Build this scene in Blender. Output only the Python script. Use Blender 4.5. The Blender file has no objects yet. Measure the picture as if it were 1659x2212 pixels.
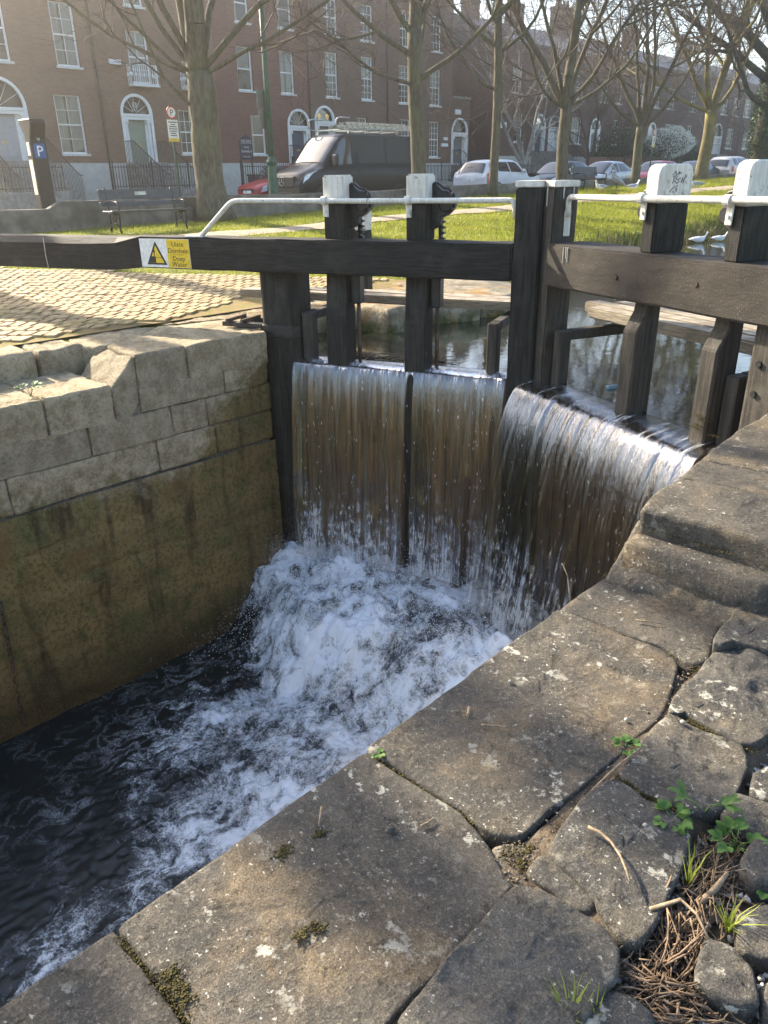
import bpy, bmesh, math, random
import numpy as np
from mathutils import Vector, Matrix, noise as mnoise

sc = bpy.context.scene
COL = sc.collection
R = math.radians

# ------------------------------------------------------------------ camera
cam_d = bpy.data.cameras.new('camera')
cam = bpy.data.objects.new('camera', cam_d)
COL.objects.link(cam)
CAM_H, PITCH, ROLL, YAW = 1.5, R(23.83), R(.82), R(44.2)
_f = Vector((-math.sin(YAW) * math.cos(PITCH), math.cos(YAW) * math.cos(PITCH), -math.sin(PITCH)))
_r = Vector((math.cos(YAW), math.sin(YAW), 0))
_u = _r.cross(_f)
_r2 = _r * math.cos(ROLL) - _u * math.sin(ROLL)
_u2 = _r * math.sin(ROLL) + _u * math.cos(ROLL)
cam.matrix_world = Matrix(((_r2.x, _u2.x, -_f.x, 0), (_r2.y, _u2.y, -_f.y, 0), (_r2.z, _u2.z, -_f.z, CAM_H), (0, 0, 0, 1)))
cam_d.sensor_fit = 'VERTICAL'
cam_d.sensor_height = 24
cam_d.sensor_width = 18
cam_d.lens = 24 * 1648.6 / 2212
cam_d.clip_start = .05
cam_d.clip_end = 4000
sc.camera = cam

# ------------------------------------------------------------------ sky, sun, exposure
SUN_AZ, SUN_EL = R(89), R(28.5)          # azimuth turned left from +Y
wd = bpy.data.worlds.new('World')
sc.world = wd
wd.use_nodes = True
wn = wd.node_tree
sky = wn.nodes.new('ShaderNodeTexSky')
sky.sky_type = 'NISHITA'
sky.sun_disc = False
sky.sun_elevation = SUN_EL
sky.sun_rotation = -SUN_AZ
sky.air_density = 1.0
sky.dust_density = 2.5
sky.ozone_density = 1.0
bg = wn.nodes['Background']
wn.links.new(sky.outputs[0], bg.inputs[0])
bg.inputs[1].default_value = .15
sun_d = bpy.data.lights.new('sun', 'SUN')
sun_d.energy = 5.0
sun_d.angle = R(.55)
sun_d.color = (1, .88, .69)
sun = bpy.data.objects.new('sun', sun_d)
COL.objects.link(sun)
SDIR = Vector((-math.sin(SUN_AZ) * math.cos(SUN_EL), math.cos(SUN_AZ) * math.cos(SUN_EL), math.sin(SUN_EL)))
sun.rotation_euler = SDIR.to_track_quat('Z', 'Y').to_euler()
sun.location = (-30, 5, 30)
sc.view_settings.view_transform = 'Standard'
sc.view_settings.look = 'None'
sc.view_settings.gamma = 1
sc.view_settings.use_curve_mapping = False
sc.view_settings.exposure = 1.75
sc.render.resolution_x, sc.render.resolution_y = 768, 1024
sc.render.engine = 'CYCLES'
sc.cycles.max_bounces = 8
sc.cycles.transparent_max_bounces = 12

# ------------------------------------------------------------------ numeric noise
def _hash(ix, iy, iz, s=0):
    h = (ix.astype(np.int64) * 374761393 + iy.astype(np.int64) * 668265263 + iz.astype(np.int64) * 1274126177 + s * 974711) & 0xffffffff
    h = ((h ^ (h >> 13)) * 1103515245) & 0xffffffff
    h = ((h ^ (h >> 16)) * 2654435761) & 0xffffffff
    return ((h ^ (h >> 15)) & 0xffffff) / float(0xffffff)

def vnoise(P, s=0):
    P = np.asarray(P, float)
    i = np.floor(P)
    f = P - i
    f = f * f * (3 - 2 * f)
    o = 0
    for a in (0, 1):
        for b in (0, 1):
            for c in (0, 1):
                w = (f[:, 0] if a else 1 - f[:, 0]) * (f[:, 1] if b else 1 - f[:, 1]) * (f[:, 2] if c else 1 - f[:, 2])
                o = o + w * _hash(i[:, 0] + a, i[:, 1] + b, i[:, 2] + c, s)
    return o * 2 - 1

def fbm(P, octv=4, s=0, gain=.5):
    P = np.asarray(P, float)
    o, a, t = 0, 1., 0
    for k in range(octv):
        o = o + a * vnoise(P + k * 17.3, s + k)
        t += a
        a *= gain
        P = P * 2.03
    return o / t

def sstep(a, b, x):
    t = np.clip((x - a) / (b - a), 0, 1)
    return t * t * (3 - 2 * t)

# ------------------------------------------------------------------ object helpers
def npmesh(name, V, quads=None, tris=None, smooth=False):
    me = bpy.data.meshes.new(name)
    V = np.asarray(V, np.float32)
    nq = 0 if quads is None else len(quads)
    nt = 0 if tris is None else len(tris)
    me.vertices.add(len(V))
    me.vertices.foreach_set('co', V.ravel())
    me.loops.add(nq * 4 + nt * 3)
    me.polygons.add(nq + nt)
    li, st = [], []
    if nq:
        li.append(np.asarray(quads, np.int32).ravel())
        st.append(np.arange(nq, dtype=np.int32) * 4)
    if nt:
        li.append(np.asarray(tris, np.int32).ravel())
        st.append(nq * 4 + np.arange(nt, dtype=np.int32) * 3)
    me.loops.foreach_set('vertex_index', np.concatenate(li))
    me.polygons.foreach_set('loop_start', np.concatenate(st))
    if smooth:
        me.polygons.foreach_set('use_smooth', np.ones(nq + nt, bool))
    me.update(calc_edges=True)
    return me

def grid_quads(nu, nv, wrap=False):
    i, j = np.meshgrid(np.arange(nu - 1), np.arange(nv if wrap else nv - 1), indexing='ij')
    j2 = (j + 1) % nv
    return np.stack([i * nv + j, i * nv + j2, (i + 1) * nv + j2, (i + 1) * nv + j], -1).reshape(-1, 4)

def link(name, me, mat=None, parent=None, loc=(0, 0, 0)):
    if mat is not None and not me.materials:
        me.materials.append(mat)
    o = bpy.data.objects.new(name, me)
    COL.objects.link(o)
    o.location = loc
    if parent is not None:
        o.parent = parent
    return o

def tag(o, label=None, cat=None, group=None, kind=None):
    if label:
        o['label'] = label
    if cat:
        o['category'] = cat
    if group:
        o['group'] = group
    if kind:
        o['kind'] = kind
    return o

def thing(name, label, cat, loc=(0, 0, 0), rz=0, group=None, kind=None):
    o = bpy.data.objects.new(name, None)
    o.empty_display_size = .2
    COL.objects.link(o)
    o.location = loc
    o.rotation_euler = (0, 0, rz)
    return tag(o, label, cat, group, kind)

class MB:
    """collects simple shapes; build() links them as one mesh object"""
    def __init__(s):
        s.v, s.f = [], []
    def add(s, vs, fs):
        n = len(s.v)
        s.v += [tuple(p) for p in vs]
        s.f += [tuple(n + i for i in f) for f in fs]
        return s
    def hexa(s, c):
        return s.add(c, [(0, 3, 2, 1), (4, 5, 6, 7), (0, 1, 5, 4), (1, 2, 6, 5), (2, 3, 7, 6), (3, 0, 4, 7)])
    def box(s, x0, x1, y0, y1, z0, z1, f=None):
        c = [(x0, y0, z0), (x1, y0, z0), (x1, y1, z0), (x0, y1, z0), (x0, y0, z1), (x1, y0, z1), (x1, y1, z1), (x0, y1, z1)]
        return s.hexa([f(*p) for p in c] if f else c)
    def prism(s, poly, fn, a, b):
        """poly of (u,v); fn(u,v,w)->xyz; extruded w=a..b"""
        n = len(poly)
        vs = [fn(u, v, a) for u, v in poly] + [fn(u, v, b) for u, v in poly]
        fs = [tuple(range(n))[::-1], tuple(range(n, 2 * n))] + [(i, (i + 1) % n, n + (i + 1) % n, n + i) for i in range(n)]
        return s.add(vs, fs)
    def tube(s, pts, r, n=8, caps=True):
        pts = [Vector(p) for p in pts]
        rs = r if isinstance(r, (list, tuple)) else [r] * len(pts)
        base = len(s.v)
        ref = None
        for i, p in enumerate(pts):
            t = (pts[min(i + 1, len(pts) - 1)] - pts[max(i - 1, 0)])
            t = t.normalized() if t.length > 1e-9 else Vector((0, 0, 1))
            if ref is None:
                ref = t.orthogonal().normalized()
            ref = (ref - t * ref.dot(t))
            ref = ref.normalized() if ref.length > 1e-6 else t.orthogonal().normalized()
            b = t.cross(ref)
            for k in range(n):
                a = 2 * math.pi * k / n
                s.v.append(tuple(p + (ref * math.cos(a) + b * math.sin(a)) * rs[i]))
        for i in range(len(pts) - 1):
            for k in range(n):
                a0, a1 = base + i * n + k, base + i * n + (k + 1) % n
                s.f.append((a0, a1, a1 + n, a0 + n))
        if caps:
            s.f.append(tuple(base + k for k in range(n))[::-1])
            s.f.append(tuple(base + (len(pts) - 1) * n + k for k in range(n)))
        return s
    def lathe(s, prof, c=(0, 0, 0), n=16, axis='z'):
        """prof of (r,h)"""
        base = len(s.v)
        for r, h in prof:
            for k in range(n):
                a = 2 * math.pi * k / n
                p = (r * math.cos(a), r * math.sin(a), h)
                if axis == 'x':
                    p = (p[2], p[0], p[1])
                elif axis == 'y':
                    p = (p[0], p[2], p[1])
                s.v.append((p[0] + c[0], p[1] + c[1], p[2] + c[2]))
        for i in range(len(prof) - 1):
            for k in range(n):
                a0, a1 = base + i * n + k, base + i * n + (k + 1) % n
                s.f.append((a0, a1, a1 + n, a0 + n))
        s.f.append(tuple(base + k for k in range(n))[::-1])
        s.f.append(tuple(base + (len(prof) - 1) * n + k for k in range(n)))
        return s
    def build(s, name, mat, parent=None, bev=0, smooth=False, org=None, seg=1, rough=0, seed=0):
        o3 = Vector(org) if org is not None else (Vector(parent.location) if parent is not None and parent.get('world') else Vector((0, 0, 0)))
        me = bpy.data.meshes.new(name)
        me.from_pydata([tuple(Vector(p) - o3) for p in s.v], [], s.f)
        bm = bmesh.new()
        bm.from_mesh(me)
        bmesh.ops.recalc_face_normals(bm, faces=bm.faces)
        if bev:
            es = [e for e in bm.edges if len(e.link_faces) == 2 and e.calc_face_angle(0) > .5]
            bmesh.ops.bevel(bm, geom=es, offset=bev, segments=seg, affect='EDGES', clamp_overlap=True)
        bm.to_mesh(me)
        bm.free()
        if smooth:
            for p in me.polygons:
                p.use_smooth = True
        return link(name, me, mat, parent)

def wthing(name, label, cat, loc, group=None):
    """thing whose parts are given in world coordinates"""
    o = thing(name, label, cat, loc, 0, group)
    o['world'] = 1
    return o

def auto_smooth(o, ang=.6):
    me = o.data
    bm = bmesh.new()
    bm.from_mesh(me)
    for f in bm.faces:
        f.smooth = True
    for e in bm.edges:
        if len(e.link_faces) == 2:
            e.smooth = e.calc_face_angle(0) < ang
    bm.to_mesh(me)
    bm.free()
    return o

def copy_tree(o, parent=None):
    c = o.copy()
    COL.objects.link(c)
    c.parent = parent
    for ch in list(o.children):
        copy_tree(ch, c)
    return c

def text_mesh(txt, size, align='CENTER', ext=.0005):
    cu = bpy.data.curves.new('lettering', 'FONT')
    cu.body = txt
    cu.size = size
    cu.align_x = align
    cu.extrude = ext
    cu.resolution_u = 2
    ob = bpy.data.objects.new('lettering', cu)
    COL.objects.link(ob)
    dg = bpy.context.evaluated_depsgraph_get()
    me = bpy.data.meshes.new_from_object(ob.evaluated_get(dg))
    bpy.data.objects.remove(ob)
    bpy.data.curves.remove(cu)
    return me

def text_on(txt, size, org, ex, ey, mat, parent, align='CENTER', name='lettering'):
    """flat lettering; ex, ey are the writing and up directions (world)"""
    me = text_mesh(txt, size, align)
    ex, ey = Vector(ex).normalized(), Vector(ey).normalized()
    ez = ex.cross(ey)
    off = Vector(parent.location) if parent is not None and parent.get('world') else Vector((0, 0, 0))
    M = Matrix(((ex.x, ey.x, ez.x, org[0] - off.x), (ex.y, ey.y, ez.y, org[1] - off.y), (ex.z, ey.z, ez.z, org[2] - off.z), (0, 0, 0, 1)))
    me.transform(M)
    return link(name, me, mat, parent)

# ------------------------------------------------------------------ materials
class Mat:
    def __init__(s, name, rough=.7, spec=.35, metal=0):
        s.m = bpy.data.materials.new(name)
        s.m.use_nodes = True
        s.t = s.m.node_tree
        s.b = s.t.nodes['Principled BSDF']
        s.set('Roughness', rough)
        s.set('Specular IOR Level', spec)
        s.set('Metallic', metal)
        g = s.t.nodes.new('ShaderNodeNewGeometry')
        s.pos = g.outputs['Position']
        s.nor = g.outputs['Normal']
    def put(s, sock, v):
        if hasattr(v, 'is_output'):
            s.t.links.new(v, sock)
        elif isinstance(v, (tuple, list)) and len(v) == 3 and sock.type == 'RGBA':
            sock.default_value = (*v, 1)
        else:
            sock.default_value = v
    def set(s, k, v):
        s.put(s.b.inputs[k], v)
        return s
    def n(s, ty, ins=None, **at):
        nd = s.t.nodes.new('ShaderNode' + ty)
        for k, v in at.items():
            setattr(nd, k, v)
        for k, v in (ins or {}).items():
            s.put(nd.inputs[k], v)
        return nd
    def map(s, vec=None, scale=(1, 1, 1), loc=(0, 0, 0), rot=(0, 0, 0)):
        return s.n('Mapping', {'Vector': vec if vec is not None else s.pos, 'Scale': scale, 'Location': loc, 'Rotation': rot}).outputs[0]
    def noise(s, scale, detail=4, rough=.55, vec=None, dist=0):
        return s.n('TexNoise', {'Vector': vec if vec is not None else s.pos, 'Scale': scale, 'Detail': detail, 'Roughness': rough, 'Distortion': dist}).outputs['Fac']
    def vor(s, scale, vec=None, feature='F1', rand=1.):
        return s.n('TexVoronoi', {'Vector': vec if vec is not None else s.pos, 'Scale': scale, 'Randomness': rand}, feature=feature).outputs['Distance']
    def math(s, op, a, b=0., clamp=False):
        return s.n('Math', {0: a, 1: b}, operation=op, use_clamp=clamp).outputs[0]
    def rng(s, v, a, b, c=0., d=1., smooth=True):
        nd = s.n('MapRange', {'Value': v, 'From Min': a, 'From Max': b, 'To Min': c, 'To Max': d})
        nd.interpolation_type = 'SMOOTHSTEP' if smooth else 'LINEAR'
        return nd.outputs[0]
    def mix(s, f, a, b, blend='MIX'):
        nd = s.n('Mix', data_type='RGBA', blend_type=blend)
        s.put(nd.inputs[0], f)
        s.put(nd.inputs[6], a)
        s.put(nd.inputs[7], b)
        return nd.outputs[2]
    def xyz(s, v=None):
        return s.n('SeparateXYZ', {0: v if v is not None else s.pos}).outputs
    def bump(s, h, st=.5, dist=.01, prev=None):
        ins = {'Height': h, 'Strength': st, 'Distance': dist}
        if prev is not None:
            ins['Normal'] = prev
        return s.n('Bump', ins).outputs[0]
    def rand(s):
        return s.n('ObjectInfo').outputs['Random']
    def attr(s, name):
        return s.n('Attribute', attribute_name=name).outputs['Fac']
    def uv(s):
        return s.n('UVMap').outputs[0]
    def col(s, c):
        return s.set('Base Color', c)
    def normal(s, n):
        return s.set('Normal', n)

def simple(name, c, rough=.6, spec=.35, metal=0, var=.25, scale=8, bump=0, bscale=60):
    m = Mat(name, rough, spec, metal)
    f = m.noise(scale, 5)
    d = tuple(x * (1 - var) for x in c)
    l = tuple(min(1, x * (1 + var)) for x in c)
    m.col(m.mix(m.rng(f, .3, .7), d, l))
    if bump:
        m.normal(m.bump(m.noise(bscale, 4), bump, .01))
    return m.m

MT = {}

def mk_stone(name, dark, mid, warm, lich=.5, bump=.6, spots=True):
    m = Mat(name, .85, .25)
    rv = m.rand()
    off = m.n('VectorMath', {0: m.pos, 1: m.n('CombineXYZ', {0: m.math('MULTIPLY', rv, 37.), 1: m.math('MULTIPLY', rv, 11.), 2: 0.}).outputs[0]}, operation='ADD').outputs[0]
    big = m.noise(2.2, 5, .6, off)
    med = m.noise(9, 6, .65, off)
    fin = m.noise(70, 5, .7, off)
    c = m.mix(m.rng(big, .35, .65), dark, mid)
    c = m.mix(m.rng(m.noise(3.1, 4, .6, off, .6), .48, .72, 0, .8), c, warm)
    c = m.mix(m.rng(med, .4, .75, 0, .5), c, tuple(x * .55 for x in dark))
    c = m.mix(m.rng(fin, .5, .68, 0, .6), c, tuple(min(1, x * 1.9) for x in mid))
    c = m.mix(m.rng(m.noise(230, 3, .7, off), .42, .6, .55, 0), c, tuple(x * .4 for x in dark))
    pit = m.vor(26, off)
    if spots:
        grp = m.rng(m.noise(2.6, 4, .6, off), .44, .62)
        lm = m.math('MULTIPLY', m.rng(m.noise(15, 7, .72, off), .57, .61), grp)
        c = m.mix(m.math('MULTIPLY', lm, lich), c, (.4, .385, .32))
        l2 = m.math('MULTIPLY', m.rng(m.noise(75, 4, .65, off), .63, .68), m.rng(m.noise(5, 3, .5, off), .42, .6))
        c = m.mix(m.math('MULTIPLY', l2, lich), c, (.5, .48, .4))
        dk = m.math('MULTIPLY', m.rng(m.noise(24, 6, .7, off), .655, .7), m.rng(m.noise(3.4, 2, .5, off), .45, .6))
        c = m.mix(m.math('MULTIPLY', dk, .85), c, (.018, .018, .012))
        vein = m.rng(m.math('ABSOLUTE', m.math('SUBTRACT', m.noise(3.3, 6, .62, off, .4), .5)), 0, .012, 1, 0)
        vein = m.math('MULTIPLY', vein, m.rng(m.noise(2.1, 2, .5, off), .5, .6))
        c = m.mix(m.math('MULTIPLY', vein, .7), c, (.03, .027, .02))
    m.col(c)
    h = m.math('ADD', m.math('MULTIPLY', med, .7), m.math('ADD', m.math('MULTIPLY', fin, .35), m.math('MULTIPLY', m.rng(m.noise(22, 6, .7, off), .3, .42), .5)))
    n1 = m.bump(h, bump, .02)
    m.normal(m.bump(m.noise(180, 4, .75, off), .7, .004, n1))
    return m.m

MT['slab'] = mk_stone('slab_stone', (.06, .055, .047), (.125, .109, .086), (.215, .158, .092), .9, .8)
MT['paver'] = mk_stone('paving_stone', (.058, .055, .05), (.12, .11, .092), (.17, .14, .095), 1., .8)
MT['mortar'] = simple('mortar', (.17, .15, .12), .95, .1, var=.4, scale=30, bump=.8, bscale=90)

def mk_wallstone():
    m = Mat('wall_stone', .88, .2)
    z = m.xyz()[2]
    y = m.xyz()[1]
    rv = m.rand()
    big = m.noise(1.6, 5, .6)
    med = m.noise(8, 6, .65)
    fin = m.noise(60, 5, .7)
    pale = m.mix(m.rng(med, .35, .65), (.4, .305, .18), (.67, .55, .36))
    pale = m.mix(m.rng(fin, .48, .66, 0, .6), pale, (.76, .66, .47))
    pale = m.mix(m.rng(m.noise(26, 8, .75), .4, .5, .45, 0), pale, (.2, .165, .11))
    pale = m.mix(m.math('MULTIPLY', rv, .35), pale, (.2, .17, .13))
    # algae stain line: pale stone above, brown green film below and toward the gate
    st = m.n('Combine' + 'XYZ', {0: m.math('MULTIPLY', y, 5.), 1: 0., 2: m.math('MULTIPLY', z, .7)}).outputs[0]
    streak = m.noise(1., 4, .6, st)
    lvl = m.math('ADD', z, m.math('ADD', m.math('MULTIPLY', m.math('SUBTRACT', big, .5), .8), m.math('MULTIPLY', m.math('SUBTRACT', med, .5), .7)))
    lvl = m.math('SUBTRACT', lvl, m.rng(y, 3.1, 4.6, 0, .9))
    f = m.rng(lvl, -1.0, -.66, 1, 0)
    alg = m.mix(m.rng(big, .35, .62), (.3, .23, .095), (.4, .28, .115))
    alg = m.mix(m.rng(m.noise(3, 5, .65, None, .8), .45, .65), alg, (.21, .2, .07))
    alg = m.mix(m.rng(streak, .5, .68, 0, .85), alg, (.06, .04, .022))
    alg = m.mix(m.rng(m.noise(4.5, 6, .7), .6, .72, 0, .8), alg, (.3, .21, .1))
    alg = m.mix(m.rng(z, -1.9, -2.75, 0, .8), alg, (.05, .038, .018))
    alg = m.mix(m.rng(y, 3.3, 4.4, 0, .5), alg, (.09, .06, .025))
    alg = m.mix(m.rng(m.noise(26, 8, .75), .4, .54, .55, 0), alg, (.06, .048, .022))
    alg = m.mix(m.rng(fin, .5, .68, 0, .4), alg, (.42, .34, .16))
    alg = m.mix(m.rng(m.noise(.9, 5, .6, None, .7), .52, .66, 0, .7), alg, (.27, .16, .06))
    m.col(m.mix(f, pale, alg))
    hew = m.noise(24, 8, .75)
    h = m.math('ADD', m.math('MULTIPLY', med, .6), m.math('ADD', m.math('MULTIPLY', fin, .5), m.math('MULTIPLY', hew, 1.1)))
    m.normal(m.bump(m.noise(200, 4, .75), .7, .005, m.bump(h, 1., .045)))
    m.set('Roughness', m.rng(z, -1.6, -2.7, .85, .5))
    return m.m
MT['wall'] = mk_wallstone()

def mk_wood(name, a, b, c, rough=.72, bump=.5, grain=(14, 14, 1.2), spec=.18, chips=None, flecks=.5):
    m = Mat(name, rough, spec)
    v = m.map(scale=grain)
    g = m.noise(3, 6, .6, v, .3)
    p = m.noise(4, 5, .6)
    col = m.mix(m.rng(g, .35, .65), a, b)
    col = m.mix(m.rng(p, .5, .75, 0, .7), col, c)
    fl = m.noise(150, 3, .7)
    col = m.mix(m.rng(fl, .62, .72, 0, flecks), col, tuple(min(1, x * 4 + .05) for x in b))
    if chips:
        col = m.mix(m.rng(m.noise(11, 6, .7), chips[0], chips[0] + .06), col, chips[1])
    m.col(col)
    hh = m.math('ADD', g, m.math('MULTIPLY', m.noise(90, 4), .4))
    m.normal(m.bump(hh, bump, .008))
    return m.m
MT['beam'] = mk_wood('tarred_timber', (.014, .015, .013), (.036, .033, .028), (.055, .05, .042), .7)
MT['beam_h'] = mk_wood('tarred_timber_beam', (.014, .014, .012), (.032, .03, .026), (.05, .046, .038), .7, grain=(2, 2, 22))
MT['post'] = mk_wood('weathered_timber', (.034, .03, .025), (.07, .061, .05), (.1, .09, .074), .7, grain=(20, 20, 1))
MT['white'] = mk_wood('white_paint', (.54, .52, .46), (.69, .67, .6), (.4, .37, .3), .6, .35, (22, 22, 2), chips=(.59, (.24, .21, .165)), flecks=0)
MT['plank'] = mk_wood('grey_plank', (.2, .17, .13), (.33, .29, .23), (.13, .11, .09), .8, .5, (3, 3, 30), flecks=.2)
MT['board'] = mk_wood('gate_board', (.07, .048, .033), (.14, .098, .066), (.032, .023, .016), .45, .5, (16, 16, 1), flecks=.2)
MT['iron'] = simple('black_iron', (.018, .018, .018), .42, .5, var=.5, scale=20, bump=.4)
MT['rust'] = simple('rusty_iron', (.09, .065, .045), .8, .3, var=.5, scale=14, bump=.5)
MT['steel'] = simple('bright_steel', (.5, .5, .48), .35, .5, .9)

def mk_brick(name, a, b, mort, seedoff=0):
    m = Mat(name, .85, .2)
    x, y, z = m.xyz()
    # running bond laid on facade: horizontal coordinate is x+y so that side walls carry it too
    u = m.math('ADD', x, y)
    v = m.n('CombineXYZ', {0: u, 1: z, 2: 0.}).outputs[0]
    br = m.n('TexBrick', {'Vector': v, 'Color1': (*a, 1), 'Color2': (*b, 1), 'Mortar': (*mort, 1), 'Scale': 1., 'Mortar Size': .006, 'Mortar Smooth': .3, 'Bias': 0., 'Brick Width': .235, 'Row Height': .08})
    c = br.outputs['Color']
    c = m.mix(m.rng(m.noise(.6, 4), .4, .7, 0, .45), c, tuple(q * .5 for q in a))
    c = m.mix(m.rng(m.noise(5, 4), .5, .75, 0, .35), c, tuple(min(1, q * 1.5) for q in b))
    m.col(c)
    m.normal(m.bump(m.math('SUBTRACT', m.noise(40, 4), m.math('MULTIPLY', br.outputs['Fac'], 1.2)), .5, .012))
    return m.m
MT['brickA'] = mk_brick('brown_brick', (.25, .15, .1), (.18, .112, .078), (.29, .23, .17))
MT['brickC'] = mk_brick('red_brick', (.22, .1, .075), (.16, .08, .06), (.26, .19, .15))
MT['brickD'] = mk_brick('dark_brown_brick', (.19, .115, .085), (.13, .085, .066), (.24, .19, .15))
MT['brickE'] = mk_brick('purple_brown_brick', (.14, .078, .066), (.1, .06, .054), (.19, .15, .13))
MT['render'] = simple('white_render', (.5, .49, .46), .8, .2, var=.1, scale=3)
MT['frame'] = simple('white_gloss', (.78, .78, .75), .4, .4, var=.04)
MT['sillm'] = simple('granite_sill', (.6, .59, .55), .7, .3, var=.12)
MT['granite'] = simple('granite', (.26, .245, .22), .8, .3, var=.3, scale=6, bump=.4)
MT['slate'] = simple('roof_slate', (.08, .082, .09), .6, .4, var=.3, scale=3)
m = Mat('window_glass', .04, .6)
m.col((.02, .024, .028))
MT['glass'] = m.m
m = Mat('car_glass', .03, .8)
m.col((.03, .036, .04))
MT['cglass'] = m.m
MT['curtain'] = simple('curtain', (.58, .56, .52), .9, .1, var=.06, scale=2)
MT['dgrey'] = simple('grey_door_paint', (.36, .37, .38), .45, .4, var=.06)
MT['dgreen'] = simple('green_door_paint', (.24, .29, .22), .45, .4, var=.06)
MT['dblue'] = simple('navy_door_paint', (.035, .05, .1), .4, .45, var=.1)
MT['dslate'] = simple('slate_door_paint', (.1, .11, .13), .4, .45, var=.1)
MT['asphalt'] = simple('asphalt', (.06, .06, .062), .9, .25, var=.25, scale=3, bump=.5, bscale=120)
MT['paving'] = simple('concrete_paving', (.24, .23, .21), .9, .25, var=.2, scale=2, bump=.3)
MT['pathm'] = simple('gravel_path', (.36, .29, .21), .95, .15, var=.25, scale=6, bump=.5, bscale=150)
MT['bankwall'] = simple('old_concrete_wall', (.17, .15, .12), .9, .2, var=.4, scale=2.5, bump=.7, bscale=25)
MT['soil'] = simple('soil', (.1, .078, .055), .95, .1, var=.5, scale=14, bump=.9, bscale=60)
MT['gold'] = simple('brass', (.6, .42, .15), .3, .5, .9)
MT['black'] = simple('black_paint', (.012, .012, .013), .4, .5, var=.2)
MT['tyre'] = simple('tyre_rubber', (.02, .02, .02), .8, .3)
MT['alloy'] = simple('alloy_rim', (.45, .46, .47), .3, .5, .8)
MT['bin'] = simple('bin_plastic', (.03, .03, .033), .5, .4)

m = Mat('grass_ground', .9, .15)
gf = m.noise(1.1, 5, .6)
c = m.mix(m.rng(gf, .35, .65), (.13, .15, .018), (.25, .25, .035))
c = m.mix(m.rng(m.noise(14, 5, .7), .45, .7, 0, .7), c, (.2, .19, .05))
c = m.mix(m.rng(m.noise(.45, 3), .58, .72, 0, .5), c, (.16, .13, .05))
m.col(c)
m.normal(m.bump(m.noise(28, 6, .75), 1., .05))
MT['grass'] = m.m
m = Mat('grass_blade', .6, .25)
oi = m.noise(1.3, 4)
c = m.mix(m.rng(oi, .35, .65), (.2, .225, .022), (.34, .33, .045))
c = m.mix(m.rng(m.noise(17, 2), .6, .7, 0, .6), c, (.3, .27, .09))
m.col(c)
m.set('Subsurface Weight', 0.)
tr = m.n('BsdfTranslucent', {'Color': m.mix(.5, c, (.25, .3, .03))})
ms = m.n('MixShader', {0: .4, 1: m.b.outputs[0], 2: tr.outputs[0]})
m.t.links.new(ms.outputs[0], m.t.nodes['Material Output'].inputs[0])
MT['blade'] = m.m

def leafmat(name, a, b):
    m = Mat(name, .5, .3)
    c = m.mix(m.rng(m.noise(30, 3), .35, .65), a, b)
    m.col(c)
    tr = m.n('BsdfTranslucent', {'Color': m.mix(.5, c, b)})
    ms = m.n('MixShader', {0: .35, 1: m.b.outputs[0], 2: tr.outputs[0]})
    m.t.links.new(ms.outputs[0], m.t.nodes['Material Output'].inputs[0])
    return m.m
MT['leaf'] = leafmat('weed_leaf', (.06, .13, .03), (.13, .23, .05))
MT['leafdark'] = leafmat('hedge_leaf', (.018, .04, .014), (.04, .075, .025))
MT['blossom'] = leafmat('blossom', (.5, .55, .42), (.75, .76, .68))
MT['straw'] = simple('dry_stem', (.15, .105, .068), .9, .15, var=.7, scale=45)
MT['moss'] = simple('moss', (.06, .05, .02), .95, .1, var=.6, scale=40, bump=.9, bscale=120)

def mk_bark(name, a, b, g, gs=.5):
    m = Mat(name, .9, .15)
    v = m.map(scale=(9, 9, 2.5))
    c = m.mix(m.rng(m.noise(1.6, 5, .6, v), .35, .65), a, b)
    c = m.mix(m.rng(m.noise(1.4, 4), .45, .7, 0, gs), c, g)
    m.col(c)
    m.normal(m.bump(m.noise(5, 5, .7, v), .6, .03))
    return m.m
MT['bark'] = mk_bark('grey_green_bark', (.085, .072, .05), (.155, .135, .095), (.14, .145, .07))
MT['barkY'] = mk_bark('lichen_bark', (.12, .1, .055), (.2, .17, .09), (.3, .26, .08), .9)
MT['barkB'] = mk_bark('birch_bark', (.24, .22, .19), (.4, .38, .34), (.1, .09, .08), .7)
MT['barkD'] = mk_bark('dark_bark', (.05, .043, .032), (.09, .08, .06), (.05, .07, .03))
MT['twig'] = simple('twig_bark', (.1, .075, .055), .85, .2, var=.3, scale=2)

m = Mat('canal_water', .015, .9)
m.set('IOR', 1.8)
m.col((.014, .017, .011))
wv = m.map(scale=(1, 1, 1))
hh = m.math('ADD', m.noise(5, 4, .55, wv, .5), m.math('MULTIPLY', m.noise(22, 3, .5, wv, .4), .3))
m.normal(m.bump(hh, .045, .02))
MT['water'] = m.m

def paint(name, c, rough=.35, metal=0.):
    m = Mat(name, rough, .5, metal)
    m.col(m.mix(m.rng(m.noise(2.5, 4), .4, .7, 0, .5), c, tuple(q * .75 for q in c)))
    m.set('Coat Weight', .15)
    m.set('Coat Roughness', .08)
    return m.m
# ------------------------------------------------------------------ stones
def resample(poly, res):
    P = np.asarray(poly, float)
    a = .5 * np.sum(P[:, 0] * np.roll(P[:, 1], -1) - np.roll(P[:, 0], -1) * P[:, 1])
    if a < 0:
        P = P[::-1]
    Q = np.vstack([P, P[:1]])
    seg = np.linalg.norm(np.diff(Q, axis=0), axis=1)
    s = np.concatenate([[0], np.cumsum(seg)])
    n = max(12, int(s[-1] / res))
    t = np.linspace(0, s[-1], n, endpoint=False)
    return np.stack([np.interp(t, s, Q[:, 0]), np.interp(t, s, Q[:, 1])], 1)

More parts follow.
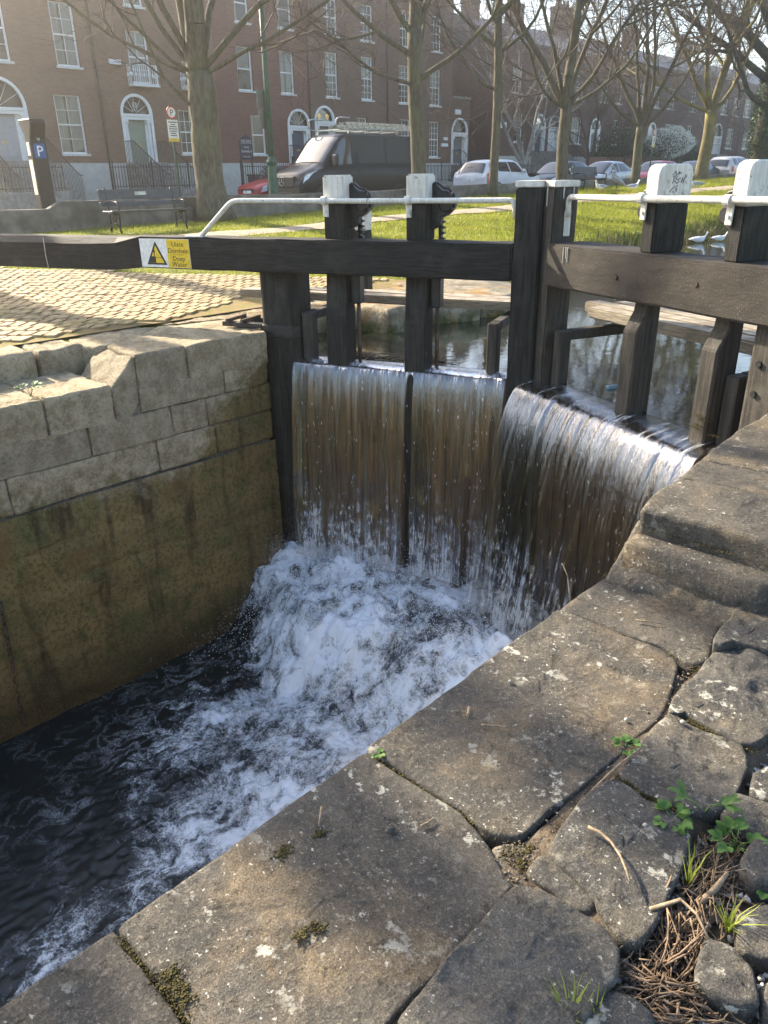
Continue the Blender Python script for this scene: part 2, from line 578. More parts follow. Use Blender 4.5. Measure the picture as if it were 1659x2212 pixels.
def stone_mesh(name, poly, top, thick, amp=.012, er=.03, seed=0, res=.03, fn=None, tilt=None, freq=3., side=3, wob=.008, inset=.02, lay=0., grow=0.):
    B = resample(poly, res)
    n = len(B)
    if grow:
        tg = np.roll(B, -1, 0) - np.roll(B, 1, 0)
        tg /= np.linalg.norm(tg, axis=1, keepdims=True) + 1e-9
        B = B + np.stack([tg[:, 1], -tg[:, 0]], 1) * grow
    q3 = np.column_stack([B * 6, np.full(n, seed * 3.1)])
    B = B + wob * np.stack([fbm(q3, 3, seed), fbm(q3 + 50, 3, seed)], 1)
    c = B.mean(0)
    rad = np.linalg.norm(B - c, axis=1)
    K = max(4, int(rad.mean() / res))
    tk = (np.arange(K) / K) ** 1.35
    X = c + (B - c)[None] * (1 - tk)[:, None, None]
    # true distance to the outline keeps the rounded arris even
    d = np.full((K, n), 1e9)
    Bs = B[::max(1, n // 160)]
    flat = X.reshape(-1, 2)
    for i in range(0, len(flat), 4000):
        ch = flat[i:i + 4000]
        dd = np.min(np.linalg.norm(ch[:, None] - Bs[None], axis=2), axis=1)
        d.reshape(-1)[i:i + 4000] = dd
    d[0] = 0
    d = np.minimum(d, tk[:, None] * rad[None] + 1e-6)
    p3 = np.column_stack([flat * freq, np.full(len(flat), seed * 1.7)])
    w = amp * (fbm(p3, 4, seed) + .35 * fbm(p3 * 5, 3, seed + 9)).reshape(K, n)
    erv = er * (1 + .5 * fbm(np.column_stack([flat * 5, np.full(len(flat), seed + .5)]), 2, seed + 4).reshape(K, n))
    if lay:
        q1 = fbm(np.column_stack([flat * 2.1, np.full(len(flat), seed * 2.3)]), 5, seed + 21, .6).reshape(K, n)
        q2 = fbm(np.column_stack([flat * 4.5, np.full(len(flat), seed * 1.3)]), 5, seed + 31, .6).reshape(K, n)
        w = w - lay * (sstep(.1, .15, q1) + .7 * sstep(.16, .2, q2) - .6 * sstep(-.2, -.24, q2))
    e = np.clip(d / np.maximum(erv, 1e-4), 0, 1)
    w = w - erv * (1 - np.sqrt(np.clip(1 - (1 - e) ** 2, 0, 1)))
    if tilt is not None:
        w = w + tilt(X[..., 0], X[..., 1])
    V = np.dstack([X, w + top]).reshape(-1, 3)
    rings = [V]
    edge = V[:n]
    for k in range(1, side + 1):
        f = k / side
        xy = edge[:, :2] + (c - edge[:, :2]) / np.maximum(rad, 1e-6)[:, None] * (inset * f - .006 * fbm(np.column_stack([edge[:, :2] * 9, np.full(n, f * 3 + seed)]), 3, seed)[:, None])
        rings.append(np.column_stack([xy, edge[:, 2] - (thick) * f]))
    cen = np.array([[c[0], c[1], top + w[-1].mean()]])
    V = np.vstack(rings + [cen])
    Q = [grid_quads(K, n, True)]
    off = K * n
    prev = np.arange(n)
    for k in range(side):
        cur = off + k * n + np.arange(n)
        Q.append(np.stack([cur, np.roll(cur, -1), np.roll(prev, -1), prev], 1))
        prev = cur
    last = (K - 1) * n + np.arange(n)
    T = np.stack([last, np.roll(last, -1), np.full(n, len(V) - 1)], 1)
    if fn is not None:
        V = fn(V)
    return npmesh(name, V, np.vstack(Q), T, True)

def rect(x0, x1, y0, y1):
    return [(x0, y0), (x1, y0), (x1, y1), (x0, y1)]

XL, XR = -5.72, -1.25        # chamber faces, left and right

# ---- far (left) chamber wall
lw = tag(thing('lock_wall', 'old stone lock wall with pale upper courses and brown stained lower face on the far side', 'lock wall', (XL, 2, -2.7)))
lwo = np.array(lw.location)
def wallmap(V):
    return np.stack([XL + V[:, 2], V[:, 0], V[:, 1]], 1) - lwo
def topmap(V):
    return V - lwo
sd = 0
def face_block(y0, y1, z0, z1, res=.03, amp=.01, er=.01, g=.004, nm='stone_block'):
    global sd
    sd += 1
    rr = random.Random(sd)
    j = lambda: rr.uniform(-.008, .008)
    p = [(y0 + g + j(), z0 + g + j()), ((y0 + y1) / 2, z0 + g + j()), (y1 - g + j(), z0 + g + j()), (y1 - g + j(), z1 - g + j()), ((y0 + y1) / 2, z1 - g + j()), (y0 + g + j(), z1 - g + j())]
    link(nm, stone_mesh(nm, p, rr.uniform(-.004, .008), .12, amp, er, sd, res, wallmap, freq=4, side=1, wob=.01, lay=.004), MT['wall'], lw)
for a, b in ((3.02, 3.855), (3.855, 4.35)):
    face_block(a, b, -.29, -.075)
js = [-3.2, -1.9, -.9, .1, 1.15, 2.54, 3.29, 3.645, 4.36]
for a, b in zip(js, js[1:]):
    face_block(a, b, -.55, -.285)
js = [-3.2, -2.2, -.8, .55, 1.85, 3.12, 3.71, 4.36]
for a, b in zip(js, js[1:]):
    face_block(a, b, -.835, -.55)
fy_, fz_ = np.meshgrid(np.linspace(-3.4, 4.36, 230), np.linspace(-3.0, -.84, 70), indexing='ij')
q3 = np.stack([fy_.ravel() * 1.0, fz_.ravel() * 1.6, fy_.ravel() * 0], 1)
fx_ = .02 + .03 * fbm(q3 * 1.2, 4, 41) + .022 * fbm(q3 * 5, 4, 42)
jl = np.zeros_like(fx_)
for zz_, y0_, y1_ in ((-1.17, 1.4, 3.0), (-1.52, 2.2, 4.3), (-1.2, 3.4, 4.4), (-1.95, .3, 1.9)):
    wz = zz_ + .03 * np.sin(fy_.ravel() * 3)
    jl += np.exp(-((fz_.ravel() - wz) / .02) ** 2) * ((fy_.ravel() > y0_) & (fy_.ravel() < y1_))
fx_ = fx_ - .02 * jl
link('stained_face', npmesh('stained_face', np.stack([XL + fx_ - lwo[0], fy_.ravel() - lwo[1], fz_.ravel() - lwo[2]], 1), grid_quads(230, 70), None, True), MT['wall'], lw)
MB().box(XL - .5, XL - .03, -3.4, 4.33, -3.1, -.1).build('wall_core', MT['mortar'], lw, org=lw.location)
def top_block(poly, top, thick, nm='coping_stone', tilt=None, seed=None, er=.016, amp=.014, res=.028):
    global sd
    sd += 1
    link(nm, stone_mesh(nm, poly, top, thick, amp, er, seed or sd, res, topmap, tilt, 4, 8, .016, .004, .006), MT['wall'], lw)
ys = [-3.2, -2.2, -1.15, .05, 1.12, 2.235, 2.78]
for a, b in zip(ys, ys[1:]):
    top_block(rect(-6.46, XL, a + .006, b - .006), 0, .28)
top_block([(-6.3, 2.79), (XL, 2.79), (XL, 3.005), (-6.15, 3.0), (-6.32, 2.95)], .09, .37, tilt=lambda x, y: (y - 2.9) * 1.0 - .02 * np.abs(x + 6), amp=.03)
top_block([(XL, 3.015), (XL, 3.5), (-6.1, 3.42), (-6.3, 3.2), (-6.25, 3.06)], .2, .27)
top_block([(XL, 3.51), (XL, 4.36), (-6.2, 4.5), (-6.5, 4.75), (-6.75, 3.86), (-6.35, 3.25), (-6.12, 3.43)], .195, .27)
top_block([(-6.52, 4.78), (-6.22, 4.53), (-5.95, 4.48), (-6.0, 4.9), (-6.6, 5.2), (-7.1, 5.1), (-6.78, 3.9)], .19, .2, er=.02)
top_block([(-6.34, 3.22), (-6.76, 3.85), (-7.0, 3.6), (-6.9, 3.0), (-6.55, 2.9), (-6.34, 3.0)], .19, .3, er=.04, amp=.02)
# riser behind the lower ledge
ys = [-3.2, -1.9, -.7, .6, 1.75, 2.55, 2.98]
for a, b in zip(ys, ys[1:]):
    top_block([(-6.95, a + .01), (-6.47, a + .01), (-6.45, (a + b) / 2), (-6.48, b - .01), (-6.95, b - .01)], .2, .34, er=.05, amp=.02)

# rusty chain hanging down the wall
ch = thing('mooring_chain', 'rusty chain hanging down the stained far lock wall', 'chain', (XL + .03, 1.6, -1.45))
for k in range(26):
    mb = MB()
    a = math.pi / 2 * (k % 2)
    pts = []
    for i in range(9):
        t = 2 * math.pi * i / 8
        e = Vector((0, .014 * math.cos(t), .03 * math.sin(t)))
        e.rotate(Matrix.Rotation(a + .6, 3, 'Z'))
        pts.append(e + Vector((.01 * math.sin(k * .3), -.002 * k, -.046 * k)))
    mb.tube(pts, .0055, 5)
    mb.build('chain_link', MT['rust'], ch, smooth=True)

# ---- near (right) side: coping and chamber face
rw = thing('lock_wall', 'near side lock wall with worn grey coping slabs stepping up beside the gate', 'lock wall', (XR, 1.5, -2.7))
rwo = np.array(rw.location)
def rmap(V):
    return V - rwo
def slab(poly, top, thick=.3, nm='coping_slab', tilt=None, seed=1, er=.007, amp=.006, res=.018, side=5, freq=3.2):
    return link(nm, stone_mesh(nm, poly, top, thick, amp, er, seed, res, rmap, tilt, freq, side, .004, .004, .0045, .006), MT['slab'], rw)
slab([(-1.25, -.62), (-.66, -.6), (-.66, .405), (-.9, .39), (-1.01, .402), (-1.15, .407), (-1.245, .407)], -.004, seed=21)
slab([(-1.25, -1.7), (-.62, -1.7), (-.64, -.63), (-1.25, -.64)], 0, seed=22, res=.05)
slab([(-1.25, -2.9), (-.62, -2.9), (-.64, -1.72), (-1.25, -1.72)], 0, seed=23, res=.05)
slab([(-1.237, .424), (-1.234, 1.188), (-1.14, 1.182), (-1.032, 1.182), (-.964, 1.182), (-.904, 1.188), (-.836, 1.17), (-.774, 1.148), (-.741, 1.128), (-.70, 1.106), (-.675, 1.1), (-.668, 1.047), (-.662, .964), (-.666, .885), (-.66, .84), (-.672, .75), (-.668, .6), (-.67, .42), (-.875, .405), (-1.008, .425), (-1.154, .424)], 0, seed=24, res=.016)
slab([(-1.24, 1.2), (-1.249, 2.215), (-1.17, 2.22), (-1.068, 2.222), (-.955, 2.22), (-.858, 2.23), (-.795, 2.205), (-.776, 2.18), (-.745, 2.08), (-.716, 1.975), (-.70, 1.9), (-.70, 1.82), (-.71, 1.75), (-.706, 1.66), (-.712, 1.6), (-.724, 1.42), (-.738, 1.35), (-.737, 1.29), (-.742, 1.225), (-.796, 1.196), (-.842, 1.196), (-.903, 1.208), (-.963, 1.202), (-1.03, 1.202), (-1.141, 1.202)], .004, seed=25, res=.016)
slab([(-1.25, 2.23), (-1.252, 2.56), (-1.19, 2.575), (-1.08, 2.585), (-.955, 2.572), (-.864, 2.575), (-.775, 2.57), (-.75, 2.42), (-.712, 2.275), (-.722, 2.23), (-.757, 2.22), (-.795, 2.236), (-.856, 2.255), (-.955, 2.246), (-1.073, 2.244), (-1.172, 2.24)], .002, seed=26, res=.018)
# sloping stone of the step
slab([(-1.245, 2.53), (-1.225, 2.76), (-1.08, 2.76), (-.88, 2.74), (-.70, 2.70), (-.74, 2.53), (-.9, 2.545), (-1.07, 2.555)], .1, .42, 'step_stone', lambda x, y: np.clip((y - 2.645), -.115, .1) * .95, 27, .016, .028, .014, freq=9)
slab([(-1.20, 2.70), (-1.235, 2.925), (-1.23, 3.12), (-1.06, 3.135), (-.974, 3.138), (-.875, 3.146), (-.6, 3.15), (-.45, 2.66), (-.716, 2.70), (-.90, 2.715), (-1.086, 2.71)], .285, .12, seed=28, er=.022, amp=.009, res=.016)
slab([(-1.235, 3.135), (-1.252, 3.385), (-.97, 3.425), (-.6, 3.46), (-.6, 3.17), (-.878, 3.16), (-.976, 3.154), (-1.06, 3.148)], .28, .2, seed=29, res=.022)
slab([(-1.252, 3.4), (-1.275, 3.64), (-1.29, 3.95), (-1.29, 4.45), (-.95, 4.62), (-.5, 4.6), (-.5, 3.48), (-.975, 3.44)], .285, .25, seed=30, res=.028)
slab([(-.58, 3.17), (-.43, 2.68), (.3, 2.75), (.3, 4.5), (-.46, 4.5), (-.56, 3.47)], .28, .25, seed=31, res=.05)
slab([(-1.2, 2.6), (-.62, 2.6), (-.62, 4.5), (-1.2, 4.5)], .17, .6, 'backing_stone', seed=32, res=.1)
for i in range(6):
    y = -3.0 + (.35 if i % 2 else 0)
    z1, z0 = -.31 - .42 * i, -.31 - .42 * (i + 1)
    while y < 4.4:
        y2 = y + 1.05
        p = [(y + .005, z0 + .005), (y2 - .005, z0 + .005), (y2 - .005, z1 - .005), (y + .005, z1 - .005)]
        link('stone_block', stone_mesh('stone_block', p, .01, .1, .015, .02, 60 + i, .12, lambda V: np.stack([-1.262 - V[:, 2], V[:, 0], V[:, 1]], 1) - rwo, side=1), MT['wall'], rw)
        y = y2
MB().box(-1.235, -.62, -3, 4.5, -3.1, -.06).build('wall_core', MT['mortar'], rw, org=rw.location)
# iron bolts left in the upper coping stone
for k, (x, y) in enumerate(((-1.02, 3.62), (-.93, 3.95))):
    b = wthing('iron_stud', ('short rusty iron stud standing in the upper coping stone, nearer one' if k == 0 else 'short rusty iron stud in the upper coping stone nearest the gate heel'), 'stud', (x, y, .28), 'iron studs in the coping')
    MB().lathe([(.022, 0), (.024, .02), (.017, .03), (.016, .045)], (x, y, .28), 8).build('shank', MT['rust'], b)

# ---- second row of stones and the gravel strip behind the coping
pv = tag(thing('pavement', None, None, (-.4, 1.4, -.06)), kind='structure')
pvo = np.array(pv.location)
RS = {
 'R1': (.055, [[-0.764, 3.1], [-0.778, 2.993], [-0.775, 2.9], [-0.755, 2.714], [-0.733, 2.496], [-0.713, 2.341], [-0.70, 2.31], [-0.672, 2.372], [-0.569, 2.402], [-0.3, 2.43], [-0.35, 2.7], [-0.581, 2.7]]),
 'R2': (.03, [[-0.698, 2.272], [-0.69, 2.345], [-0.676, 2.362], [-0.563, 2.378], [-0.478, 2.392], [-0.40, 2.186], [-0.43, 2.043], [-0.44, 1.961], [-0.456, 1.925], [-0.518, 1.925], [-0.647, 1.95], [-0.671, 1.91], [-0.695, 2.038], [-0.697, 2.173]]),
 'R3': (.02, [[-0.657, 1.589], [-0.674, 1.742], [-0.662, 1.905], [-0.577, 1.885], [-0.521, 1.895], [-0.472, 1.905], [-0.447, 1.87], [-0.425, 1.816], [-0.416, 1.716], [-0.42, 1.63], [-0.47, 1.586], [-0.533, 1.572], [-0.588, 1.57]]),
 'R4': (.03, [[-0.678, 1.438], [-0.668, 1.51], [-0.65, 1.55], [-0.608, 1.545], [-0.566, 1.525], [-0.493, 1.53], [-0.432, 1.488], [-0.42, 1.412], [-0.41, 1.32], [-0.395, 1.217], [-0.40, 1.155], [-0.422, 1.14], [-0.473, 1.164], [-0.512, 1.2], [-0.598, 1.22], [-0.655, 1.228], [-0.668, 1.3]]),
 'R7': (.002, [[-0.66, 1.15], [-0.667, 1.222], [-0.609, 1.215], [-0.538, 1.203], [-0.52, 1.188], [-0.523, 1.164], [-0.538, 1.158], [-0.589, 1.155]]),
 'R5': (.03, [[-0.650, 1.09], [-0.577, 1.115], [-0.508, 1.122], [-0.458, 1.121], [-0.422, 1.104], [-0.397, 1.048], [-0.40, 0.996], [-0.40, 0.946], [-0.402, 0.89], [-0.411, 0.79], [-0.548, 0.66], [-0.640, 0.69], [-0.641, 0.78], [-0.652, 0.865], [-0.648, 0.945], [-0.651, 1.025]]),
 'R6': (.02, [[-0.388, 0.984], [-0.377, 1.017], [-0.337, 1.032], [-0.302, 1.027], [-0.293, 1.002], [-0.312, 0.93], [-0.364, 0.9], [-0.388, 0.945]]),
 'R8': (.035, [[-0.288, 1.251], [-0.248, 1.268], [-0.205, 1.246], [-0.17, 1.189], [-0.192, 1.163], [-0.24, 1.155], [-0.27, 1.158], [-0.28, 1.204]]),
 'R9': (.02, [[-0.402, 1.642], [-0.401, 1.708], [-0.334, 1.73], [-0.276, 1.742], [-0.244, 1.651], [-0.298, 1.636], [-0.395, 1.617]]),
 'R10': (.02, [[-0.395, 1.829], [-0.369, 1.892], [-0.30, 1.9], [-0.26, 1.777], [-0.339, 1.752], [-0.373, 1.746]]),
 'R11': (.03, [[-0.305, 1.492], [-0.303, 1.591], [-0.239, 1.622], [-0.207, 1.528], [-0.269, 1.473]]),
 'R12': (.02, [[-0.262, 1.362], [-0.227, 1.427], [-0.176, 1.437], [-0.155, 1.349], [-0.19, 1.31], [-0.234, 1.297]]),
 'R13': (.0, [[-0.289, 1.035], [-0.28, 1.06], [-0.252, 1.074], [-0.235, 1.051], [-0.265, 1.004]]),
 'R14': (.02, [[-0.164, 1.226], [-0.149, 1.266], [-0.104, 1.266], [-0.102, 1.208], [-0.145, 1.182]]),
 'X1': (.02, [[-.64, .66], [-.43, .64], [-.4, .3], [-.5, .1], [-.64, .12]]),
 'X2': (.02, [[-.63, .1], [-.42, .05], [-.4, -.4], [-.62, -.45]]),
 'X3': (.02, [[-.38, .85], [-.2, .95], [-.1, .7], [-.2, .5], [-.38, .6]]),
 'X4': (.02, [[-.36, 2.4], [-.1, 2.45], [.05, 2.1], [-.2, 1.95], [-.36, 2.1]]),
 'X5': (.02, [[-.2, 1.85], [.1, 1.9], [.15, 1.6], [-.15, 1.6]]),
 'X6': (.02, [[.0, 1.4], [.25, 1.45], [.3, 1.1], [.05, 1.05]]),
}
for i, (k, (top, poly)) in enumerate(RS.items()):
    link('paving_stone', stone_mesh('paving_stone', poly, top, .11, .012 if k != 'R2' else .026, .006, 80 + i, .012 if k[0] == 'R' else .03, lambda V: V - pvo, None, 5, 4, .009, .008, .007, .011), MT['paver'], pv)
gx, gy = np.meshgrid(np.linspace(-.72, 3.0, 120), np.linspace(-3, 4.6, 200), indexing='ij')
gz = -.045 + .014 * fbm(np.stack([gx.ravel() * 6, gy.ravel() * 6, gx.ravel() * 0], 1), 4, 3).reshape(gx.shape)
wedge = sstep(.16, .0, np.hypot((gx + .68) / 1.0, (gy - 1.2) / 1.)) * .035
gz = gz + wedge * .3 + .04 * sstep(-.40, -.46, gx + .02 * fbm(np.stack([gx.ravel() * 8, gy.ravel() * 8, gx.ravel() * 0], 1), 2, 6).reshape(gx.shape))
link('soil', npmesh('soil', np.stack([gx, gy, gz], -1).reshape(-1, 3), grid_quads(120, 200), None, True), MT['soil'], pv, tuple(-pvo))

# mortar wedge between the slabs and the second row
link('mortar_fill', stone_mesh('mortar_fill', [(-.78, 1.165), (-.735, 1.2), (-.73, 1.3), (-.715, 1.45), (-.66, 1.47), (-.66, 1.23), (-.66, 1.12), (-.73, 1.115)], -.014, .05, .016, .01, 5, .012, lambda V: V - pvo, None, 14, 2), MT['mortar'], pv)
link('mortar_fill', stone_mesh('mortar_fill', [(-.72, 1.62), (-.7, 1.95), (-.72, 2.25), (-.68, 2.28), (-.66, 1.9), (-.66, 1.6)], -.02, .05, .012, .01, 6, .014, lambda V: V - pvo, None, 14, 2), MT['mortar'], pv)

# ------------------------------------------------------------------ gates
MIT = Vector((-3.49, 5.30, 0))
CG, SG = math.cos(R(21)), math.sin(R(21))
D1, N1 = Vector((CG, SG, 0)), Vector((SG, -CG, 0))
D2, N2 = Vector((CG, -SG, 0)), Vector((-SG, -CG, 0))
def G1(d, o, z):
    p = MIT - D1 * d + N1 * o
    return (p.x, p.y, z)
def G2(d, o, z):
    p = MIT + D2 * d + N2 * o
    return (p.x, p.y, z)

def plank_mesh(name, G, d0, d1, o0, o1, z0, z1, mat, parent, bev=.012, n=1, wob=0, seed=0):
    """timber with softened, slightly wandering arrises"""
    mb = MB()
    ks = np.linspace(0, 1, n + 1)
    rg = random.Random(seed)
    base = 0
    long_z = (z1 - z0) > (d1 - d0)
    rings = []
    for t in ks:
        j = lambda: rg.uniform(-wob, wob)
        if long_z:
            z = z0 + (z1 - z0) * t
            rings.append([(d0 + j(), o0 + j(), z), (d1 + j(), o0 + j(), z), (d1 + j(), o1 + j(), z), (d0 + j(), o1 + j(), z)])
        else:
            d = d0 + (d1 - d0) * t
            rings.append([(d, o0 + j(), z0 + j()), (d, o1 + j(), z0 + j()), (d, o1 + j(), z1 + j()), (d, o0 + j(), z1 + j())])
    vs = [G(*p) for r_ in rings for p in r_]
    fs = [(0, 1, 2, 3), tuple(4 * n + i for i in (3, 2, 1, 0))]
    for i in range(n):
        for k in range(4):
            a, b = 4 * i + k, 4 * i + (k + 1) % 4
            fs.append((a, b, b + 4, a + 4))
    mb.add(vs, fs)
    return mb.build(name, mat, parent, bev, org=parent.location, seg=2)

def rack_gear(G, parent, d_in, sgn, o_mid, z_mid, sc_=1.):
    """rack bar with teeth, bracket casting, pinion and pawl beside a paddle post. d_in: face of the post, sgn: direction away from it"""
    f = lambda u, v, w: G(d_in + sgn * u, o_mid + w, z_mid + v)
    cast = [(0, .15), (.03, .17), (.05, .13), (.09, .1), (.13, .1), (.17, .06), (.18, 0), (.175, -.05), (.13, -.09), (.085, -.1), (.07, -.16), (.03, -.19), (0, -.2)]
    MB().prism([(a * sc_, b * sc_) for a, b in cast], f, -.055, .02).build('bracket', MT['iron'], parent, .006, org=parent.location)
    bar = [(.03, -.62), (.03, .1), (.055, .1)]
    y = .1
    while y > -.6:
        bar += [(.055, y - .01), (.078, y - .014), (.078, y - .03), (.055, y - .034)]
        y -= .044
    bar += [(.055, -.62)]
    MB().prism(bar, f, -.12, -.075).build('rack', MT['iron'], parent, org=parent.location)
    def ax(c, r, w0, w1, n=14):
        mb = MB()
        v = [f(c[0] + r * math.cos(2 * math.pi * k / n), c[1] + r * math.sin(2 * math.pi * k / n), w) for w in (w0, w1) for k in range(n)]
        mb.add(v, [tuple(range(n)), tuple(range(2 * n - 1, n - 1, -1))] + [(k, (k + 1) % n, n + (k + 1) % n, n + k) for k in range(n)])
        return mb
    ax((.115, .0), .07, -.09, -.03).build('pinion', MT['iron'], parent, .004, org=parent.location)
    ax((.13, -.01), .05, -.02, .05).build('hub', MT['iron'], parent, .006, org=parent.location)
    ax((.06, -.02), .016, .02, .04, 6).build('bolt', MT['iron'], parent, org=parent.location)
    MB().tube([f(.045, .16, 0), f(.1, .12, .02), (f(.15, .11, .02)), f(.165, .085, .02)], .012, 6).build('pawl', MT['iron'], parent, org=parent.location, smooth=True)
    MB().tube([f(.15, .1, -.03), f(.175, .07, -.02), f(.19, .02, 0), f(.18, -.03, 0)], .009, 6).build('pawl_spring', MT['iron'], parent, org=parent.location, smooth=True)

def bolt(G, d, o, z, parent, r=.016, mat=None):
    n = 8
    v = [G(d + r * math.cos(2 * math.pi * k / n), o + w, z + r * math.sin(2 * math.pi * k / n)) for w in (-.005, .012) for k in range(n)]
    MB().add(v, [tuple(range(n)), tuple(range(2 * n - 1, n - 1, -1))] + [(k, (k + 1) % n, n + (k + 1) % n, n + k) for k in range(n)]).build('bolt', mat or MT['iron'], parent, org=parent.location)

def rail_clamp(G, d, o, z, parent, mat):
    mb = MB()
    mb.tube([G(d - .022, o, z), G(d + .022, o, z)], .034, 12)
    cl = mb.build('clamp', mat, parent, org=parent.location, smooth=False)
    p = MB().box(d - .028, d + .022, o - .03, o - .018, z - .13, z - .01, G).build('clamp_plate', mat, parent, .004, org=parent.location)
    bolt(G, d - .003, o - .018, z - .085, parent, .011, mat)

# --- left gate
g1 = thing('lock_gate', 'shaded left leaf of the black timber lock gate with long balance beam', 'lock gate', G1(2.35, -.15, -2.0), 0, 'mitre gates holding back the canal')
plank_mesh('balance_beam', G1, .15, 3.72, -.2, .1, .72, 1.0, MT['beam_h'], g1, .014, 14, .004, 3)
mb = MB()                                     # outer end with broad worn chamfer
sec = [(-.2, .70), (.09, .70), (.09, .90), (.0, .985), (-.2, .985)]
n = 12
vs, fs = [], []
rg = random.Random(8)
for i in range(n + 1):
    d = 3.722 + (7.4 - 3.722) * i / n
    k = min(1, i / 1.2)
    for (o, z) in [(-.2, .72 - .035 * k), (.1, .72 - .035 * k), (.1 - .005 * k, 1.0 - .075 * k), (.1 - .075 * k, 1.0 - .018 * k), (-.2, 1.0 - .02 * k)]:
        vs.append(G1(d, o + rg.uniform(-.003, .003), z + rg.uniform(-.003, .003)))
fs = [tuple(range(5)), tuple(n * 5 + i for i in range(5))[::-1]]
for i in range(n):
    for k in range(5):
        fs.append((5 * i + k, 5 * i + (k + 1) % 5, 5 * i + 5 + (k + 1) % 5, 5 * i + 5 + k))
mb.add(vs, fs)
mb.build('beam_end', MT['beam_h'], g1, org=g1.location)
MB().tube([G1(4.9, .105, .97), G1(4.9, .108, .9), G1(4.905, .108, .8), G1(4.9, .105, .69)], .004, 5).build('wire', MT['steel'], g1, org=g1.location)
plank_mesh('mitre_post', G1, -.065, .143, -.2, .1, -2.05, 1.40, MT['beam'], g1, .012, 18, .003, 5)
plank_mesh('post_cap', G1, -.068, .148, -.205, .105, 1.402, 1.447, MT['white'], g1, .006, 1)
# heel post, chamfered section
hp = [(2.14, -.3), (2.14, -.06), (2.2, 0), (2.48, 0), (2.52, -.04), (2.52, -.3)]
MB().prism(hp, lambda u, v, w: G1(u, v, w), -2.05, .715).build('heel_post', MT['beam'], g1, .01, org=g1.location)
MB().prism([(a + (.012 if a > 2.3 else -.012), b + (.012 if b > -.2 else -.01)) for a, b in hp], lambda u, v, w: G1(u, v, w), .13, .24).build('collar', MT['iron'], g1, .004, org=g1.location)
for d0, d1 in ((1.625, 1.815), (.885, 1.065)):
    plank_mesh('paddle_post', G1, d0, d1, -.2, 0, 1.0, 1.285, MT['beam'], g1, .008, 3, .002)
    plank_mesh('post_cap', G1, d0 - .002, d1 + .002, -.202, .002, 1.286, 1.505, MT['white'], g1, .014, 2, .001)
    pr = [(-.17, -.12), (.03, -.12), (.03, .33), (.0, .5), (-.02, .72), (-.17, .72)]
    pr = [(a, -2.0 if (b < 0 and d0 < 1) else b) for a, b in pr]
    MB().prism(pr, lambda u, v, w: G1(w, u, v), d0 - .004, d1 + .012).build('lower_post', MT['beam'], g1, .012, org=g1.location)
    rack_gear(G1, g1, d0, -1, -.13, 1.28)
    MB().tube([G1(d0 - .06, -.12, -.1), G1(d0 - .06, -.12, .55)], .017, 8).build('paddle_rod', MT['rust'], g1, org=g1.location, smooth=True)
    MB().box(d0 - .1, d0 - .012, -.17, -.06, .46, .71, G1).build('rod_guide', MT['iron'], g1, .012, org=g1.location)
    rail_clamp(G1, d1 - .03, .045, 1.31, g1, MT['white'])
def arc(a, b, c, n=6):
    a, b, c = Vector(a), Vector(b), Vector(c)
    return [((1 - t) ** 2) * a + 2 * t * (1 - t) * b + t * t * c for t in [i / n for i in range(n + 1)]]
o = .045
pts = [Vector(G1(.15, .02, 1.18)), Vector(G1(.158, .035, 1.25))] + arc(G1(.16, o, 1.27), G1(.16, o, 1.31), G1(.21, o, 1.31)) + [Vector(G1(1.5, o, 1.306)), Vector(G1(2.6, o, 1.31))] + arc(G1(2.62, o, 1.31), G1(2.70, o, 1.31), G1(2.76, o, 1.255)) + [Vector(G1(3.03, o, 1.03)), Vector(G1(3.06, o, 1.012))]
MB().tube(pts, .021, 10).build('handrail', MT['white'], g1, org=g1.location, smooth=True)
MB().box(3.02, 3.22, .0, .07, 1.001, 1.014, G1).build('rail_foot', MT['white'], g1, .004, org=g1.location)
k = 0
d = .15
while d < 2.1:
    w = .185 + .02 * math.sin(k * 2.3)
    plank_mesh('gate_board', G1, d + .004, min(2.13, d + w), -.14, -.045 + .008 * math.sin(k * 1.7), -2.05, -.10, MT['board'], g1, .006, 4, .003, k)
    d += w
    k += 1
for (a, b) in ((2.01, 2.12), (.27, .365)):
    MB().box(a, b, -.17, -.06, -.1, .36, G1).build('bracket_upright', MT['post'], g1, .01, org=g1.location)
    MB().box(a, b - .005, -.8, -.172, .29, .365, G1).build('bracket_arm', MT['post'], g1, .01, org=g1.location)
plank_mesh('footboard', G1, .16, 3.05, -.66, -.49, .40, .475, MT['plank'], g1, .01, 8, .004, 31)
plank_mesh('footboard', G1, .17, 2.9, -.86, -.675, .40, .478, MT['plank'], g1, .01, 8, .004, 32)

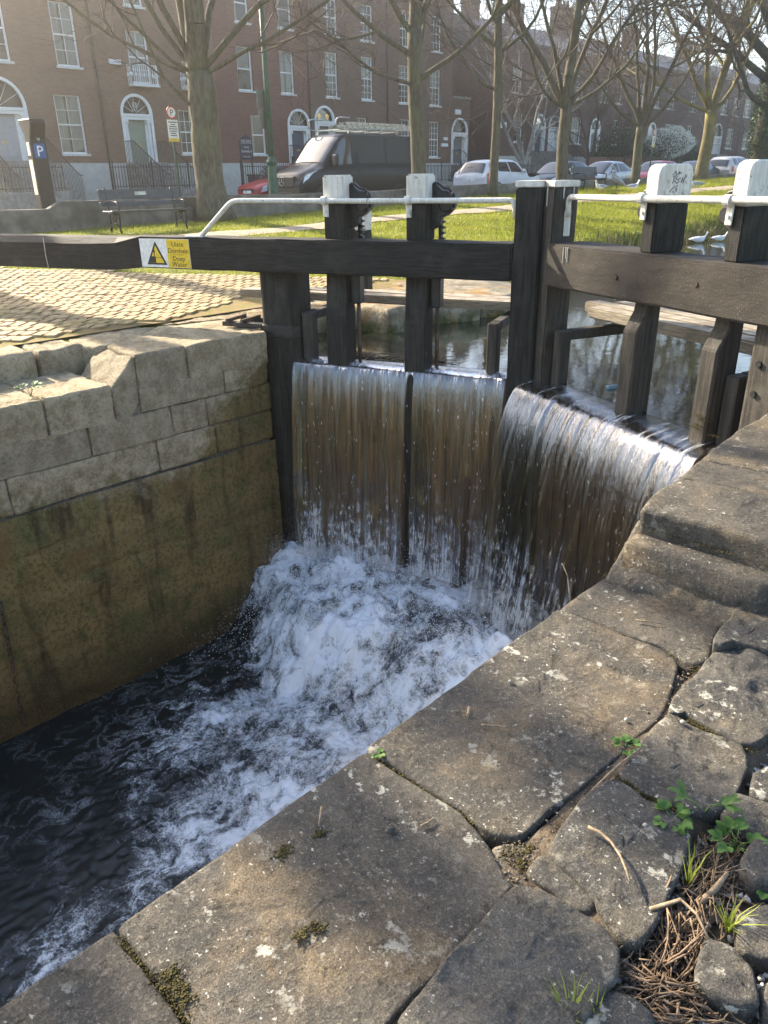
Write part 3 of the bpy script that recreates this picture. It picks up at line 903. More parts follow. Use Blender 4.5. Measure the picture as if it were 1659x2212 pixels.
# --- right gate
g2 = thing('lock_gate', 'sunlit right leaf of the lock gate with weathered beam and broad white capped posts', 'lock gate', G2(2.35, -.15, -2.0), 0, 'mitre gates holding back the canal')
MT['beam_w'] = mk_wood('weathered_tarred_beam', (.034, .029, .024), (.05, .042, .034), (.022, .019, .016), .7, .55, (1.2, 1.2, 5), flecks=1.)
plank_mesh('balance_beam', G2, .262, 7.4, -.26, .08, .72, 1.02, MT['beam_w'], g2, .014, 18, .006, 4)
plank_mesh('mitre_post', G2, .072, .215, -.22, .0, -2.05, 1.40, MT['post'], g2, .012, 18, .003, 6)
plank_mesh('post_cap', G2, .070, .22, -.225, .005, 1.402, 1.447, MT['white'], g2, .006, 1)
for (d0, d1, l0, l1, zt) in ((1.145, 1.255, 1.10, 1.235, 1.54), (1.825, 1.93, 1.79, 1.915, 1.55)):
    plank_mesh('paddle_post', G2, d0, d1, -.27, 0, 1.02, 1.315, MT['beam'], g2, .008, 3, .002)
    f = lambda u, v, w: G2(w, u, v)
    w2 = .273
    cap = [(-w2, 1.316), (.003, 1.316), (.003, zt - .05), (-.012, zt - .015), (-.05, zt), (-w2 + .05, zt), (-w2 + .012, zt - .015), (-w2, zt - .05)]
    MB().prism(cap, f, d0 - .002, d1 + .002).build('post_cap', MT['white'], g2, .008, org=g2.location)
    pr = [(-.17, -.12), (.02, -.12), (.02, .52), (-.05, .64), (-.06, .72), (-.17, .72)]
    MB().prism(pr, f, l0, l1).build('lower_post', MT['post'], g2, .01, org=g2.location)
    rack_gear(G2, g2, d0, -1, -.16, 1.27)
    rail_clamp(G2, d0 + .02, .04, 1.345, g2, MT['white'])
    for q in (-.06, -.21):
        v = [G2(d1 + w, q + .016 * math.cos(2 * math.pi * k / 10), 1.38 + .016 * math.sin(2 * math.pi * k / 10)) for w in (0, .012) for k in range(10)]
        MB().add(v, [tuple(range(10)), tuple(range(19, 9, -1))] + [(k, (k + 1) % 10, 10 + (k + 1) % 10, 10 + k) for k in range(10)]).build('bolt', MT['white'], g2, org=g2.location)
o = .04
pts = [Vector(G2(.235, -.12, 1.2)), Vector(G2(.237, -.115, 1.25))] + arc(G2(.24, -.11, 1.28), G2(.24, -.105, 1.33), G2(.3, -.09, 1.335)) + [Vector(G2(.8, -.02, 1.338)), Vector(G2(1.12, o, 1.342)), Vector(G2(2.0, o, 1.35)), Vector(G2(3.4, o, 1.355))]
MB().tube(pts, .021, 10).build('handrail', MT['white'], g2, org=g2.location, smooth=True)
MB().box(.2165, .232, -.15, -.095, 1.06, 1.24, G2).build('rail_bracket', MT['white'], g2, .004, org=g2.location)
for (d, z) in ((1.05, .86), (1.74, .89)):
    bolt(G2, d, .077, z, g2, .016, MT['beam_w'])
hp = [(2.1, -.3), (2.1, -.05), (2.14, .0), (2.36, 0), (2.42, -.06), (2.42, -.3)]
MB().prism(hp, lambda u, v, w: G2(u, v, w), -2.05, .715).build('heel_post', MT['post'], g2, .01, org=g2.location)
for z in (.5, .33):
    bolt(G2, 2.2, .0, z, g2, .02)
k = 0
d = .22
while d < 2.05:
    w = .185 + .02 * math.sin(k * 2.9 + 1)
    plank_mesh('gate_board', G2, d + .004, min(2.08, d + w), -.14, -.045 + .008 * math.sin(k * 1.3), -2.05, -.10, MT['board'], g2, .006, 4, .003, k)
    d += w
    k += 1
for (a, b, zt) in ((.25, .335, .37), (1.935, 2.03, .38)):
    MB().box(a, b, -.17, -.06, -.1, zt, G2).build('bracket_upright', MT['post'], g2, .01, org=g2.location)
    MB().box(a, b - .005, -.8, -.172, zt - .075, zt + .004, G2).build('bracket_arm', MT['post'], g2, .01, org=g2.location)
plank_mesh('footboard', G2, .12, 3.4, -.62, -.47, .415, .50, MT['plank'], g2, .012, 8, .004, 41)
plank_mesh('footboard', G2, -.12, 3.4, -.80, -.635, .415, .503, MT['plank'], g2, .012, 8, .004, 42)
plank_mesh('footboard', G2, .02, 3.4, -.99, -.82, .415, .50, MT['plank'], g2, .012, 8, .004, 43)

# iron anchor straps on the left quay
an = wthing('anchor_strap', 'black iron anchor strap holding the left gate heel post to the quay', 'strap', G1(2.75, -.1, .2))
MB().box(2.5, 2.95, -.06, .0, .2, .245, G1).build('strap', MT['iron'], an, .004)
MB().box(2.5, 2.9, -.28, -.24, .205, .25, G1).build('strap', MT['iron'], an, .004)
for d in (2.7, 2.86):
    MB().box(d, d + .03, -.3, .03, .245, .275, G1).build('wedge', MT['rust'], an, .004)

# --- warning sign on the beam
sg = wthing('warning_sign', 'yellow and white deep water warning sign on the left balance beam', 'sign', G1(3.44, .1, .73))
MT['sgw'] = simple('sign_white', (.72, .72, .68), .5, .4, var=.12, scale=30)
MT['sgy'] = simple('sign_yellow', (.72, .5, .03), .5, .4, var=.1, scale=20)
MB().box(3.155, 3.715, .102, .107, .732, .985, G1).build('plate', MT['sgw'], sg)
MB().box(3.157, 3.405, .1075, .109, .735, .983, G1).build('yellow_panel', MT['sgy'], sg)
gs = lambda u, v, w: G1(3.71 - u, .1075 + w, .735 + v)
MB().prism([(.06, .02), (.29, .02), (.175, .228)], gs, 0, .0012).build('triangle_border', MT['black'], sg)
MB().prism([(.09, .036), (.26, .036), (.175, .19)], gs, .0014, .0022).build('triangle_panel', MT['sgy'], sg)
MB().prism([(.088, .037), (.168, .037), (.168, .095), (.128, .095), (.122, .098)], gs, .0024, .003).build('quay_symbol', MT['black'], sg)
mb = MB()
mb.prism([(.148, .098), (.158, .098), (.16, .125), (.164, .13), (.164, .152), (.146, .152), (.146, .13), (.15, .125)], gs, .0024, .003)
mb.prism([(.155 + .008 * math.cos(a), .163 + .008 * math.sin(a)) for a in [2 * math.pi * k / 10 for k in range(10)]], gs, .0024, .003)
mb.build('figure_symbol', MT['black'], sg)
mb = MB()
for k in range(4):
    u = .172 + k * .019
    mb.prism([(u, .082), (u + .005, .078), (u + .013, .078), (u + .019, .082), (u + .019, .087), (u + .013, .083), (u + .005, .083), (u, .087)], gs, .0024, .003)
mb.build('wave_symbol', MT['black'], sg)
for txt, v in (('Uisce', .185), ('Domhain', .128), ('Deep', .06), ('Water', .008)):
    text_on(txt, .062, gs(.429, v, .002), -D1 * -1, (0, 0, 1), MT['black'], sg)
MB().prism([(.37, .112), (.49, .112), (.49, .115), (.37, .115)], gs, .0016, .0024).build('rule', MT['black'], sg)

# graffiti and paint runs
GD = 1.2585
def gpt(x, y):
    return G2(GD, -(x - 962) / 208 * .27, 1.54 - (y - 80) / 270 * .224)
for ln in ([(1037, 160), (1055, 130), (1060, 158), (1080, 135), (1078, 152), (1092, 140)], [(1042, 215), (1048, 180), (1062, 176), (1068, 188), (1052, 198), (1070, 216)], [(1092, 178), (1076, 188), (1082, 202), (1070, 215)], [(1098, 212), (1104, 172)], [(1094, 200), (1112, 190)], [(1108, 218), (1116, 170)], [(1030, 275), (1048, 246), (1076, 228)], [(1040, 172), (1052, 164), (1066, 166)]):
    MB().tube([gpt(*p) for p in ln], .0022, 5).build('graffiti_stroke', MT['black'], g2, org=g2.location)
for (d, o, z0, z1) in ((.13, .003, 1.27, 1.4), (.2175, -.08, 1.32, 1.4), (.2175, -.17, 1.35, 1.4)):
    MB().tube([G2(d, o, z1), G2(d, o + .001, (z0 + z1) / 2), G2(d, o, z0)], [.006, .004, .003], 5).build('paint_run', MT['white'], g2, org=g2.location)
for d, z in ((.47, .9), (.5, .93), (.52, .91)):
    MB().tube([G2(d, .082, 1.01), G2(d, .082, z)], [.003, .0018], 5).build('paint_run', MT['white'], g2, org=g2.location)
# ------------------------------------------------------------------ water
up = [G1(2.6, -.13, -.045), G1(0, -.13, -.045), G2(2.6, -.13, -.045), (3, 4.6, -.045), (3, 140, -.045), (-14, 140, -.045), (-14, 8, -.045), (-6.4, 4.8, -.045)]
me = bpy.data.meshes.new('canal_water')
me.from_pydata([Vector(p) for p in up], [], [tuple(range(len(up)))])
bm = bmesh.new()
bm.from_mesh(me)
bmesh.ops.triangulate(bm, faces=bm.faces)
bmesh.ops.recalc_face_normals(bm, faces=bm.faces)
bm.to_mesh(me)
bm.free()
tag(link('canal_water', me, MT['water']), kind='structure')

# lower chamber: dark water breaking into foam below the gates
nx, ny = 250, 400
ux = np.linspace(XL - .02, XR + .02, nx)
uy = -3.2 + (5.4 + 3.2) * np.linspace(0, 1, ny) ** .8
LX, LY = np.meshgrid(ux, uy, indexing='ij')
def foam_density(x, y):
    xc = np.interp(y, [-3, 0, .8, 1.34, 2.06, 2.45, 2.8, 3.4, 3.8, 4.1], [-3.95, -4.15, -4.35, -4.4, -4.75, -4.95, -5.3, -5.5, -5.75, -6.3])
    w = .35 * fbm(np.stack([x.ravel() * 1.3, y.ravel() * 1.3, x.ravel() * 0], 1), 3, 5).reshape(x.shape)
    d = sstep(-.55, .85, x - xc + w)
    return np.clip(d * (.44 + .56 * sstep(.6, 2.8, y)), 0, 1)
FD = foam_density(LX, LY)
front = 4.0 - .3 * np.exp(-((LX + 4.6) / .8) ** 2) + .12 * fbm(np.stack([LX.ravel() * 2.2, LX.ravel() * 0, LX.ravel() * 0], 1), 3, 8).reshape(LX.shape)
rise = sstep(-.42, .16, LY - front)
P3 = np.stack([LX.ravel(), LY.ravel(), LX.ravel() * 0], 1)
t1 = fbm(P3 * 2.2, 4, 11).reshape(LX.shape)
t2 = fbm(P3 * 7, 4, 12).reshape(LX.shape)
t3 = np.abs(fbm(P3 * 15, 3, 13)).reshape(LX.shape)
amp = .008 + .06 * FD * sstep(1., 3.6, LY)
LZ = -2.69 + rise * .56 + amp * (t1 * .9 + t2 * .8) + (.004 + .06 * FD) * (.5 - t3) + .06 * rise * t2
LZ = LZ + .22 * np.exp(-((LY - 4.45) / .3) ** 2) * (.4 + .8 * np.abs(t1)) * rise
lwm = npmesh('lock_water', np.stack([LX, LY, LZ], -1).reshape(-1, 3), grid_quads(nx, ny), None, True)
at = lwm.attributes.new('foam', 'FLOAT', 'POINT')
at.data.foreach_set('value', np.clip(FD + .1 * rise * sstep(.2, .8, FD), 0, 1).astype(np.float32).ravel())
m = Mat('foaming_water', .08, .5)
fo = m.attr('foam')
wp = m.n('VectorMath', {0: m.pos, 1: m.n('VectorMath', {0: m.n('TexNoise', {'Vector': m.pos, 'Scale': 3.5, 'Detail': 3.}).outputs['Color'], 1: (.35, .35, .35)}, operation='MULTIPLY').outputs[0]}, operation='ADD').outputs[0]
st_ = m.map(wp, scale=(1.25, .75, 1.), rot=(0, 0, .5))
nz = m.noise(5.5, 10, .74, st_, .5)
rd = m.math('SUBTRACT', 1., m.math('MULTIPLY', m.math('ABSOLUTE', m.math('SUBTRACT', m.noise(4.2, 6, .6, st_, .6), .5)), 6.), True)
rd2 = m.math('SUBTRACT', 1., m.math('MULTIPLY', m.math('ABSOLUTE', m.math('SUBTRACT', m.noise(12, 5, .6, wp, .4), .5)), 4.), True)
nf = m.noise(70, 5, .8)
big = m.noise(1.7, 4, .55)
lace = m.math('ADD', m.math('MULTIPLY', rd, .13), m.math('ADD', m.math('MULTIPLY', rd2, .09), m.math('ADD', m.math('MULTIPLY', nz, .7), m.math('ADD', m.math('MULTIPLY', nf, .46), m.math('MULTIPLY', big, .75)))))
th = m.rng(fo, 0, 1, 1.42, .94, False)
fm = m.rng(m.math('SUBTRACT', lace, th), -.05, .25)
web = m.math('MULTIPLY', m.math('MULTIPLY', m.math('POWER', rd, 7.), m.rng(big, .42, .6)), m.rng(nf, .35, .6, .02, .5))
fm = m.math('ADD', fm, m.math('MULTIPLY', web, m.rng(fo, .0, .25, .3, .9)), True)
col = m.mix(fm, (.012, .017, .018), (.82, .85, .88))
m.col(col)
m.set('Roughness', m.math('ADD', m.math('MULTIPLY', fm, .5), .06))
hb = m.math('ADD', m.math('MULTIPLY', fm, .4), m.math('MULTIPLY', nz, .6))
m.normal(m.bump(nf, .35, .008, m.bump(hb, .35, .02)))
tag(link('lock_water', lwm, m.m), kind='structure')

# water falling over each gate leaf
def mk_fall(name, spark, body, whiteness, tint):
    m = Mat(name, .12, .6)
    s, t = m.attr('fs'), m.attr('ft')
    v = m.n('CombineXYZ', {0: m.math('MULTIPLY', s, 1.), 1: m.math('MULTIPLY', t, .045), 2: 0.}).outputs[0]
    v2 = m.n('CombineXYZ', {0: m.math('ADD', m.math('MULTIPLY', s, 1.), m.math('MULTIPLY', m.noise(6, 2), .012)), 1: m.math('MULTIPLY', t, .12), 2: 0.}).outputs[0]
    a = m.noise(15, 6, .66, v)
    b = m.noise(75, 4, .65, v2)
    brk = m.noise(14, 4, .7)
    st = m.math('ADD', m.math('MULTIPLY', a, .55), m.math('MULTIPLY', b, .45))
    st = m.math('ADD', st, m.math('MULTIPLY', m.math('SUBTRACT', brk, .5), m.rng(t, .3, 1.7, .04, .3)))
    top = m.rng(t, .1, .8, body[3], 0.)
    low = m.math('MULTIPLY', m.rng(t, 1.0, 2.0, 0, .24), m.noise(3.5, 4, .6))
    white = m.rng(m.math('ADD', st, m.math('ADD', low, m.math('MULTIPLY', top, .15))), .57, .72)
    film = m.math('ADD', m.rng(st, .3, .7, body[0], body[1]), m.math('ADD', top, low), True)
    m.col((.78, .8, .82))
    m.set('Roughness', .15)
    tr = m.n('BsdfTransparent', {'Color': (*tint, 1)})
    gl = m.n('BsdfGlossy', {'Color': (.95, .97, 1, 1), 'Roughness': .07})
    hb = m.math('ADD', a, m.math('MULTIPLY', b, .5))
    nr = m.bump(m.math('ADD', hb, m.math('MULTIPLY', brk, .2)), .6, .012)
    if spark:
        v3 = m.n('CombineXYZ', {0: s, 1: m.math('MULTIPLY', t, .3), 2: 0.}).outputs[0]
        nr = m.bump(m.noise(85, 3, .6, v3), spark, .012, nr)
    m.normal(nr)
    m.put(gl.inputs['Normal'], nr)
    fr = m.n('Fresnel', {'IOR': 1.33, 'Normal': nr})
    s1 = m.n('MixShader', {0: m.math('ADD', m.math('MULTIPLY', fr.outputs[0], 1.2), m.math('ADD', m.math('MULTIPLY', film, body[2]), .0), True), 1: tr.outputs[0], 2: gl.outputs[0]})
    s2 = m.n('MixShader', {0: m.math('MULTIPLY', white, whiteness), 1: s1.outputs[0], 2: m.b.outputs[0]})
    gap = m.attr('gap')
    edge = m.rng(m.math('ADD', gap, m.math('MULTIPLY', m.math('SUBTRACT', a, .5), .35)), .42, .56)
    t2 = m.n('BsdfTransparent', {'Color': (1, 1, 1, 1)})
    s3 = m.n('MixShader', {0: edge, 1: s2.outputs[0], 2: t2.outputs[0]})
    m.t.links.new(s3.outputs[0], m.t.nodes['Material Output'].inputs[0])
    return m.m

def fall(G, d0, d1, nd, nt, reach, mat, gaps, seed, bulge, z_end=-1.98):
    dd = np.linspace(d0, d1, nd)
    t = np.linspace(0, 1, nt)
    prof = []
    for q in t:
        if q < .1:                                   # the lip
            k = q / .1
            prof.append((-.14 + (.14 + bulge) * k, -.046 - .03 * k ** 3))
        else:
            h = ((q - .1) / .9) ** 1.25 * (-z_end - .076)
            prof.append((bulge + reach * math.sqrt(h / 1.9), -.076 - h))
    prof = np.array(prof)
    ln = np.concatenate([[0], np.cumsum(np.linalg.norm(np.diff(prof, axis=0), axis=1))])
    Dm, Tm = np.meshgrid(dd, ln, indexing='ij')
    rid = fbm(np.stack([Dm.ravel() * 16, Tm.ravel() * .8, Dm.ravel() * 0 + seed], 1), 3, seed).reshape(Dm.shape)
    rid2 = fbm(np.stack([Dm.ravel() * 9, Tm.ravel() * 5, Dm.ravel() * 0 + seed], 1), 3, seed + 3).reshape(Dm.shape)
    k = sstep(.1, .5, Tm)
    off = prof[None, :, 0] + (.009 + .016 * k) * rid + .02 * sstep(.8, 1.8, Tm) * rid2
    ex, ey = (D1, N1) if G is G1 else (D2, N2)
    sg_ = -1 if G is G1 else 1
    X = MIT.x + sg_ * ex.x * Dm + ey.x * off
    Y = MIT.y + sg_ * ex.y * Dm + ey.y * off
    Zz = np.broadcast_to(prof[None, :, 1], Dm.shape) + .008 * rid * sstep(.05, .2, Tm) + .004 * rid2 * sstep(.03, .12, Tm)
    gap = np.zeros_like(Dm)
    for (c, w, t0, t1) in gaps:
        ww = w * (1 + .3 * fbm(np.stack([Dm.ravel() * 0, Tm.ravel() * 2, Dm.ravel() * 0 + c], 1), 2, 3).reshape(Dm.shape))
        gap = np.maximum(gap, np.clip(1 - np.abs(Dm - c) / (2 * ww), 0, 1) * sstep(t0 - .05, t0 + .05, Tm) * sstep(t1 + .1, t1 - .1, Tm))
    me = npmesh('falling_water', np.stack([X, Y, Zz], -1).reshape(-1, 3), grid_quads(nd, nt), None, True)
    for nm, arr in (('fs', Dm), ('ft', Tm), ('gap', gap)):
        a_ = me.attributes.new(nm, 'FLOAT', 'POINT')
        a_.data.foreach_set('value', np.ascontiguousarray(arr, np.float32).ravel())
    return tag(link('falling_water', me, mat), kind='structure')
fall(G1, .16, 2.17, 420, 70, .2, mk_fall('water_sheet', .35, (.04, .3, .4, .22), .6, (.92, .85, .8)), [(1.0, .035, .2, 3), (.42, .03, 1.05, 3), (.24, .02, .5, 3)], 3, .03)
fall(G2, .1, 2.02, 420, 90, .46, mk_fall('sunlit_water_sheet', .3, (.0, .25, .45, .5), .5, (.86, .82, .74)), [], 9, .12)

# spray thrown up where the sheets land
rg = np.random.default_rng(5)
def droplets(C, rad):
    oct_v = np.array([(1, 0, 0), (-1, 0, 0), (0, 1, 0), (0, -1, 0), (0, 0, 1), (0, 0, -1)], float)
    oct_f = np.array([(0, 2, 4), (2, 1, 4), (1, 3, 4), (3, 0, 4), (2, 0, 5), (1, 2, 5), (3, 1, 5), (0, 3, 5)])
    n = len(C)
    V = C[:, None] + oct_v[None] * (rad[:, None, None] * rg.uniform(.7, 1.5, (n, 6, 1)))
    F = oct_f[None] + (np.arange(n) * 6)[:, None, None]
    return V.reshape(-1, 3), F.reshape(-1, 3)
N = 9000
sx = rg.uniform(XL + .12, XR - .1, N)
gy = np.where(sx < MIT.x, MIT.y - (MIT.x - sx) * SG / CG, MIT.y - (sx - MIT.x) * SG / CG)
sy = gy - .3 - np.abs(rg.normal(0, .55, N))
base = np.interp(sy, [3.3, 3.7, 4.15], [-2.66, -2.5, -2.08])
szz = base + np.abs(rg.normal(0, .13, N)) + .02
far = rg.random(N) < .03
szz = np.where(far, szz + rg.uniform(0, .3, N), szz)
NM = 26000
mx = rg.uniform(XL + .1, XR - .1, NM)
my = np.where(mx < MIT.x, MIT.y - (MIT.x - mx) * SG / CG, MIT.y - (mx - MIT.x) * SG / CG) - .22 - np.abs(rg.normal(0, .28, NM))
mz = np.interp(my, [3.3, 3.7, 4.15], [-2.66, -2.5, -2.08]) + np.abs(rg.normal(0, .16, NM))
V, F = droplets(np.vstack([np.stack([sx, sy, szz], 1), np.stack([mx, my, mz], 1)]), np.concatenate([rg.uniform(.002, .005, N), rg.uniform(.0012, .0028, NM)]))
m = Mat('spray', .3, .5)
m.col((.86, .89, .93))
MT['spray'] = m.m
tag(link('spray', npmesh('spray', V, None, F, True), MT['spray']), 'white spray and droplets above the foaming water', 'spray', kind='stuff')
# beads running down the sunlit and the shaded sheets
N = 360
q = rg.random(N)
d = rg.choice(rg.uniform(.15, 2.1, 60), N) + rg.normal(0, .012, N)
h = rg.random(N) ** .8 * 1.75
P1 = np.array([G1(a, .045 + .2 * math.sqrt(b / 1.9) + .02, -.1 - b) for a, b in zip(d[:N // 2], h[:N // 2])])
P2 = np.array([G2(a, .075 + .34 * math.sqrt(b / 1.9) + .02, -.1 - b) for a, b in zip(np.clip(d[N // 2:], .12, 2.0), h[N // 2:])])
V, F = droplets(np.vstack([P1, P2]) + rg.normal(0, .01, (N, 3)), rg.uniform(.0012, .003, N))
V = V.reshape(-1, 6, 3)
c = V.mean(1, keepdims=True)
V = ((V - c) * np.array([1, 1, 6.]) + c).reshape(-1, 3)
tag(link('water_beads', npmesh('water_beads', V, None, F, True), MT['spray']), 'beads of water streaking down the falling sheets', 'droplets', kind='stuff')

# stone sill the gates close against
sl = thing('gate_sill', 'submerged stone sill under the lock gates', 'sill', (-3.49, 4.6, -3))
MB().box(-5.7, -1.27, 4.2, 5.6, -3.0, -2.12).build('sill_stone', MT['wall'], sl, .03, org=sl.location)

# ------------------------------------------------------------------ banks and terrain
def zwall(y):
    return np.interp(y, [-14, 7, 17, 22, 31, 46, 80, 140], [.3, .45, .58, .74, .9, 1.08, 1.3, 1.5])
BK = np.array([(7.9, -5.7), (9.5, -5.9), (12, -6.9), (15, -7.9), (17, -8.05), (19.5, -7.9), (21, -8.3), (40, -9), (140, -9)])
def terr(x, y):
    x, y = np.asarray(x, float), np.asarray(y, float)
    t = sstep(0, 1, (-6.3 - x) / 11.2)
    z = .2 + (zwall(y) - .2) * t
    bx = np.interp(y, BK[:, 0], BK[:, 1])
    drop = sstep(0, 1.1, x - (bx - .8)) * .75
    z = z - np.where(y > 7.6, drop * sstep(7.6, 9, y), 0)
    z = np.where((x > -6.6) & (y < 8.2), -.35, z)
    return z
xs = np.concatenate([np.arange(-17.45, -6.6, .2), [-6.59, -6.3, -6.0, -5.85]])
ysr = np.concatenate([np.arange(-14, 34, .22), np.arange(34, 141, 1.2)])
TX, TY = np.meshgrid(xs, ysr, indexing='ij')
TZ = terr(TX, TY) + .025 * fbm(np.stack([TX.ravel() * .9, TY.ravel() * .9, TX.ravel() * 0], 1), 3, 2).reshape(TX.shape) * (TX < -6.7)
apron_line = lambda x: 4.5 + .69 * (x + 12.1)
inap = (TY < apron_line(TX) + .1) & (TX > -15)
TZ = np.where(inap, TZ - .03, TZ)
tag(link('grass_bank', npmesh('grass_bank', np.stack([TX, TY, TZ], -1).reshape(-1, 3), grid_quads(len(xs), len(ysr)), None, True), MT['grass']), kind='structure')
# gravel path along the bank
py_ = np.arange(-10, 130, .5)
pc = np.interp(py_, [-10, 9.8, 11, 12.2, 14.2, 16.9, 18.6, 30, 130], [-13.6, -13.95, -13.75, -13.8, -14.2, -14.3, -14.05, -14, -14.5])
pts = []
for yy, cx in zip(py_, pc):
    wv = .1 * math.sin(yy * 2.1) + .06 * math.sin(yy * 5.3)
    for k in np.linspace(-1, 1, 5):
        x = cx + k * .48 + wv * (1 if k > 0 else -.6)
        pts.append((x, yy, float(terr(x, yy)) + .035 - .015 * abs(k)))
tag(link('path', npmesh('path', np.array(pts), grid_quads(len(py_), 5), None, True), MT['pathm']), kind='structure')

# setts of the beam-sweep apron
cob = tag(thing('cobbled_apron', None, None, (-9, 3, .2)), kind='structure')
bed_p = [(-6.9, -4), (-6.9, 3.0), (-6.7, 5.1), (-7.1, 7.6), (-15, 2.5), (-15, -4)]
bx_ = np.linspace(-15, -6.85, 60)
by_ = np.linspace(-4, 8.2, 90)
BX, BY = np.meshgrid(bx_, by_, indexing='ij')
ok = BY < apron_line(BX) + .05
BZ = np.where(ok, terr(BX, BY) + .003, terr(BX, BY) - .2)
m = Mat('sett_joint', .95, .1)
m.col(m.mix(m.rng(m.noise(6, 4), .45, .6), (.22, .16, .08), (.18, .15, .05)))
link('joint_bed', npmesh('joint_bed', np.stack([BX, BY, BZ], -1).reshape(-1, 3), grid_quads(60, 90), None, True), m.m, cob, (9, -3, -.2))
m = Mat('sett_stone', .75, .3)
rv = m.rand()
cc = m.mix(m.rng(m.noise(9, 1), .35, .65), (.23, .16, .08), (.44, .32, .165))
cc = m.mix(m.rng(m.noise(1.2, 4), .5, .7, 0, .6), cc, (.36, .27, .1))
m.col(cc)
m.normal(m.bump(m.noise(60, 4), .5, .01))
MT['sett'] = m.m
ar = math.atan2(.6, .8)
ca, sa = math.cos(ar), math.sin(ar)
rg2 = random.Random(3)
sets = []
for i in range(-110, 90):
    for j in range(-60, 60):
        u = i * .118 + (.059 if j % 2 else 0)
        v = j * .212
        # courses bow gently toward the lock
        v2 = v - .018 * (u - 1.5) ** 2
        x, y = -9.5 + ca * u - sa * v2, 4.0 + sa * u + ca * v2
        lim = float(np.interp(y, [2.9, 3.0, 3.6, 3.9, 5.0, 5.15, 5.3, 5.9, 7, 8.4], [-6.97, -6.95, -7.04, -6.86, -7.15, -7.3, -7.55, -7.4, -7.28, -7.1]))
        if x > lim - .05 or x < -14.6 or y < -3.6 or y > apron_line(x) - .03:
            continue
        sets.append((math.hypot(x, y), x, y, ar - .036 * (u - 1.5)))
sets.sort()
def sett_proto(s):
    r_ = random.Random(s)
    a, b, h = .052 + r_.uniform(-.004, .003), .098 + r_.uniform(-.006, .004), .03
    q = .007
    mb = MB()
    j = lambda: r_.uniform(-.005, .005)
    lo = [(-a, -b), (a, -b), (a, b), (-a, b)]
    v = [(x + j(), y + j(), -.05) for x, y in lo] + [(x + j(), y + j(), h - q) for x, y in lo] + [(x * .9 + j(), y * .94 + j(), h + j() * .3) for x, y in lo]
    f = [(8, 9, 10, 11)] + [(k, (k + 1) % 4, 4 + (k + 1) % 4, 4 + k) for k in range(4)] + [(4 + k, 4 + (k + 1) % 4, 8 + (k + 1) % 4, 8 + k) for k in range(4)]
    return v, f
prot = [sett_proto(s) for s in range(6)]
pme = []
for v, f in prot:
    me = bpy.data.meshes.new('sett')
    me.from_pydata(v, [], f)
    me.materials.append(MT['sett'])
    pme.append(me)
AV, AF = [], []
nb = 0
for k, (dst, x, y, a) in enumerate(sets):
    z = float(terr(x, y)) + rg2.uniform(-.004, .004) - .008
    a2 = a + rg2.uniform(-.05, .05)
    q = rg2.randrange(6)
    if k < 300:
        o = bpy.data.objects.new('sett', pme[q])
        COL.objects.link(o)
        o.parent = cob
        o.location = (x + 9, y - 3, z - .2)
        o.rotation_euler = (rg2.uniform(-.03, .03), rg2.uniform(-.03, .03), a2)
    else:
        c_, s_ = math.cos(a2), math.sin(a2)
        v, f = prot[q]
        AV += [(x + 9 + c_ * p[0] - s_ * p[1], y - 3 + s_ * p[0] + c_ * p[1], z - .2 + p[2]) for p in v]
        AF += [tuple(nb + i for i in ff) for ff in f]
        nb += len(v)
me = bpy.data.meshes.new('sett_field')
me.from_pydata(AV, [], AF)
tag(link('sett_field', me, MT['sett'], cob), kind='stuff')

# upstream quay on the left bank
def mk_quay():
    m = Mat('mossy_quay_stone', .9, .2)
    med = m.noise(7, 6, .65)
    c = m.mix(m.rng(med, .35, .65), (.17, .145, .1), (.36, .31, .22))
    c = m.mix(m.rng(m.noise(2.2, 5), .5, .66, 0, .8), c, (.3, .17, .05))
    z = m.xyz()[2]
    g = m.math('MULTIPLY', m.rng(z, .12, -.02), m.rng(m.noise(5, 5, .7), .35, .6))
    c = m.mix(g, c, (.06, .075, .018))
    m.col(c)
    m.normal(m.bump(m.math('ADD', med, m.math('MULTIPLY', m.noise(50, 4), .4)), .8, .03))
    return m.m
MT['quay'] = mk_quay()
qy = thing('quay', 'low mossy stone quay upstream of the left gate', 'quay', (-6.3, 6.3, -.5))
qo = np.array(qy.location)
for i, p in enumerate(([(-7.5, 5.22), (-6.62, 5.2), (-6.25, 5.0), (-6.22, 5.86), (-7.3, 5.86)], [(-7.3, 5.9), (-5.6, 5.9), (-5.66, 6.6), (-7.2, 6.7)], [(-7.2, 6.72), (-5.67, 6.62), (-5.4, 7.2), (-5.6, 7.3), (-7.1, 7.4)], [(-7.1, 7.42), (-5.55, 7.32), (-5.25, 7.5), (-5.4, 8.0), (-5.9, 8.5), (-7.0, 8.4)])):
    link('quay_stone', stone_mesh('quay_stone', p, .2 + .01 * (i % 2), .75, .02, .05, 140 + i, .05, lambda V: V - qo, None, 4, 6, .02, .02), MT['quay'], qy)
MB().box(-7.4, -6.35, 4.55, 8.3, -.6, .12).build('quay_core', MT['mortar'], qy, org=qy.location)

# right bank upstream, out of the way to the right
rbx, rby = np.meshgrid(np.linspace(-1.1, 60, 40), np.concatenate([np.linspace(4.65, 30, 40), np.linspace(33, 140, 30)]), indexing='ij')
rbz = np.where(rbx > .8, .3 + .02 * (rbx - .8), -.3 + .6 * (rbx + 1.1) / 1.9)
tag(link('grass_bank', npmesh('grass_bank_right', np.stack([rbx, rby, rbz], -1).reshape(-1, 3), grid_quads(*rbx.shape), None, True), MT['grass']), kind='structure')

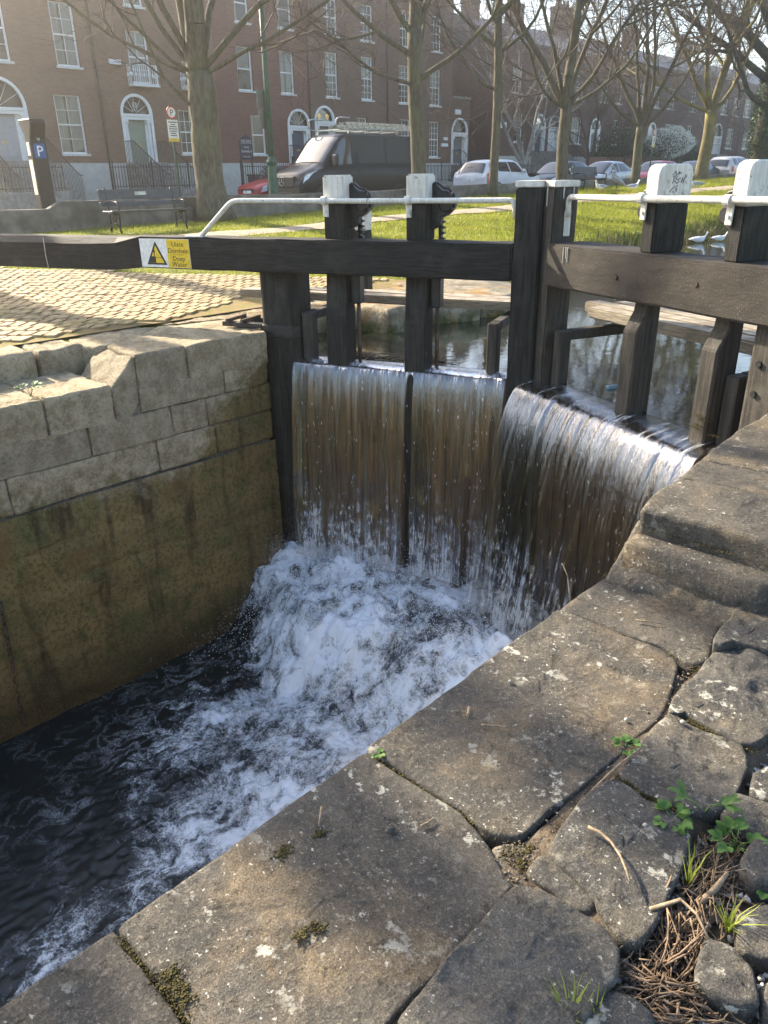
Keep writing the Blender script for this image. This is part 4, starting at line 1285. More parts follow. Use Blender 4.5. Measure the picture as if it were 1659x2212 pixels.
# road, kerbs, pavements, gardens, far ground
def strip(name, x0, x1, z, mat, y0=-60, y1=160, n=40):
    yy = np.linspace(y0, y1, n)
    V = np.array([(x, y, z + .004 * (y - 20)) for y in yy for x in (x0, x1)])
    return tag(link(name, npmesh(name, V, grid_quads(n, 2), None), mat), kind='structure')
ZR = .42
def roadz(y):
    return ZR + .004 * (y - 20)
strip('road', -29.2, -19.6, ZR, MT['asphalt'])
def kerb(name, xa, xb, z0, z1, mat):
    V, Q = [], []
    yy = np.linspace(-60, 160, 45)
    for y in yy:
        dz = .004 * (y - 20)
        V += [(xa, y, z0 + dz), (xa, y, z1 + dz), (xb, y, z1 + dz), (xb, y, z0 + dz)]
    return tag(link(name, npmesh(name, np.array(V), grid_quads(45, 4), None), mat), kind='structure')
kerb('pavement', -19.6, -17.72, ZR - .05, ZR + .12, MT['paving'])
kerb('pavement', -29.2, -31.2, ZR - .05, ZR + .12, MT['paving'])
strip('garden', -38.2, -31.2, ZR + .1, MT['grass'])
kerb('kerb', -19.598, -19.75, ZR - .02, ZR + .124, MT['granite'])
kerb('kerb', -29.202, -29.05, ZR - .02, ZR + .124, MT['granite'])
MBg = MB()
me = npmesh('ground', np.array([(-400, -400, -3.4), (400, -400, -3.4), (400, 400, -3.4), (-400, 400, -3.4)]), [(0, 1, 2, 3)])
tag(link('ground', me, MT['grass']), kind='structure')
me = npmesh('ground', np.array([(-400, -400, .3), (-38, -400, .3), (-38, 400, .3), (-400, 400, .3)]), [(0, 1, 2, 3)])
tag(link('ground', me, MT['grass']), kind='structure')
me = npmesh('ground', np.array([(.0, -400, -.08), (400, -400, -.08), (400, 4.7, -.08), (.0, 4.7, -.08)]), [(0, 1, 2, 3)])
tag(link('ground', me, MT['soil']), kind='structure')
me = npmesh('ground', np.array([(-60, 138, .6), (400, 138, .6), (400, 400, .6), (-60, 400, .6)]), [(0, 1, 2, 3)])
tag(link('ground', me, MT['grass']), kind='structure')

# low wall between park and pavement
yy = np.concatenate([np.arange(-30, 60, .25), np.arange(60, 150, 2)])
top = np.interp(yy, [-30, 6.5, 7.75, 8.05, 12, 17, 18.2, 21, 31, 43, 49, 150], [.8, .92, .9, 1.05, 1.05, 1.03, 1.04, 1.13, 1.17, 1.28, 1.31, 1.7])
nzz = fbm(np.stack([yy * 1.5, yy * 0, yy * 0], 1), 3, 3)
top = top + .02 * nzz
lev = np.linspace(0, 1, 6)
V = []
for i, y in enumerate(yy):
    zb = float(zwall(y)) - .2
    for k in lev:
        V.append((-17.42 + .015 * math.sin(y * 3 + k * 5) - .03 * k, y, zb + (top[i] - zb) * k))
    V += [(-17.47, y, top[i] + .02), (-17.66, y, top[i] + .02), (-17.7, y, top[i] - .03), (-17.7, y, .3)]
bw = npmesh('boundary_wall', np.array(V), grid_quads(len(yy), 10), None, True)
tag(link('boundary_wall', bw, MT['bankwall']), 'low rough concrete wall between the grass and the road', 'wall')

# grass blades
N = 170000
gx = rg.uniform(-17.35, -6.6, N)
gy_ = 2.5 + 46 * rg.random(N) ** 1.35
pcx = np.interp(gy_, py_, pc)
bxx = np.interp(gy_, BK[:, 0], BK[:, 1])
keep = (gy_ > apron_line(gx) - .02 + .15 * fbm(np.stack([gx * 3, gy_ * 3, gx * 0], 1), 2, 7)) & (np.abs(gx - pcx) > .5 + .1 * rg.random(N)) & (gx < bxx - .15) & ~((gx > -7.25) & (gy_ < 8.4))
gx, gy_ = gx[keep], gy_[keep]
n = len(gx)
gz = terr(gx, gy_) + .0
sc_ = 1 + gy_ / 26
hgt = rg.uniform(.025, .06, n) * sc_ * (1 + .5 * fbm(np.stack([gx, gy_, gx * 0], 1), 2, 9))
ang = rg.uniform(0, 2 * np.pi, n)
wid = rg.uniform(.004, .008, n) * sc_
lean = rg.normal(0, .6, (n, 2)) * hgt[:, None]
b0 = np.stack([gx - np.cos(ang) * wid, gy_ - np.sin(ang) * wid, gz], 1)
b1 = np.stack([gx + np.cos(ang) * wid, gy_ + np.sin(ang) * wid, gz], 1)
tp = np.stack([gx + lean[:, 0], gy_ + lean[:, 1], gz + hgt], 1)
V = np.stack([b0, b1, tp], 1).reshape(-1, 3)
tag(link('grass', npmesh('grass', V, None, np.arange(n * 3).reshape(-1, 3)), MT['blade']), 'short sunlit grass on the canal bank', 'grass', kind='stuff')
# rank growth and reeds on the water's edge
N = 5000
gy_ = rg.uniform(9.5, 34, N)
gx = np.interp(gy_, BK[:, 0], BK[:, 1]) + rg.normal(-.25, .18, N)
gz = np.maximum(terr(gx, gy_), -.05)
hgt = rg.uniform(.08, .32, N)
ang = rg.uniform(0, 6.3, N)
wid = rg.uniform(.006, .014, N)
lean = rg.normal(0, .35, (N, 2)) * hgt[:, None]
V = np.stack([np.stack([gx - np.cos(ang) * wid, gy_ - np.sin(ang) * wid, gz], 1), np.stack([gx + np.cos(ang) * wid, gy_ + np.sin(ang) * wid, gz], 1), np.stack([gx + lean[:, 0], gy_ + lean[:, 1], gz + hgt], 1)], 1).reshape(-1, 3)
m = Mat('bank_weed', .7, .2)
m.col(m.mix(m.rng(m.noise(3, 4), .45, .6), (.06, .075, .02), (.25, .2, .09)))
tag(link('bank_weeds', npmesh('bank_weeds', V, None, np.arange(N * 3).reshape(-1, 3)), m.m), 'rank weeds and dead reeds along the water edge', 'weeds', kind='stuff')
# ------------------------------------------------------------------ terraces of houses
XF = -38.0
m = Mat('sash_pane', .03, .6)
fr = m.n('Fresnel', {'IOR': 1.38})
gl = m.n('BsdfGlossy', {'Color': (1, 1, 1, 1), 'Roughness': .02})
nv = m.noise(1.7, 2)
nr = m.bump(nv, .012, .3)
m.put(gl.inputs['Normal'], nr)
tr = m.n('BsdfTransparent', {'Color': (.6, .64, .64, 1)})
mx = m.n('MixShader', {0: m.math('ADD', fr.outputs[0], .03, True), 1: tr.outputs[0], 2: gl.outputs[0]})
m.t.links.new(mx.outputs[0], m.t.nodes['Material Output'].inputs[0])
MT['pane'] = m.m
MT['dark'] = simple('dark_room', (.03, .028, .026), .9, .1)  # near-black backing colour stands in for the shade of unlit rooms

def facade(root, name, y0, y1, z0, z1, ops, mat, x=XF, reveal=.2, face=1):
    """front wall with real openings. ops: (ya, yb, za, zb, arch)"""
    ysv = sorted({y0, y1, *[o[0] for o in ops], *[o[1] for o in ops]})
    zsv = set((z0, z1))
    for o in ops:
        zsv |= {o[2], o[3]}
        if o[4]:
            zsv.add(o[3] + (o[1] - o[0]) / 2)
    zsv = sorted(zsv)
    mb = MB()
    for a, b in zip(ysv, ysv[1:]):
        for c, d in zip(zsv, zsv[1:]):
            ym, zm = (a + b) / 2, (c + d) / 2
            hole = False
            for o in ops:
                zt = o[3] + ((o[1] - o[0]) / 2 if o[4] else 0)
                if o[0] < ym < o[1] and o[2] < zm < zt:
                    hole = True
            if not hole:
                mb.add([(x, a, c), (x, b, c), (x, b, d), (x, a, d)], [(0, 1, 2, 3)])
    for o in ops:
        ya, yb, za, zb, ar_ = o
        xi = x - reveal
        if not ar_:
            mb.add([(x, ya, za), (x, ya, zb), (xi, ya, zb), (xi, ya, za)], [(0, 1, 2, 3)])
            mb.add([(x, yb, za), (x, yb, zb), (xi, yb, zb), (xi, yb, za)], [(3, 2, 1, 0)])
            mb.add([(x, ya, zb), (x, yb, zb), (xi, yb, zb), (xi, ya, zb)], [(0, 1, 2, 3)])
        else:
            r_ = (yb - ya) / 2
            yc = (ya + yb) / 2
            mb.add([(x, ya, za), (x, ya, zb), (xi, ya, zb), (xi, ya, za)], [(0, 1, 2, 3)])
            mb.add([(x, yb, za), (x, yb, zb), (xi, yb, zb), (xi, yb, za)], [(3, 2, 1, 0)])
            n = 16
            an = [math.pi * k / n for k in range(n + 1)]
            ap = [(yc + r_ * math.cos(a), zb + r_ * math.sin(a)) for a in an]
            for k in range(n):
                (p, q), (s, t) = ap[k], ap[k + 1]
                mb.add([(x, p, q), (x, s, t), (xi, s, t), (xi, p, q)], [(0, 1, 2, 3)])
                mb.add([(x, p, q), (x, s, t), (x, s, zb + r_), (x, p, zb + r_)], [(0, 1, 2, 3)])
    return mb.build(name, mat, root, org=root.location)

def window(root, ya, yb, za, zb, nb=(0, 0), curtain=0, x=XF, sill=True, lab=None):
    xo = x - .1
    mb = MB()
    t = .055
    B = lambda a, b, c, d, dx=.0, th=.05: mb.box(xo - th + dx, xo + dx, a, b, c, d)
    B(ya, ya + t + .03, za, zb)
    B(yb - t - .03, yb, za, zb)
    B(ya + .085, yb - .085, zb - t, zb)
    B(ya + .085, yb - .085, za, za + t + .02)
    zm = (za + zb) / 2
    B(ya + .085, yb - .085, zm - .03, zm + .03, .004)
    for k in range(nb[0]):
        y = ya + .085 + (yb - ya - .17) * (k + 1) / (nb[0] + 1)
        B(y - .012, y + .012, za + .075, zm - .03, -.012, .03)
        B(y - .012, y + .012, zm + .03, zb - .055, -.012, .03)
    for (lo, hi) in ((za + .07, zm - .03), (zm + .03, zb - .05)):
        for k in range(nb[1]):
            z = lo + (hi - lo) * (k + 1) / (nb[1] + 1)
            B(ya + .085, yb - .085, z - .011, z + .011, -.014, .028)
    w = mb.build('window', MT['frame'], root, org=root.location)
    wl = root.location
    MB().add([(xo - .03, ya, za), (xo - .03, yb, za), (xo - .03, yb, zb), (xo - .03, ya, zb)], [(0, 1, 2, 3)]).build('pane', MT['pane'], w, org=wl)
    if sill:
        MB().box(x - .16, x + .09, ya - .08, yb + .08, za - .1, za - .003).build('sill', MT['sillm'], w, org=wl)
    if curtain:
        mb = MB()
        n = 14
        def drape(a, b, c, d):
            vs, fs = [], []
            for k in range(n + 1):
                y = a + (b - a) * k / n
                dx = .025 * math.sin(k * 2.1)
                vs += [(xo - .12 + dx, y, c), (xo - .12 + dx, y, d)]
            fs = [(2 * k, 2 * k + 2, 2 * k + 3, 2 * k + 1) for k in range(n)]
            mb.add(vs, fs)
        wd_ = yb - ya
        if curtain == 1:
            drape(ya + .05, ya + wd_ * .44, za, zb)
            drape(yb - wd_ * .44, yb - .05, za, zb)
        elif curtain == 2:
            drape(ya + .05, yb - .05, zm, zb)
        elif curtain == 3:
            drape(ya + .05, ya + wd_ * .3, za, zb)
        elif curtain == 4:
            drape(ya + .05, yb - .05, za, zb)
        mb.build('curtain', MT['curtain'], w, org=wl)
    return w

def door(root, ya, yb, za, zb, mat, x=XF, cols=True, ornament=0):
    """arched doorcase: ya..yb opening, zb springing of the arch"""
    r_ = (yb - ya) / 2
    yc = (ya + yb) / 2
    xo = x - .1
    wl = root.location
    dw = r_ * .56
    # white surround: arch ring, jambs, entablature
    mb = MB()
    n = 20
    for k in range(n):
        a0, a1 = math.pi * k / n, math.pi * (k + 1) / n
        ri, ro = r_ - .1, r_ + .03
        c = []
        for xx in (x - .08, x + .05):
            c += [(xx, yc + ri * math.cos(a0), zb + ri * math.sin(a0)), (xx, yc + ro * math.cos(a0), zb + ro * math.sin(a0)), (xx, yc + ro * math.cos(a1), zb + ro * math.sin(a1)), (xx, yc + ri * math.cos(a1), zb + ri * math.sin(a1))]
        mb.hexa(c)
    mb.box(x - .08, x + .05, ya - .03, ya + .1, za, zb)
    mb.box(x - .08, x + .05, yb - .1, yb + .03, za, zb)
    ent = zb - .28
    mb.box(xo - .12, x + .03, ya + .1, yb - .1, ent, ent + .14)
    mb.box(xo - .12, x + .07, ya + .06, yb - .06, ent + .14, zb - .02)
    for yj in ((ya + .1, yc - dw), (yc + dw, yb - .1)):
        mb.box(xo - .12, xo - .02, yj[0], yj[1], za, ent)
    ds = mb.build('door_surround', MT['frame'], root, org=wl)
    if cols:
        for yy in (ya + .1 + .1, yb - .1 - .1):
            c = MB()
            c.lathe([(.11, 0), (.11, .06), (.085, .1), (.085, .14), (.075, ent - za - .18), (.1, ent - za - .12)], (x - .06, yy, za), 12)
            c.box(x - .16, x + .04, yy - .13, yy + .13, ent - .12, ent)
            for s in (-1, 1):
                c.lathe([(.045, -.1), (.045, .1)], (x - .06, yy + s * .1, ent - .13), 10, 'x')
            c.build('column', MT['frame'], ds, org=wl)
    # leaf with raised panels
    d = MB().box(xo - .14, xo - .08, yc - dw, yc + dw, za, ent).build('door', mat, root, org=wl)
    H = ent - za
    for s in (-1, 1):
        for (p, q) in ((.08, .36), (.46, .66), (.72, .94)):
            MB().box(xo - .079, xo - .062, yc + s * dw * .12 if s > 0 else yc - dw * .88, yc + dw * .88 if s > 0 else yc - dw * .12, za + p * H, za + q * H).build('panel', mat, d, .008, org=wl)
    MB().lathe([(.03, 0), (.035, .03), (.02, .05)], (xo - .08, yc, za + .43 * H), 10, 'x').build('knob', MT['gold'], d, org=wl)
    MB().box(xo - .062, xo - .045, yc - .13, yc + .13, za + .385 * H, za + .415 * H).build('letterbox', MT['gold'], d, org=wl)
    # fanlight
    pts = [(xo - .06, yc + (r_ - .1) * math.cos(math.pi * k / 16), zb + (r_ - .1) * math.sin(math.pi * k / 16)) for k in range(17)]
    fl = MB().add(pts, [tuple(range(17))]).build('fanlight', MT['pane'], root, org=wl)
    mb = MB()
    for k in range(1, 6):
        a = math.pi * k / 6
        mb.tube([(xo - .045, yc + .12 * math.cos(a), zb + .12 * math.sin(a)), (xo - .045, yc + (r_ - .1) * math.cos(a), zb + (r_ - .1) * math.sin(a))], .012, 4)
    mb.build('glazing_bars', MT['frame'], fl, org=wl)
    if ornament:
        for s in (-1, 1):
            MB().lathe([(.15, 0), (.15, .02)], (xo - .04, yc + s * .32, zb + .25), 14, 'x').build('roundel', MT['gold'], fl, org=wl)

def steps(root, ya, yb, z_top, z_bot, x=XF, run=.3, n=9, rail=True, mat=None):
    wl = root.location
    h = (z_top - z_bot) / n
    for k in range(n):
        x1 = x + .9 + k * run
        MB().box(x - .1, x1, ya + .002 * k, yb - .002 * k, z_bot if k == n - 1 else z_top - (k + 1) * h, z_top - k * h).build('step', mat or MT['granite'], root, .012, org=wl)
    if rail:
        for yy in (ya + .06, yb - .06):
            mb = MB()
            xe = x + .9 + (n - 1) * run
            tp = lambda xx: (z_top - max(0, (xx - x - .9) / run) * h) + .95
            mb.tube([(x + .1, yy, tp(x)), (x + .9, yy, tp(x + .9)), (xe, yy, tp(xe)), (xe + .3, yy, tp(xe) - .03)], .022, 6)
            xx = x + .15
            while xx < xe + .3:
                mb.box(xx - .009, xx + .009, yy - .009, yy + .009, tp(xx) - 1.0, tp(xx))
                xx += .13
            mb.build('stair_rail', MT['iron'], root, org=wl)

def house(name, label, y0, y1, zt, mat, ops_w, ops_d, group, base=2.2, depth=10, roof='flat', rsl=None):
    r_ = thing(name, label, 'house', (XF, (y0 + y1) / 2, .4), 0, group)
    ops = [(a, b, c, d, False) for (a, b, c, d, *_) in ops_w] + [(a, b, c, d, True) for (a, b, c, d, *_) in ops_d]
    facade(r_, 'wall', y0 + .002, y1 - .002, base, zt, ops, mat)
    MB().box(XF - .4, XF + .04, y0 + .004, y1 - .004, -.2, base).build('basement_wall', MT['render'], r_, org=r_.location)
    MB().box(XF - depth, XF - .5, y0 + .004, y1 - .004, -.2, zt - .05).build('interior', MT['dark'], r_, org=r_.location)
    for yy in (y0 + .003, y1 - .003):
        MB().add([(XF, yy, -.2), (XF - depth - .02, yy, -.2), (XF - depth - .02, yy, zt), (XF, yy, zt)], [(0, 1, 2, 3)]).build('side_wall', mat, r_, org=r_.location)
    if roof == 'flat':
        MB().box(XF - .45, XF + .06, y0, y1, zt, zt + .14).build('parapet', MT['granite'], r_, org=r_.location)
        MB().box(XF - depth, XF - .45, y0 + .004, y1 - .004, zt - .4, zt - .1).build('roof', MT['slate'], r_, org=r_.location)
    else:
        rz = rsl
        f = lambda u, v, w: (u, w, v)
        MB().prism([(XF + .15, zt), (XF - depth / 2, rz), (XF - depth - .15, zt)], f, y0, y1).build('roof', MT['slate'], r_, org=r_.location)
        MB().box(XF - .05, XF + .12, y0, y1, zt - .12, zt - .005).build('gutter', MT['iron'], r_, org=r_.location)
    for (a, b, c, d, nb, cu) in ops_w:
        window(r_, a, b, c, d, nb, cu)
    for (a, b, c, d, dm, orn) in ops_d:
        door(r_, a, b, c, d, dm, ornament=orn)
    return r_

def chimney(root, y, z0, z1, x=-43.5, w=1.5, dpt=.9, mat=None, pots=4):
    wl = root.location
    c = MB().box(x - dpt / 2, x + dpt / 2, y - w / 2, y + w / 2, z0, z1).box(x - dpt / 2 - .06, x + dpt / 2 + .06, y - w / 2 - .06, y + w / 2 + .06, z1 - .3, z1 - .12).build('chimney', mat or MT['brickE'], root, org=wl)
    for k in range(pots):
        MB().lathe([(.12, 0), (.14, .05), (.1, .4), (.13, .44), (.12, .5)], (x, y - w / 2 + w * (k + .5) / pots, z1), 10).build('chimney_pot', MT['rust'], c, org=wl)

GH = 'brick terrace houses facing the canal'
S32 = (1, 1)
hA = house('terrace_house', 'brown brick terrace house with wide grey door and steps at far left', 10.5, 20.35, 12.5, MT['brickA'],
    [(18.4, 19.5, 6.2, 8.7, (1, 1), 1), (15.2, 16.35, 6.2, 8.7, (1, 1), 0), (17.95, 19.22, 2.6, 5.05, (1, 1), 1), (18.4, 19.5, 9.3, 11.2, (1, 1), 0), (15.2, 16.35, 9.3, 11.2, (1, 1), 0), (11.8, 12.95, 6.2, 8.7, (1, 1), 0), (11.8, 12.95, 2.6, 5.05, (1, 1), 0)],
    [(14.3, 16.6, 2.3, 4.45, MT['dgrey'], 0)], GH)
hB = house('terrace_house', 'brown brick terrace house with pale green door and white balconettes', 20.35, 26.9, 12.5, MT['brickA'],
    [(22.0, 23.1, 5.75, 7.95, (1, 1), 4), (24.95, 26.0, 5.75, 7.95, (1, 1), 4), (24.4, 25.5, 2.65, 4.68, (2, 1), 0), (22.1, 23.1, 8.95, 10.7, (1, 1), 4), (25.2, 26.2, 8.95, 10.7, (1, 1), 4)],
    [(21.2, 22.86, 2.24, 4.42, MT['dgreen'], 0)], GH)
hC = house('terrace_house', 'red brick terrace house with navy door beside the dark van', 26.9, 33.45, 12.5, MT['brickC'],
    [(28.35, 29.35, 5.78, 7.85, (0, 0), 2), (31.27, 32.27, 5.78, 7.88, (0, 0), 1), (28.98, 29.95, 2.65, 4.62, (0, 0), 3), (28.45, 29.35, 8.95, 10.7, (0, 0), 3), (31.3, 32.28, 8.95, 10.75, (0, 0), 3)],
    [(31.6, 33.25, 2.2, 4.2, MT['dblue'], 0)], GH)
hD = house('terrace_house', 'dark brick terrace house with four bays of small paned sash windows', 33.45, 46.4, 12.5, MT['brickD'],
    [(34.68, 35.66, 5.78, 8.1, (2, 2), 2), (37.62, 38.64, 5.78, 8.1, (2, 2), 2), (41.0, 42.05, 5.75, 7.9, (2, 2), 2), (44.05, 45.15, 5.75, 7.88, (2, 2), 2),
     (34.7, 35.75, 8.95, 10.75, (2, 1), 0), (37.65, 38.7, 8.93, 10.8, (2, 1), 0), (41.12, 42.15, 8.92, 10.9, (2, 1), 0), (44.15, 45.17, 8.92, 10.92, (2, 1), 0),
     (37.13, 38.06, 2.6, 4.78, (2, 2), 0), (41.03, 42.07, 2.6, 4.82, (2, 2), 0), (44.03, 45.08, 2.58, 4.78, (2, 2), 3)],
    [(33.68, 35.24, 2.2, 4.5, MT['dslate'], 1)], GH)
# lower side entrance block
hX = house('side_entrance', 'low brick entrance wing with white doorcase at the end of the terrace', 46.4, 48.45, 6.3, MT['brickD'], [], [(46.42, 48.18, 2.1, 4.2, MT['dslate'], 0)], None, depth=6)
# second, lower terrace further along
def row2(name, label, y0, y1, mat, wins1, winsG, doors, zt=10.35):
    return house(name, label, y0, y1, zt, mat, [(a, b, 7.0, 8.75, (1, 1), c) for a, b, c in wins1] + [(a, b, 3.7, 5.7, (1, 1), c) for a, b, c in winsG], [(a, b, 3.1, 4.9, dm, 0) for a, b, dm in doors], 'lower brick terrace houses further along', base=2.7, depth=10, roof='pitch', rsl=12.6)
hE = row2('terrace_house', 'end house of the lower terrace with bare gable and paired doors', 52, 61.2, MT['brickE'], [(53.45, 54.7, 2), (57.2, 58.3, 0), (59.6, 60.6, 0)], [(53.95, 55.05, 2)], [(56.6, 58.2, MT['dblue']), (58.7, 60.3, MT['frame'])])
hF = row2('terrace_house', 'lower terrace house behind the dark garden shrubs', 61.2, 71, MT['brickE'], [(62.4, 63.6, 0), (66.4, 67.6, 4), (69.0, 70.1, 0)], [(62.1, 63.7, 4), (69.0, 70.1, 0)], [(65.2, 66.8, MT['dslate'])])
hG = row2('terrace_house', 'lower terrace house behind the white flowering shrub', 71, 82.5, MT['brickE'], [(73.1, 74.2, 4), (76.2, 77.5, 4), (79.2, 80.7, 0)], [(73.1, 74.2, 0), (79.2, 80.6, 0)], [(75.8, 77.4, MT['dslate'])])
hH = row2('terrace_house', 'lower terrace house with steps behind the lichened tree', 82.5, 102.2, MT['brickE'], [(84.2, 85.4, 0), (88, 89.2, 0), (92.0, 93.7, 4), (95.2, 97.0, 4), (98.4, 100.4, 4)], [(84.2, 85.4, 0), (94.6, 96.5, 4), (99.4, 101.3, 4)], [(90.8, 93.2, MT['frame'])])
hI = row2('terrace_house', 'last lower terrace house at the right edge', 102.2, 122, MT['brickE'], [(104, 105.6, 0), (109, 110.6, 4), (114, 115.6, 0)], [(104, 105.6, 0), (114, 115.6, 0)], [(108, 110, MT['dslate'])])
hJ = row2('terrace_house', 'far end of the lower terrace beyond the frame edge trees', 122, 150, MT['brickE'], [(126, 127.6, 0), (134, 135.6, 0), (142, 143.6, 0)], [(126, 127.6, 0), (134, 135.6, 0)], [(130, 132, MT['dslate'])])
chimney(hE, 54.0, 10.5, 13.6, -42.6, 1.2)
chimney(hE, 61.0, 11.0, 14.2)
chimney(hF, 67.3, 10.5, 14.6, -43, 2.2)
chimney(hG, 80, 10.5, 14.2, -43, 2.0)
chimney(hH, 92, 10.5, 14.4, -43, 2.2)
chimney(hI, 108, 10.5, 14.2, -43, 2)
chimney(hD, 46.0, 11.0, 15.0, -44, .7, 2)
hK = wthing('brick_house', 'tall brick house with hipped chimney set back in the gap', 'house', (-52, 53, .4))
MB().box(-60, -47.5, 47.5, 62, 0, 12.3).build('wall', MT['brickD'], hK)
MB().prism([(-47.3, 12.3), (-53.7, 14.2), (-60.2, 12.3)], lambda u, v, w: (u, w, v), 47.3, 62).build('roof', MT['slate'], hK)
MB().box(-50.2, -49.2, 50.0, 51.8, 12.3, 15.2).build('chimney', MT['brickD'], hK)
# rainwater pipes and the white balconettes
for (hh, y) in ((hA, 20.2), (hC, 33.3), (hD, 39.9), (hH, 97.9)):
    MB().tube([(XF + .07, y, .5), (XF + .07, y, 12.3 if hh is not hH else 10.2)], .05, 8).build('downpipe', MT['iron'], hh, org=hh.location)
for ya, yb in ((21.95, 23.15), (24.9, 26.05)):
    mb = MB()
    mb.box(XF + .02, XF + .42, ya - .15, yb + .15, 5.58, 5.66)
    b = mb.build('balcony_floor', MT['frame'], hB, org=hB.location)
    mb = MB()
    for (p, q) in (((XF + .4, ya - .13), (XF + .4, yb + .13)), ((XF + .03, ya - .13), (XF + .4, ya - .13)), ((XF + .03, yb + .13), (XF + .4, yb + .13))):
        for z in (5.7, 6.5):
            mb.tube([(*p, z), (*q, z)], .018, 5)
        L = math.dist(p, q)
        k = int(L / .11)
        for i in range(k + 1):
            t = i / max(1, k)
            x_, y_ = p[0] + (q[0] - p[0]) * t, p[1] + (q[1] - p[1]) * t
            mb.box(x_ - .012, x_ + .012, y_ - .012, y_ + .012, 5.66, 6.5)
            if i % 2 == 0:
                mb.lathe([(.01, 0), (.05, .08), (.05, .14), (.01, .22)], (x_, y_, 5.95), 6)
    mb.build('balcony_railing', MT['frame'], b, org=hB.location)
steps(hA, 14.1, 16.9, 2.28, .55, n=10, rail=True)
steps(hB, 21.1, 22.95, 2.22, .55, n=10)
steps(hC, 31.5, 33.35, 2.18, .55, n=10)
steps(hD, 33.6, 35.35, 2.18, .55, n=10)
steps(hX, 46.4, 48.3, 2.08, .55, n=9)
steps(hE, 56.4, 60.5, 3.05, .6, n=12)
steps(hG, 75.6, 77.6, 3.05, .6, n=12)
steps(hH, 90.6, 93.4, 3.05, .6, n=12)
# signs and boxes fixed to the houses
for (hh, y, z, a, b, mt) in ((hB, 21.2, 6.55, .3, .2, MT['frame']), (hD, 45.6, 3.35, .34, .2, MT['frame']), (hD, 45.7, 3.75, .2, .2, MT['frame']), (hX, 47.0, 5.45, .3, .3, MT['frame']), (hE, 54.9 - 4 + 1.4, 4.8, .5, .4, MT['frame'])):
    MB().box(XF + .002, XF + .12, y - a, y + a, z - b / 2, z + b / 2).build('wall_box', mt, hh, .01, org=hh.location)
text_on('13', .3, (XF - .1, 22.03, 4.7), (0, 1, 0), (0, 0, 1), MT['frame'], hB).location = tuple(-Vector(hB.location))
# front railings, one run per house
rail_runs = [(10.5, 14.6, 'front railing at the foot of the wide grey door steps', .62), (16.6, 21.2, 'iron railing between the two left doorways', .62), (22.9, 27.0, 'iron railing under the window right of the pale green door', .62), (27.2, 31.6, 'iron railing in front of the red brick house', .62), (33.6, 46.3, 'long iron railing behind the van', .62), (48.6, 56, 'iron railing behind the white hatchback', .65), (61, 75, 'iron railing in front of the dark shrubs', .65), (78, 90, 'iron railing behind the lichened tree', .65), (93.6, 112, 'iron railing at the right edge of the road', .65)]
for (a, b, lab, zb) in rail_runs:
    r_ = thing('railing', lab, 'railing', (-31.1, (a + b) / 2, .5), 0, 'front garden railings')
    MB().box(-31.25, -30.95, a, b, .4, 1.08).build('plinth', MT['granite'], r_, .02, org=r_.location)
    mb = MB()
    y = a + .06
    i = 0
    while y < b:
        h = 2.05 if i % 14 else 2.22
        s = .011 if i % 14 else .022
        mb.box(-31.1 - s, -31.1 + s, y - s, y + s, 1.08, h - .06)
        mb.add([(-31.1 - s, y - s, h - .06), (-31.1 + s, y - s, h - .06), (-31.1 + s, y + s, h - .06), (-31.1 - s, y + s, h - .06), (-31.1, y, h + .04)], [(0, 1, 4), (1, 2, 4), (2, 3, 4), (3, 0, 4)])
        y += .125
        i += 1
    tag(mb.build('bars', MT['iron'], r_, org=r_.location), kind='stuff')
    mb = MB()
    for z in (1.2, 1.93):
        mb.box(-31.12, -31.08, a, b, z - .014, z + .014)
    mb.build('cross_rail', MT['iron'], r_, org=r_.location)
gw = wthing('garden_wall', 'red brick garden wall behind the parked cars', 'wall', (-32.3, 60, .5))
MB().box(-32.5, -32.2, 55.5, 67.5, .3, 2.45).build('brickwork', MT['brickC'], gw)
MB().box(-32.53, -32.17, 55.5, 67.5, 2.452, 2.52).build('coping', MT['brickD'], gw)
# ------------------------------------------------------------------ vehicles
def smooth1(a, k=2):
    for _ in range(k):
        a = np.convolve(np.pad(a, 1, mode='edge'), [.25, .5, .25], 'valid')
    return a

